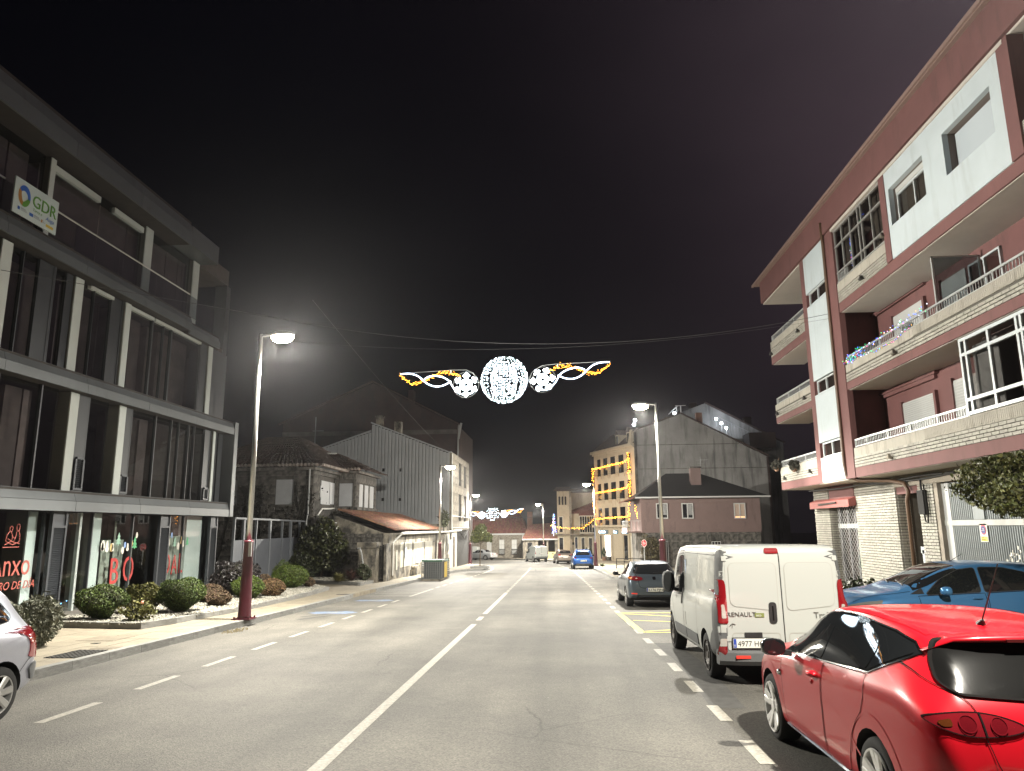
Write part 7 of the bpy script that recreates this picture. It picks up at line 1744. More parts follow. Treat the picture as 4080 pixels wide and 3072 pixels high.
# ---- red hatchback, closest
RC = Car('parked_car', 'glossy red hatchback with white alloy wheels and black mirror, nearest on the right', 'car', HATCH, paint('red_car_paint', (.40, .005, .012), 0, .3), (3.02, 4.72, gz(4.72)), 0, 'cars parked along the right kerb')
for sg in (-1, 1):
    gf = rnd([(2.98, .945), (1.97, 1.0), (1.95, 1.36), (2.2, 1.335), (2.55, 1.205)], .05); gr_ = rnd([(1.915, 1.0), (1.03, 1.06), (1.0, 1.2), (1.06, 1.27), (1.3, 1.345), (1.6, 1.37), (1.9, 1.365)], .05); gq = rnd([(.985, 1.07), (.72, 1.17), (.56, 1.235), (.68, 1.285), (.86, 1.31), (.97, 1.28)], .03)
    trim = [(3.02, .925), (1.96, .985), (.98, 1.045), (.68, 1.16), (.5, 1.24), (.62, 1.30), (.9, 1.345), (1.3, 1.375), (1.65, 1.395), (1.95, 1.387), (2.24, 1.355), (2.6, 1.22)]
    RC.panel('window_surround', trim, 'x', sg, M_CGL, .004, .05)
    RC.strip('chrome_trim', trim, 'x', sg, M_CHR, .009, .008, True)
    for nm, p in (('front_window', gf), ('rear_window', gr_), ('quarter_window', gq)): RC.panel(nm, p, 'x', sg, M_CGL, .009, .05)
    fd = [(3.03, .93), (2.95, .6), (2.93, .35), (2.88, .27), (1.88, .25), (1.86, .6), (1.90, .99)]
    rd = [(1.87, .985), (1.83, .6), (1.85, .25), (1.5, .25), (1.37, .29), (1.31, .42), (1.24, .56), (1.13, .68), (1.02, .77), (.975, .87), (1.0, 1.03)]
    for nm, p, hx in (('front_door', fd, 1.99), ('rear_door', rd, 1.12)):
        d = RC.panel(nm, sline(p + [p[0]], 4)[:-1] if False else p, 'x', sg, RC.M, .0025, .07, rim=False)
        RC.strip('door_gap', p, 'x', sg, M_SEAM, .006, .0045, True, d)
        if nm == 'front_door':
            q = MB(); c0 = RC.hitp('x', sg, hx + .07, .86, 0)[0]; q.ball((c0.x + sg * .012, hx + .07, .86), .06, .45, 12, 6); q.tube([(c0.x + sg * .03, hx - .03, .865), (c0.x + sg * .045, hx + .07, .87), (c0.x + sg * .03, hx + .16, .865)], .014, 6); q.ball((c0.x + sg * .01, hx + .1, .79), .022, 1, 8, 5); q.build('door_handle', RC.M, d, smooth=True)
    RC.panel('sill_skirt', [(2.98, .2), (2.98, .27), (1.35, .24), (1.35, .19)], 'x', sg, mat('skirt_silver', (.16, .18, .2), .3, metal=.4), .02, .07)
    RC.strip('fuel_flap', rnd([(.95, .78), (.74, .8), (.74, .98), (.95, .97)], .03), 'x', sg, M_SEAM, .004, .003, True) if sg > 0 else None
    RC.strip('arch_crease', [(.86 + .44 * math.cos(a), .33 + .45 * math.sin(a)) for a in np.linspace(.25, 2.75, 24)], 'x', sg, RC.M, .02, .004)
    RC.strip('arch_crease', [(3.438 + .44 * math.cos(a), .33 + .44 * math.sin(a)) for a in np.linspace(.5, 2.9, 24)], 'x', sg, RC.M, .02, .004)
    RC.strip('shoulder_crease', sline([(2.9, .80), (2.2, .78), (1.5, .66), (1.1, .46)]), 'x', sg, RC.M, .02, .0035)
    # tail lamp wraps over two panels
    tl = sclosed([(sg * x, z) for x, z in ((.80, .925), (.63, .962), (.45, .948), (.31, .90), (.33, .862), (.48, .838), (.65, .842), (.78, .882))])
    l_ = RC.panel('tail_lamp', tl, 'y', -1, mat('smoked_red_lens', (.13, .006, .010), .10, coat=1.0), .010, .03)
    RC.strip('lamp_rim', tl, 'y', -1, M_SEAM, .005, .012, True, l_)
    for cx_l, cz_l, m_ in ((.62, .902, M_REDL), (.45, .894, M_REDL)):
        pr = [(sg * cx_l + .046 * math.cos(a), cz_l + .044 * math.sin(a)) for a in np.linspace(0, 2 * math.pi, 20, endpoint=False)]
        RC.panel('round_lens', pr, 'y', -1, mat('deep_red_lens', (.085, .004, .007), .06, coat=1.0), .014, .03, l_); RC.strip('lens_ring', pr, 'y', -1, mat('ring_red', (.12, .006, .01), .15), .006, .017, True, l_)
    RC.panel('turn_lens', rnd([(sg * .77, .905), (sg * .70, .925), (sg * .70, .885), (sg * .75, .88)], .015), 'y', -1, mat('smoked_amber', (.06, .016, .004), .15, coat=1.0), .013, .02, l_)
    RC.strip('lamp_split', [(sg * .542, .962), (sg * .534, .836)], 'y', -1, M_SEAM, .01, .016, parent=l_)
    hl = sclosed([(sg * x, z) for x, z in ((.42, .66), (.6, .74), (.74, .8), (.78, .72), (.62, .62))]); RC.panel('headlamp', hl, 'y', 1, M_CLRL, .006, .05)
    RC.mirror(sg * .90, 2.72, 1.0, mat('mirror_black', (.008, .008, .009), .2, coat=1.0), sg, .23, .16, .12)
RC.panel('windscreen', [(-.62, 2.12), (.62, 2.12), (.72, 3.02), (-.72, 3.02)], 'z', 1, M_CGL, .004, .09)
rw = rnd([(-.55, 1.325), (.55, 1.325), (.62, 1.22), (.665, 1.10), (.60, 1.045), (0, 1.01), (-.60, 1.045), (-.665, 1.10), (-.62, 1.22)], .05)
RC.panel('rear_screen', rw, 'y', -1, mat('tinted_film', (.005, .005, .005), .2, spec=.05), .012, .04); RC.strip('screen_seal', rw, 'y', -1, M_SEAM, .012, .013, True)
hs = sline([(-.70, 1.30), (-.71, 1.12), (-.56, 1.0), (-.53, .80), (-.42, .60), (0, .575), (.42, .60), (.53, .80), (.56, 1.0), (.71, 1.12), (.70, 1.30)]); RC.strip('tailgate_gap', hs, 'y', -1, M_SEAM, .006, .006)
q = MB(); sp_ = [RC.hitp('z', 1, x, .56, .012)[0] for x in np.linspace(-.62, .62, 9)]; q.v = []; 
V = []
for i, p in enumerate(sp_):
    k = 1 - (abs(i - 4) / 4) ** 3 * .93; V += [(p.x, .60, p.z - .012 + .012 * k), (p.x, .50 - .06 * k, p.z - .012 + .016 * k), (p.x, .48 - .14 * k, p.z - .012 - .008 * k), (p.x, .50 - .06 * k, p.z - .016 - .034 * k)]
q.add(V, [(4 * i + a, 4 * i + (a + 1) % 4, 4 * i + 4 + (a + 1) % 4, 4 * i + 4 + a) for i in range(8) for a in range(4)] + [(3, 2, 1, 0), (32, 33, 34, 35)]); o = q.build('roof_spoiler', RC.M, RC.root, smooth=True); fixn(o.data)
MB().box(-.17, .17, .335, .35, sp_[4].z - .035, sp_[4].z - .015).build('brake_light_strip', mat('deep_red_lens', (.1, .004, .006), .08), RC.root)
a0 = RC.hitp('z', 1, -.08, .78, 0)[0]; q = MB(); q.tube([a0, a0 + Vector((0, -.03, .035))], [.035, .012], 8); q.tube([a0 + Vector((0, -.02, .03)), a0 + Vector((.06, -.20, .42))], [.006, .004], 6); q.build('roof_aerial', M_TRIM, RC.root)
RC.strip('roof_ditch', [(-.52, .62), (-.55, 1.2), (-.56, 2.0)], 'z', 1, RC.M, .04, .004); RC.strip('roof_ditch', [(.52, .62), (.55, 1.2), (.56, 2.0)], 'z', 1, RC.M, .04, .004)
RC.panel('rear_valance', [(-.55, .30), (.55, .30), (.5, .42), (-.5, .42)], 'y', -1, M_TRIM, .006, .07); RC.plate('8351 CXK', -.26, .26, .60, -.012)
RC.wheels('twin', M_RIMW, 5, rim_r=.245)
q = MB(); c0 = RC.hitp('x', -1, 3.03, .72, .004)[0]; q.ball(c0, .03, 1, 8, 5); q.build('side_badge', M_CHR, RC.root)

# ---- white van
VAN = dict(L=4.78, tyre=.325, tw=.215, arch=.375, axles=(.86, 3.96), tumble=.895, boxy=1, sub=2, well=.24,
    top=[(0, 1.66), (.012, 1.82), (.04, 1.90), (.10, 1.935), (.3, 1.955), (2.0, 1.96), (3.0, 1.95), (3.3, 1.91), (3.55, 1.79), (3.85, 1.54), (4.1, 1.30), (4.25, 1.20), (4.5, 1.10), (4.66, .98), (4.75, .78), (4.78, .6)],
    belt=[(0, 1.2), (3, 1.16), (3.8, 1.1), (4.78, .8)],
    w=[(0, .84), (.015, .905), (.05, .935), (.15, .948), (1, .952), (3.9, .945), (4.3, .90), (4.55, .80), (4.7, .66), (4.78, .5)],
    low=[(0, .42), (.06, .40), (.4, .34), (.7, .27), (4.0, .26), (4.5, .24), (4.78, .3)])
M_VANW = paint('van_white', (.375, .39, .37), 0, .38)
VC = Car('van', 'white panel van with grey corner trim and tall red tail lamps, parked on the right', 'van', VAN, M_VANW, (3.12, 10.9, gz(10.9)), math.radians(1.0), 'cars parked along the right kerb')
for sg in (-1, 1):
    VC.panel('corner_trim_upper', rnd([(sg * .80, 1.62), (sg * .875, 1.62), (sg * .86, 1.80), (sg * .82, 1.88), (sg * .775, 1.86), (sg * .79, 1.75)], .03), 'y', -1, M_GREYPL, .01, .05)
    VC.panel('corner_trim_upper', rnd([(.012, 1.5), (.21, 1.5), (.20, 1.78), (.12, 1.87), (.012, 1.85)], .03), 'x', sg, M_GREYPL, .012, .04)
    VC.panel('corner_trim', [(.012, .70), (.22, .70), (.22, 1.52), (.012, 1.52)], 'x', sg, M_GREYPL, .012, .04)
    t_ = VC.panel('tail_lamp', rnd([(sg * .775, .86), (sg * .905, .86), (sg * .895, 1.46), (sg * .80, 1.46), (sg * .785, 1.38)], .03), 'y', -1, M_REDL, .02, .03)
    VC.panel('reversing_lens', rnd([(sg * .80, .93), (sg * .865, .93), (sg * .86, 1.12), (sg * .82, 1.12)], .02), 'y', -1, M_CLRL, .027, .03, t_)
    VC.panel('lamp_cap', rnd([(sg * .79, 1.5), (sg * .905, 1.5), (sg * .895, 1.58), (sg * .80, 1.58)], .015), 'y', -1, M_VANW, .012, .04); VC.panel('lamp_cap', rnd([(sg * .80, .735), (sg * .92, .735), (sg * .92, .82), (sg * .80, .82)], .015), 'y', -1, M_VANW, .012, .04)
    VC.panel('bumper_corner', [(.0, .40), (.44, .36), (.47, .55), (.33, .69), (.12, .80), (.0, .80)], 'x', sg, M_GREYPL, .014, .06)
    rl = VC.panel('bumper_lamp', rnd([(sg * .82, .47), (sg * .9, .47), (sg * .89, .62), (sg * .82, .62)], .015), 'y', -1, M_REDL, .06, .04)
    VC.panel('clear_part', rnd([(sg * .82, .56), (sg * .89, .56), (sg * .885, .66), (sg * .82, .66)], .01), 'y', -1, M_CLRL, .062, .04, rl)
    VC.panel('side_moulding', rnd([(1.4, .40), (2.32, .40), (2.32, .56), (1.42, .56)], .02), 'x', sg, M_GREYPL, .014, .08); VC.panel('side_moulding', rnd([(2.36, .40), (3.45, .40), (3.50, .56), (2.36, .56)], .02), 'x', sg, M_GREYPL, .014, .08)
    gl_ = VC.panel('cab_window', rnd([(2.66, 1.12), (3.68, 1.08), (3.62, 1.25), (3.30, 1.62), (3.08, 1.76), (2.68, 1.78)], .08), 'x', sg, M_CGL, .005, .07); VC.strip('window_seal', rnd([(2.63, 1.10), (3.72, 1.06), (3.64, 1.27), (3.33, 1.64), (3.1, 1.79), (2.65, 1.81)], .08), 'x', sg, M_TRIM, .03, .003, True)
    d = VC.panel('front_door', [(2.58, .34), (3.42, .34), (3.6, .8), (3.78, 1.06), (3.36, 1.66), (3.1, 1.84), (2.58, 1.86)], 'x', sg, M_VANW, .0015, .1, rim=False); VC.strip('door_gap', [(2.58, .34), (3.42, .34), (3.6, .8), (3.78, 1.06), (3.36, 1.66), (3.1, 1.84), (2.58, 1.86)], 'x', sg, M_SEAM, .01, .003, True, d)
    VC.panel('door_handle', rnd([(2.66, .93), (2.74, .93), (2.73, 1.2), (2.66, 1.2)], .035), 'x', sg, M_TRIM, .015, .04)
    VC.strip('sliding_door_gap', [(1.38, .36), (1.42, 1.0), (1.44, 1.84)], 'x', sg, M_SEAM, .008, .003); VC.strip('upper_gutter_line', [(.2, 1.80), (2.6, 1.82)], 'x', sg, M_SEAM, .006, .003); VC.strip('waist_crease', [(.5, .97), (2.55, .9)], 'x', sg, mat('van_shade_line', (.30, .30, .27), .5), .012, .003)
    VC.strip('pressed_panel', rnd([(1.52, 1.74), (2.5, 1.74), (2.46, 1.25), (2.2, 1.05), (1.55, 1.02)], .08), 'x', sg, MATS['van_shade_line'], .014, .004, True); VC.strip('pressed_panel', rnd([(.3, 1.74), (1.3, 1.74), (1.28, 1.02), (.3, .98)], .08), 'x', sg, MATS['van_shade_line'], .014, .004, True)
    VC.panel('fuel_flap', rnd([(2.36, .60), (2.5, .60), (2.5, .82), (2.36, .82)], .02), 'x', sg, mat('grey_flap', (.33, .33, .31), .5), .004, .05)
    VC.mirror(sg * .93, 3.42, 1.28, M_GREYPL, sg, .24, .40, .14)
    VC.panel('headlamp', sclosed([(sg * .45, .78), (sg * .7, .95), (sg * .78, .98), (sg * .76, .82), (sg * .6, .74)]), 'y', 1, M_CLRL, .006, .06)
VC.panel('windscreen', [(-.72, 3.42), (.72, 3.42), (.80, 4.14), (-.80, 4.14)], 'z', 1, M_CGL, .004, .1)
for a, b in ((-.80, -.012), (.012, .80)):
    e = .745 * (1 if b > .1 else -1) if False else None
    door = VC.panel('rear_door', rnd([(a, .50), (b, .50), (b, 1.83), (a if abs(a) < .1 else a * .965, 1.83)] if b < .1 else [(a, .50), (b, .50), (b * .965, 1.83), (a, 1.83)], .03), 'y', -1, M_VANW, .006, .09)
    x0, x1 = (a + .07, b - .05) if b < .1 else (a + .05, b - .07)
    pr = rnd([(x0, 1.10), (x1, 1.03), (x1, 1.69), (x0, 1.69)] if b < .1 else [(x0, 1.03), (x1, 1.10), (x1, 1.69), (x0, 1.69)], .09, 5)
    VC.panel('blank_window_pressing', pr, 'y', -1, M_VANW, .014, .08, door); VC.strip('pressing_edge', pr, 'y', -1, MATS['van_shade_line'], .016, .010, True, door)
    VC.strip('lower_pressing', rnd([(x0, .54), (x1, .54), (x1, .73), (x0, .73)], .05), 'y', -1, MATS['van_shade_line'], .012, .009, True, door)
    if b < .1:
        VC.panel('door_handle', rnd([(-.20, .86), (-.09, .86), (-.09, 1.15), (-.20, 1.15)], .05), 'y', -1, M_TRIM, .022, .04, door); VC.strip('handle_slot', [(-.145, .9), (-.145, 1.1)], 'y', -1, M_SEAM, .02, .027, parent=door)
    for zz_ in (.62, 1.72): VC.panel('hinge', rnd([(a - .01, zz_), (a + .05, zz_), (a + .05, zz_ + .07), (a - .01, zz_ + .07)] if b < .1 else [(b - .05, zz_), (b + .01, zz_), (b + .01, zz_ + .07), (b - .05, zz_ + .07)], .01), 'y', -1, M_VANW, .02, .04, door)
VC.strip('door_split', [(0, .5), (0, 1.84)], 'y', -1, M_SEAM, .012, .004); VC.panel('high_brake_lamp', rnd([(-.2, 1.82), (.0, 1.82), (.0, 1.89), (-.2, 1.89)], .03), 'y', -1, M_REDL, .02, .03)
q = MB(); n = 9; V = []
for i in range(n):
    x = -.93 + 1.86 * i / (n - 1); k = (abs(x) / .93) ** 4; yb = -.10 + .09 * k
    V += [(x, yb + .03, .50), (x, yb, .47), (x, yb, .36), (x, yb + .05, .30), (x, .2, .30), (x, .2, .52)]
q.add(V, [(6 * i + a, 6 * i + (a + 1) % 6, 6 * i + 6 + (a + 1) % 6, 6 * i + 6 + a) for i in range(n - 1) for a in range(6)] + [tuple(range(6)), tuple(range(6 * n - 6, 6 * n))[::-1]]); bp = q.build('rear_bumper', M_GREYPL, VC.root, smooth=False); fixn(bp.data)
for x in (-.62, .62): MB().box(x - .1, x + .1, -.10, -.09, .40, .44).build('red_reflector', emit('reflector_red', (.9, .05, .03), .25), bp)
VC.plate('4977 HGH', -.735, -.215, .535, -.04, .125); q = MB(); q.box(-.56, -.32, -.035, .0, .675, .74); q.build('plate_lamp_grip', M_TRIM, VC.root)
text('RENAULT', (-.79, -.012, .955), (1, 0, 0), (0, 0, 1), .085, mat('badge_grey', (.16, .16, .15), .35, metal=.6), VC.root, ext=.004, sx=1.1); MB().box(-.40, -.27, -.016, 0, .945, 1.0).build('eco_badge', mat('badge_olive', (.16, .18, .05), .5), VC.root); text('eco', (-.385, -.019, .957), (1, 0, 0), (0, 0, 1), .05, M_PLATE, VC.root, ext=.001)
text('Trafic', (.42, -.012, .93), (1, 0, 0), (0, 0, 1), .12, MATS['badge_grey'], VC.root, ext=.004)
q = MB(); q.tube([(-.76, -.012, .83), (-.72, -.013, .86), (-.68, -.012, .845)], .005, 4); q.tube([(-.73, -.012, .8), (-.725, -.012, .85)], .004, 4); q.build('small_sticker', MATS['badge_grey'], VC.root)
sx_ = VC.hitp('x', -1, 2.52, 1.6, .005)[0].x; MB().box(sx_ - .003, sx_ + .03, 2.47, 2.56, 1.28, 1.7).build('service_sticker', mat('sticker_blue', (.28, .34, .45), .5, var=.4, vscale=14), VC.root)
VC.wheels('steel', M_RIMD, track=.925)

# ---- grey hatchback ahead
IB = dict(HATCH); IB.update(L=3.96, tyre=.305, arch=.345, axles=(.74, 3.2), top=[(0, .64), (.02, .78), (.06, .90), (.13, 1.0), (.25, 1.13), (.38, 1.27), (.5, 1.36), (.65, 1.40), (1.2, 1.44), (1.7, 1.43), (2.1, 1.36), (2.5, 1.2), (2.85, 1.02), (3.0, .95), (3.4, .88), (3.7, .78), (3.88, .64), (3.96, .5)],
    belt=[(0, .88), (.5, .98), (2.0, .93), (3, .88), (3.96, .6)], w=[(0, .66), (.03, .74), (.1, .795), (.3, .835), (.7, .849), (3.1, .845), (3.5, .81), (3.75, .72), (3.96, .52)], low=[(0, .36), (.06, .29), (.4, .22), (.7, .19), (3.5, .19), (3.96, .3)])
def common(C, sg, front, rear, y_door, hz=.86, quarter=None, doors=True, glassm=None):
    for nm, p in (('front_window', front), ('rear_window', rear), ('quarter_window', quarter)):
        if p: C.panel(nm, rnd(p, .04), 'x', sg, glassm or M_CGL, .005, .08); C.strip('window_seal', rnd(p, .04), 'x', sg, M_TRIM, .025, .003, True)
    if doors:
        for p in y_door:
            d = C.panel('door', p, 'x', sg, C.M, .002, .09, rim=False); C.strip('door_gap', p, 'x', sg, M_SEAM, .01, .003, True, d)
            yy = min(a for a, b in p) + .16; c0 = C.hitp('x', sg, yy, hz, 0)[0]; q = MB(); q.tube([(c0.x + sg * .02, yy - .08, hz), (c0.x + sg * .035, yy, hz), (c0.x + sg * .02, yy + .08, hz)], .014, 6); q.build('door_handle', C.M, d)
IC = Car('parked_car', 'grey hatchback with number plate ahead of the white van', 'car', IB, paint('grey_blue_paint', (.085, .105, .125), .55, .33), (2.92, 23.9, gz(23.9)), math.radians(1.5), 'cars parked along the right kerb')
for sg in (-1, 1):
    common(IC, sg, [(2.72, .93), (1.84, .97), (1.82, 1.34), (2.1, 1.31), (2.42, 1.15)], [(1.78, .97), (.98, 1.01), (.95, 1.12), (1.1, 1.28), (1.4, 1.34), (1.76, 1.345)], [[(2.8, .9), (2.72, .3), (1.78, .26), (1.8, .95)], [(1.76, .95), (1.74, .28), (1.3, .28), (1.06, .55), (.92, .75), (.93, .98)]])
    tl = sclosed([(sg * x, z) for x, z in ((.78, .96), (.6, .965), (.40, .93), (.38, .86), (.55, .835), (.77, .87))]); t_ = IC.panel('tail_lamp', tl, 'y', -1, MATS['smoked_red_lens'], .009, .03)
    IC.panel('lens', sclosed([(sg * x, z) for x, z in ((.56, .92), (.52, .9), (.56, .88), (.60, .9))]), 'y', -1, M_CLRL, .013, .02, t_); IC.panel('turn_lens', sclosed([(sg * x, z) for x, z in ((.78, .94), (.7, .93), (.7, .885), (.77, .89))]), 'y', -1, M_ORL, .01, .03, t_)
    IC.panel('reflector', rnd([(sg * .74, .43), (sg * .55, .42), (sg * .55, .455), (sg * .73, .465)], .01), 'y', -1, MATS['reflector_red'], .006, .03); IC.panel('headlamp', sclosed([(sg * .4, .64), (sg * .62, .74), (sg * .72, .72), (sg * .6, .6)]), 'y', 1, M_CLRL, .006, .05)
    IC.mirror(sg * .87, 2.5, .98, M_TRIM, sg, .2, .14, .11)
rw = rnd([(-.53, 1.345), (.53, 1.345), (.60, 1.2), (.64, 1.08), (.55, 1.045), (0, 1.03), (-.55, 1.045), (-.64, 1.08), (-.60, 1.2)], .05); IC.panel('rear_screen', rw, 'y', -1, M_CGL, .005, .06); IC.strip('screen_seal', rw, 'y', -1, M_TRIM, .02, .004, True)
q = MB(); w0 = IC.hitp('y', -1, 0, 1.06, .02)[0]; q.tube([w0, IC.hitp('y', -1, .35, 1.07, .02)[0], IC.hitp('y', -1, .5, 1.08, .02)[0]], .012, 5); q.build('rear_wiper', M_TRIM, IC.root)
IC.strip('tailgate_gap', sline([(-.66, 1.1), (-.54, .97), (-.48, .72), (-.4, .62), (0, .6), (.4, .62), (.48, .72), (.54, .97), (.66, 1.1)]), 'y', -1, M_SEAM, .01, .004)
IC.panel('badge', rnd([(-.05, .86), (.05, .86), (.05, .95), (-.05, .95)], .03), 'y', -1, M_CHR, .01, .03); IC.plate('6176 FJN', -.26, .26, .5, -.02, .115); IC.panel('rear_valance', [(-.6, .30), (.6, .30), (.55, .40), (-.55, .40)], 'y', -1, M_TRIM, .008, .07)
q = MB(); q.lathe([(.03, -.06), (.03, .1)], 10, (-.35, 0, .31), 'y'); q.lathe([(.03, -.06), (.03, .1)], 10, (-.43, 0, .31), 'y'); q.build('exhaust', M_CHR, IC.root)
IC.panel('windscreen', [(-.58, 2.02), (.58, 2.02), (.70, 2.8), (-.70, 2.8)], 'z', 1, M_CGL, .004, .1)
a0 = IC.hitp('z', 1, 0, .7, 0)[0]; q = MB(); q.tube([a0, a0 + Vector((0, -.14, .3))], .006, 5); q.build('roof_aerial', M_TRIM, IC.root); IC.wheels('spoke', M_RIMS, 7)

# ---- blue hatchback side-on before the garage
FO = dict(HATCH); FO.update(L=4.337, tyre=.316, axles=(.88, 3.52), tumble=.71, top=[(0, .66), (.02, .82), (.06, .96), (.12, 1.05), (.24, 1.2), (.4, 1.35), (.55, 1.42), (.9, 1.47), (1.5, 1.497), (2.0, 1.48), (2.4, 1.40), (2.75, 1.25), (3.1, 1.09), (3.3, 1.02), (3.6, .97), (3.95, .885), (4.15, .79), (4.28, .66), (4.337, .52)], belt=[(0, .93), (.5, 1.03), (.9, 1.02), (1.6, .99), (2.4, .95), (3.1, .93), (3.6, .88), (4.337, .62)])
FC_ = Car('parked_car', 'metallic blue hatchback parked side-on before the ribbed garage door', 'car', FO, paint('blue_car_paint', (.045, .145, .30), .35, .32), (9.2, 14.35, gz(14.35) + .135), math.radians(90), None, tilt=False)
for sg in (-1, 1):
    common(FC_, sg, [(2.86, .955), (1.94, 1.0), (1.92, 1.395), (2.2, 1.36), (2.52, 1.215)], [(1.87, 1.0), (.95, 1.05), (.9, 1.15), (1.1, 1.32), (1.45, 1.395), (1.85, 1.4)], [[(3.0, .93), (2.95, .3), (1.87, .26), (1.88, .98)], [(1.85, .98), (1.83, .28), (1.4, .28), (1.15, .58), (.9, .85), (.92, 1.03)]], .9)
    FC_.panel('pillar_trim', [(3.12, .96), (2.89, .965), (2.89, 1.06)], 'x', sg, M_TRIM, .006, .05)
    FC_.strip('arch_crease', [(3.52 + .45 * math.cos(a), .33 + .45 * math.sin(a)) for a in np.linspace(.3, 2.8, 18)], 'x', sg, FC_.M, .02, .005)
    hl = sclosed([(sg * x, z) for x, z in ((.82, .84), (.7, .80), (.52, .70), (.46, .63), (.6, .64), (.76, .72))]); FC_.panel('headlamp', hl, 'y', 1, mat('headlamp_smoke', (.13, .13, .12), .1, coat=1.0), .008, .05)
    FC_.panel('headlamp_side', sclosed([(3.62, .86), (3.9, .78), (4.1, .66), (3.95, .64), (3.72, .74)]), 'x', sg, MATS['headlamp_smoke'], .008, .04); FC_.mirror(sg * .90, 2.62, 1.03, FC_.M, sg, .2, .15, .13)
ws = [(-.62, 2.2), (.62, 2.2), (.73, 3.05), (-.73, 3.05)]; FC_.panel('windscreen', ws, 'z', 1, M_CGL, .004, .09); q = MB(); q.tube([FC_.hitp('z', 1, -.5, 3.1, .015)[0], FC_.hitp('z', 1, 0, 3.0, .02)[0]], .012, 5); q.tube([FC_.hitp('z', 1, .1, 3.1, .015)[0], FC_.hitp('z', 1, .55, 2.98, .02)[0]], .012, 5); q.build('wipers', M_TRIM, FC_.root)
FC_.panel('grille', rnd([(-.4, .52), (.4, .52), (.44, .60), (-.44, .60)], .02), 'y', 1, M_TRIM, .008, .05); FC_.strip('grille_bar', [(-.42, .62), (.42, .62)], 'y', 1, M_CHR, .02, .012); FC_.strip('bonnet_gap', [(-.62, 4.05), (-.72, 3.5), (-.74, 3.1)], 'z', 1, M_SEAM, .008, .004); FC_.strip('bonnet_gap', [(.62, 4.05), (.72, 3.5), (.74, 3.1)], 'z', 1, M_SEAM, .008, .004)
FC_.panel('rear_screen', rnd([(-.55, 1.38), (.55, 1.38), (.64, 1.1), (-.64, 1.1)], .05), 'y', -1, M_CGL, .005, .08); FC_.wheels('spoke', M_RIMS, 5)
a0 = FC_.hitp('z', 1, 0, 2.0, 0)[0]; q = MB(); q.tube([a0, a0 + Vector((0, -.25, .14))], .005, 5); q.build('roof_aerial', M_TRIM, FC_.root)

# ---- silver people carrier cut by the left edge, facing the camera
PI = dict(HATCH); PI.update(L=4.276, tyre=.31, arch=.36, axles=(.66, 3.42), tumble=.70, top=[(0, .60), (.015, .75), (.05, .9), (.10, 1.02), (.2, 1.22), (.36, 1.42), (.55, 1.53), (.9, 1.60), (1.6, 1.637), (2.2, 1.60), (2.7, 1.47), (3.2, 1.22), (3.6, 1.02), (3.9, .9), (4.15, .75), (4.276, .5)],
    belt=[(0, .98), (.6, 1.02), (2, .97), (3.3, .93), (4.276, .6)], w=[(0, .66), (.03, .73), (.1, .775), (.3, .805), (.7, .82), (3.3, .82), (3.7, .79), (4.0, .7), (4.276, .5)], low=[(0, .38), (.06, .30), (.4, .22), (.7, .18), (3.8, .18), (4.276, .28)])
PC = Car('parked_car', 'silver people carrier with red tail lamp, cut off by the left edge', 'car', PI, paint('silver_car_paint', (.36, .37, .42), .55, .32), (-7.36, 9.16, gz(9.16)), math.pi, None)
for sg in (-1, 1):
    common(PC, sg, [(2.9, .99), (1.9, 1.02), (1.9, 1.5), (2.3, 1.44), (2.65, 1.25)], [(1.85, 1.02), (.98, 1.05), (.98, 1.45), (1.3, 1.5), (1.85, 1.51)], [[(3.0, .95), (2.95, .3), (1.88, .26), (1.88, 1.0)], [(1.86, 1.0), (1.85, .28), (1.2, .28), (.98, .6), (.95, 1.02)]], .9, [(.9, 1.08), (.56, 1.12), (.50, 1.18), (.62, 1.34), (.9, 1.43)])
    tl = rnd([(sg * .80, .66), (sg * .71, .66), (sg * .70, .98), (sg * .73, 1.04), (sg * .78, 1.02)], .03); PC.panel('tail_lamp', tl, 'y', -1, M_REDL, .014, .03); PC.panel('tail_lamp_side', rnd([(.0, .64), (.075, .66), (.10, 1.0), (.15, 1.1), (.07, 1.1), (.0, .98)], .02), 'x', sg, M_REDL, .014, .03)
    PC.panel('bumper_guard', rnd([(.0, .44), (.15, .40), (.22, .54), (.14, .60), (.0, .60)], .03), 'x', sg, M_GREYPL, .025, .04); PC.strip('bumper_gap', sline([(.0, .66), (.2, .66), (.32, .57), (.38, .5)]), 'x', sg, M_SEAM, .008, .004)
    PC.strip('side_crease', sline([(2.8, .80), (1.6, .78), (.9, .8), (.3, .92)]), 'x', sg, PC.M, .05, .007); PC.panel('headlamp', sclosed([(sg * .36, .66), (sg * .6, .78), (sg * .72, .76), (sg * .6, .62)]), 'y', 1, M_CLRL, .006, .06); PC.mirror(sg * .82, 2.75, 1.08, PC.M, sg)
PC.panel('rear_screen', rnd([(-.5, 1.46), (.5, 1.46), (.58, 1.12), (-.58, 1.12)], .06), 'y', -1, M_CGL, .005, .08); PC.panel('windscreen', [(-.6, 2.5), (.6, 2.5), (.7, 3.5), (-.7, 3.5)], 'z', 1, M_CGL, .004, .1); PC.wheels('spoke', M_RIMS, 7)

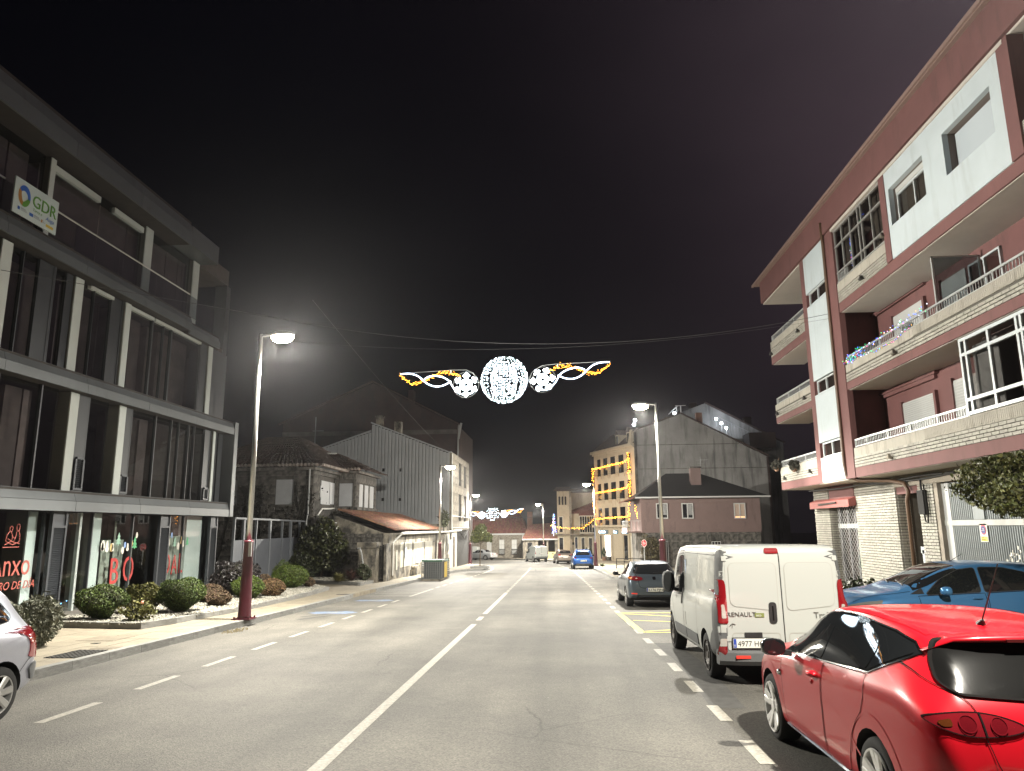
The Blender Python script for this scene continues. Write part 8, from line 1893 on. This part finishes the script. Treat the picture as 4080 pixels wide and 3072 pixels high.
# ---- distant cars
def far_car(name, label, cat, spec, m, loc, yaw, rw, lamps, plate, front, rear, quarter=None, group='cars parked along the right kerb', rim=M_RIMS, lm=M_REDL, extra=None, drs=True):
    C = Car(name, label, cat, dict(spec, sub=1), m, loc, math.radians(yaw), group)
    for sg in (-1, 1):
        for nm, p in (('front_window', front), ('rear_window', rear), ('quarter_window', quarter)):
            if p: C.panel(nm, rnd(p, .04, 2), 'x', sg, M_CGL, .006, .15)
        C.panel('tail_lamp', [(sg * x, z) for x, z in lamps], 'y', -1, lm, .008, .08); C.mirror(sg * (pchip(spec['w'])(2.6) + .0), front[0][0] - .2, front[0][1] + .06, M_TRIM, sg)
    if rw: C.panel('rear_screen', rnd(rw, .04, 2), 'y', -1, M_CGL, .006, .12)
    L = spec['L']; C.panel('windscreen', spec['ws'], 'z', 1, M_CGL, .005, .2)
    if plate: C.plate(plate[0], -.26, .26, plate[1], -.03, .115)
    C.wheels('spoke', rim, 5); return C
SD = dict(HATCH); SD.update(L=4.08, tyre=.32, arch=.37, axles=(.74, 3.33), top=[(0, .7), (.02, .88), (.06, 1.0), (.12, 1.08), (.25, 1.26), (.4, 1.44), (.55, 1.52), (1.3, 1.56), (1.9, 1.53), (2.3, 1.4), (2.7, 1.2), (3.0, 1.05), (3.5, .98), (3.85, .86), (4.0, .72), (4.08, .55)], belt=[(0, .95), (2, 1.0), (3, .96), (4.08, .7)], low=[(0, .44), (.1, .34), (.5, .25), (3.6, .25), (4.08, .4)], ws=[(-.55, 2.0), (.55, 2.0), (.66, 2.85), (-.66, 2.85)])
dc = far_car('parked_car', 'bright blue raised hatchback seen from behind, beside the far lamp', 'car', SD, paint('bright_blue_paint', (.012, .07, .25), .4, .3), (1.78, 61.0, gz(61)), 2, [(-.54, 1.44), (.54, 1.44), (.64, 1.12), (-.64, 1.12)], [(.80, .95), (.60, .98), (.58, .86), (.8, .84)], ('7318 LBF', .62), [(2.8, 1.0), (1.9, 1.04), (1.9, 1.44), (2.2, 1.38)], [(1.85, 1.04), (1.0, 1.08), (1.1, 1.36), (1.85, 1.46)])
q = MB(); q.box(-.6, .6, -.05, .1, .34, .46); q.build('skid_plate', M_TRIM, dc.root); q = MB(); q.tube([(-.5, .7, 1.6), (-.5, 1.9, 1.6)], .02, 5); q.tube([(.5, .7, 1.6), (.5, 1.9, 1.6)], .02, 5); q.build('roof_rails', M_RAIL, dc.root)
H2 = dict(HATCH); H2.update(ws=[(-.6, 2.1), (.6, 2.1), (.7, 2.95), (-.7, 2.95)])
far_car('parked_car', 'bronze saloon-like hatchback between the bright blue car and the far white van', 'car', H2, paint('bronze_paint', (.15, .125, .105), .5, .33), (.42, 78.6, gz(78.6)), 8, [(-.52, 1.30), (.52, 1.30), (.62, 1.08), (-.62, 1.08)], [(.78, .98), (.5, 1.0), (.52, .84), (.78, .86)], ('2046 HCD', .6), [(2.9, .96), (1.97, 1.0), (1.95, 1.36), (2.2, 1.33)], [(1.9, 1.0), (1.0, 1.06), (1.05, 1.25), (1.88, 1.36)])
DK = dict(VAN); DK.update(L=4.38, tyre=.31, arch=.36, axles=(.72, 3.53), top=[(0, 1.5), (.015, 1.66), (.05, 1.74), (.15, 1.78), (.6, 1.82), (2.2, 1.80), (2.7, 1.68), (3.1, 1.35), (3.35, 1.12), (3.8, 1.0), (4.15, .86), (4.32, .7), (4.38, .5)], w=[(0, .78), (.015, .84), (.06, .865), (1, .875), (3.4, .87), (3.9, .8), (4.2, .66), (4.38, .5)], belt=[(0, 1.08), (3, 1.04), (4.38, .7)], ws=[(-.62, 2.6), (.62, 2.6), (.72, 3.3), (-.72, 3.3)])
dk = far_car('van', 'small white van with roof bars parked at the far bend', 'van', DK, M_VANW, (-2.35, 88.3, gz(88.3)), 20, None, [(.82, .92), (.72, .92), (.74, 1.3), (.8, 1.3)], ('5120 JPM', .9), [(3.1, 1.06), (2.3, 1.08), (2.3, 1.58), (2.75, 1.52)], None)
dk.panel('rear_bumper', [(-.8, .36), (.8, .36), (.8, .62), (-.8, .62)], 'y', -1, M_GREYPL, .04, .2); dk.strip('door_split', [(.0, .65), (.0, 1.7)], 'y', -1, M_SEAM, .02, .005); q = MB()
for y in (.6, 1.3, 2.0): q.tube([(-.65, y, 1.9), (.65, y, 1.9)], .025, 5)
q.build('roof_bars', M_RAIL, dk.root)
PK = dict(VAN); PK.update(L=5.2, tyre=.37, arch=.43, axles=(1.15, 4.2), tumble=.84, top=[(0, 1.3), (.02, 1.5), (.08, 1.72), (.2, 1.80), (1.7, 1.84), (2.2, 1.80), (3.0, 1.78), (3.4, 1.6), (3.8, 1.22), (4.0, 1.14), (4.8, 1.02), (5.1, .85), (5.2, .6)], w=[(0, .8), (.03, .86), (.1, .88), (4.4, .88), (4.9, .78), (5.2, .6)], belt=[(0, 1.1), (3, 1.1), (5.2, .8)], low=[(0, .55), (.2, .5), (5.2, .5)], ws=[(-.6, 3.3), (.6, 3.3), (.7, 3.85), (-.7, 3.85)])
pk = far_car('pickup_truck', 'white pickup with hard top parked across the far junction', 'pickup', PK, M_VANW, (-11.6, 104.2, gz(104.2)), 82, None, [(.8, .95), (.7, .95), (.7, 1.2), (.8, 1.2)], None, [(3.6, 1.16), (2.9, 1.18), (2.9, 1.62), (3.3, 1.58)], [(2.8, 1.18), (2.15, 1.2), (2.15, 1.62), (2.8, 1.64)], group='cars at the far junction', rim=M_RIMS)
pk.strip('bed_gap', [(2.05, .6), (2.05, 1.8)], 'x', -1, M_SEAM, .02, .006); pk.strip('bed_gap', [(2.05, .6), (2.05, 1.8)], 'x', 1, M_SEAM, .02, .006); pk.strip('top_seam', [(.1, 1.2), (2.0, 1.2)], 'x', 1, M_SEAM, .02, .006)
SA = dict(HATCH); SA.update(L=4.55, axles=(.95, 3.65), tumble=.68, top=[(0, .66), (.02, .82), (.07, .93), (.2, .97), (.7, 1.0), (.95, 1.1), (1.3, 1.32), (1.6, 1.40), (2.2, 1.42), (2.6, 1.36), (3.0, 1.14), (3.3, .98), (3.8, .92), (4.25, .8), (4.48, .64), (4.55, .5)], belt=[(0, .88), (2, .93), (3, .9), (4.55, .6)], w=[(0, .70), (.03, .78), (.1, .82), (.4, .85), (3.7, .85), (4.1, .8), (4.4, .7), (4.55, .55)], low=[(0, .36), (.1, .28), (.6, .2), (4.1, .2), (4.55, .3)], ws=[(-.58, 2.5), (.58, 2.5), (.68, 3.2), (-.68, 3.2)])
sa = far_car('parked_car', 'pale silver saloon parked behind the small street tree at the far junction', 'car', SA, paint('pale_silver_paint', (.42, .43, .44), .4, .33), (-9.15, 101.3, gz(101.3)), 62, None, [(.78, .86), (.45, .86), (.45, .74), (.78, .74)], ('OU 4521', .62), [(3.1, .95), (2.3, .96), (2.3, 1.3), (2.6, 1.28)], [(2.25, .96), (1.4, .98), (1.55, 1.25), (2.25, 1.31)], group='cars at the far junction')
sa.panel('rear_screen', [(-.5, 1.5), (.5, 1.5), (.6, .95), (-.6, .95)], 'z', 1, M_CGL, .006, .12)
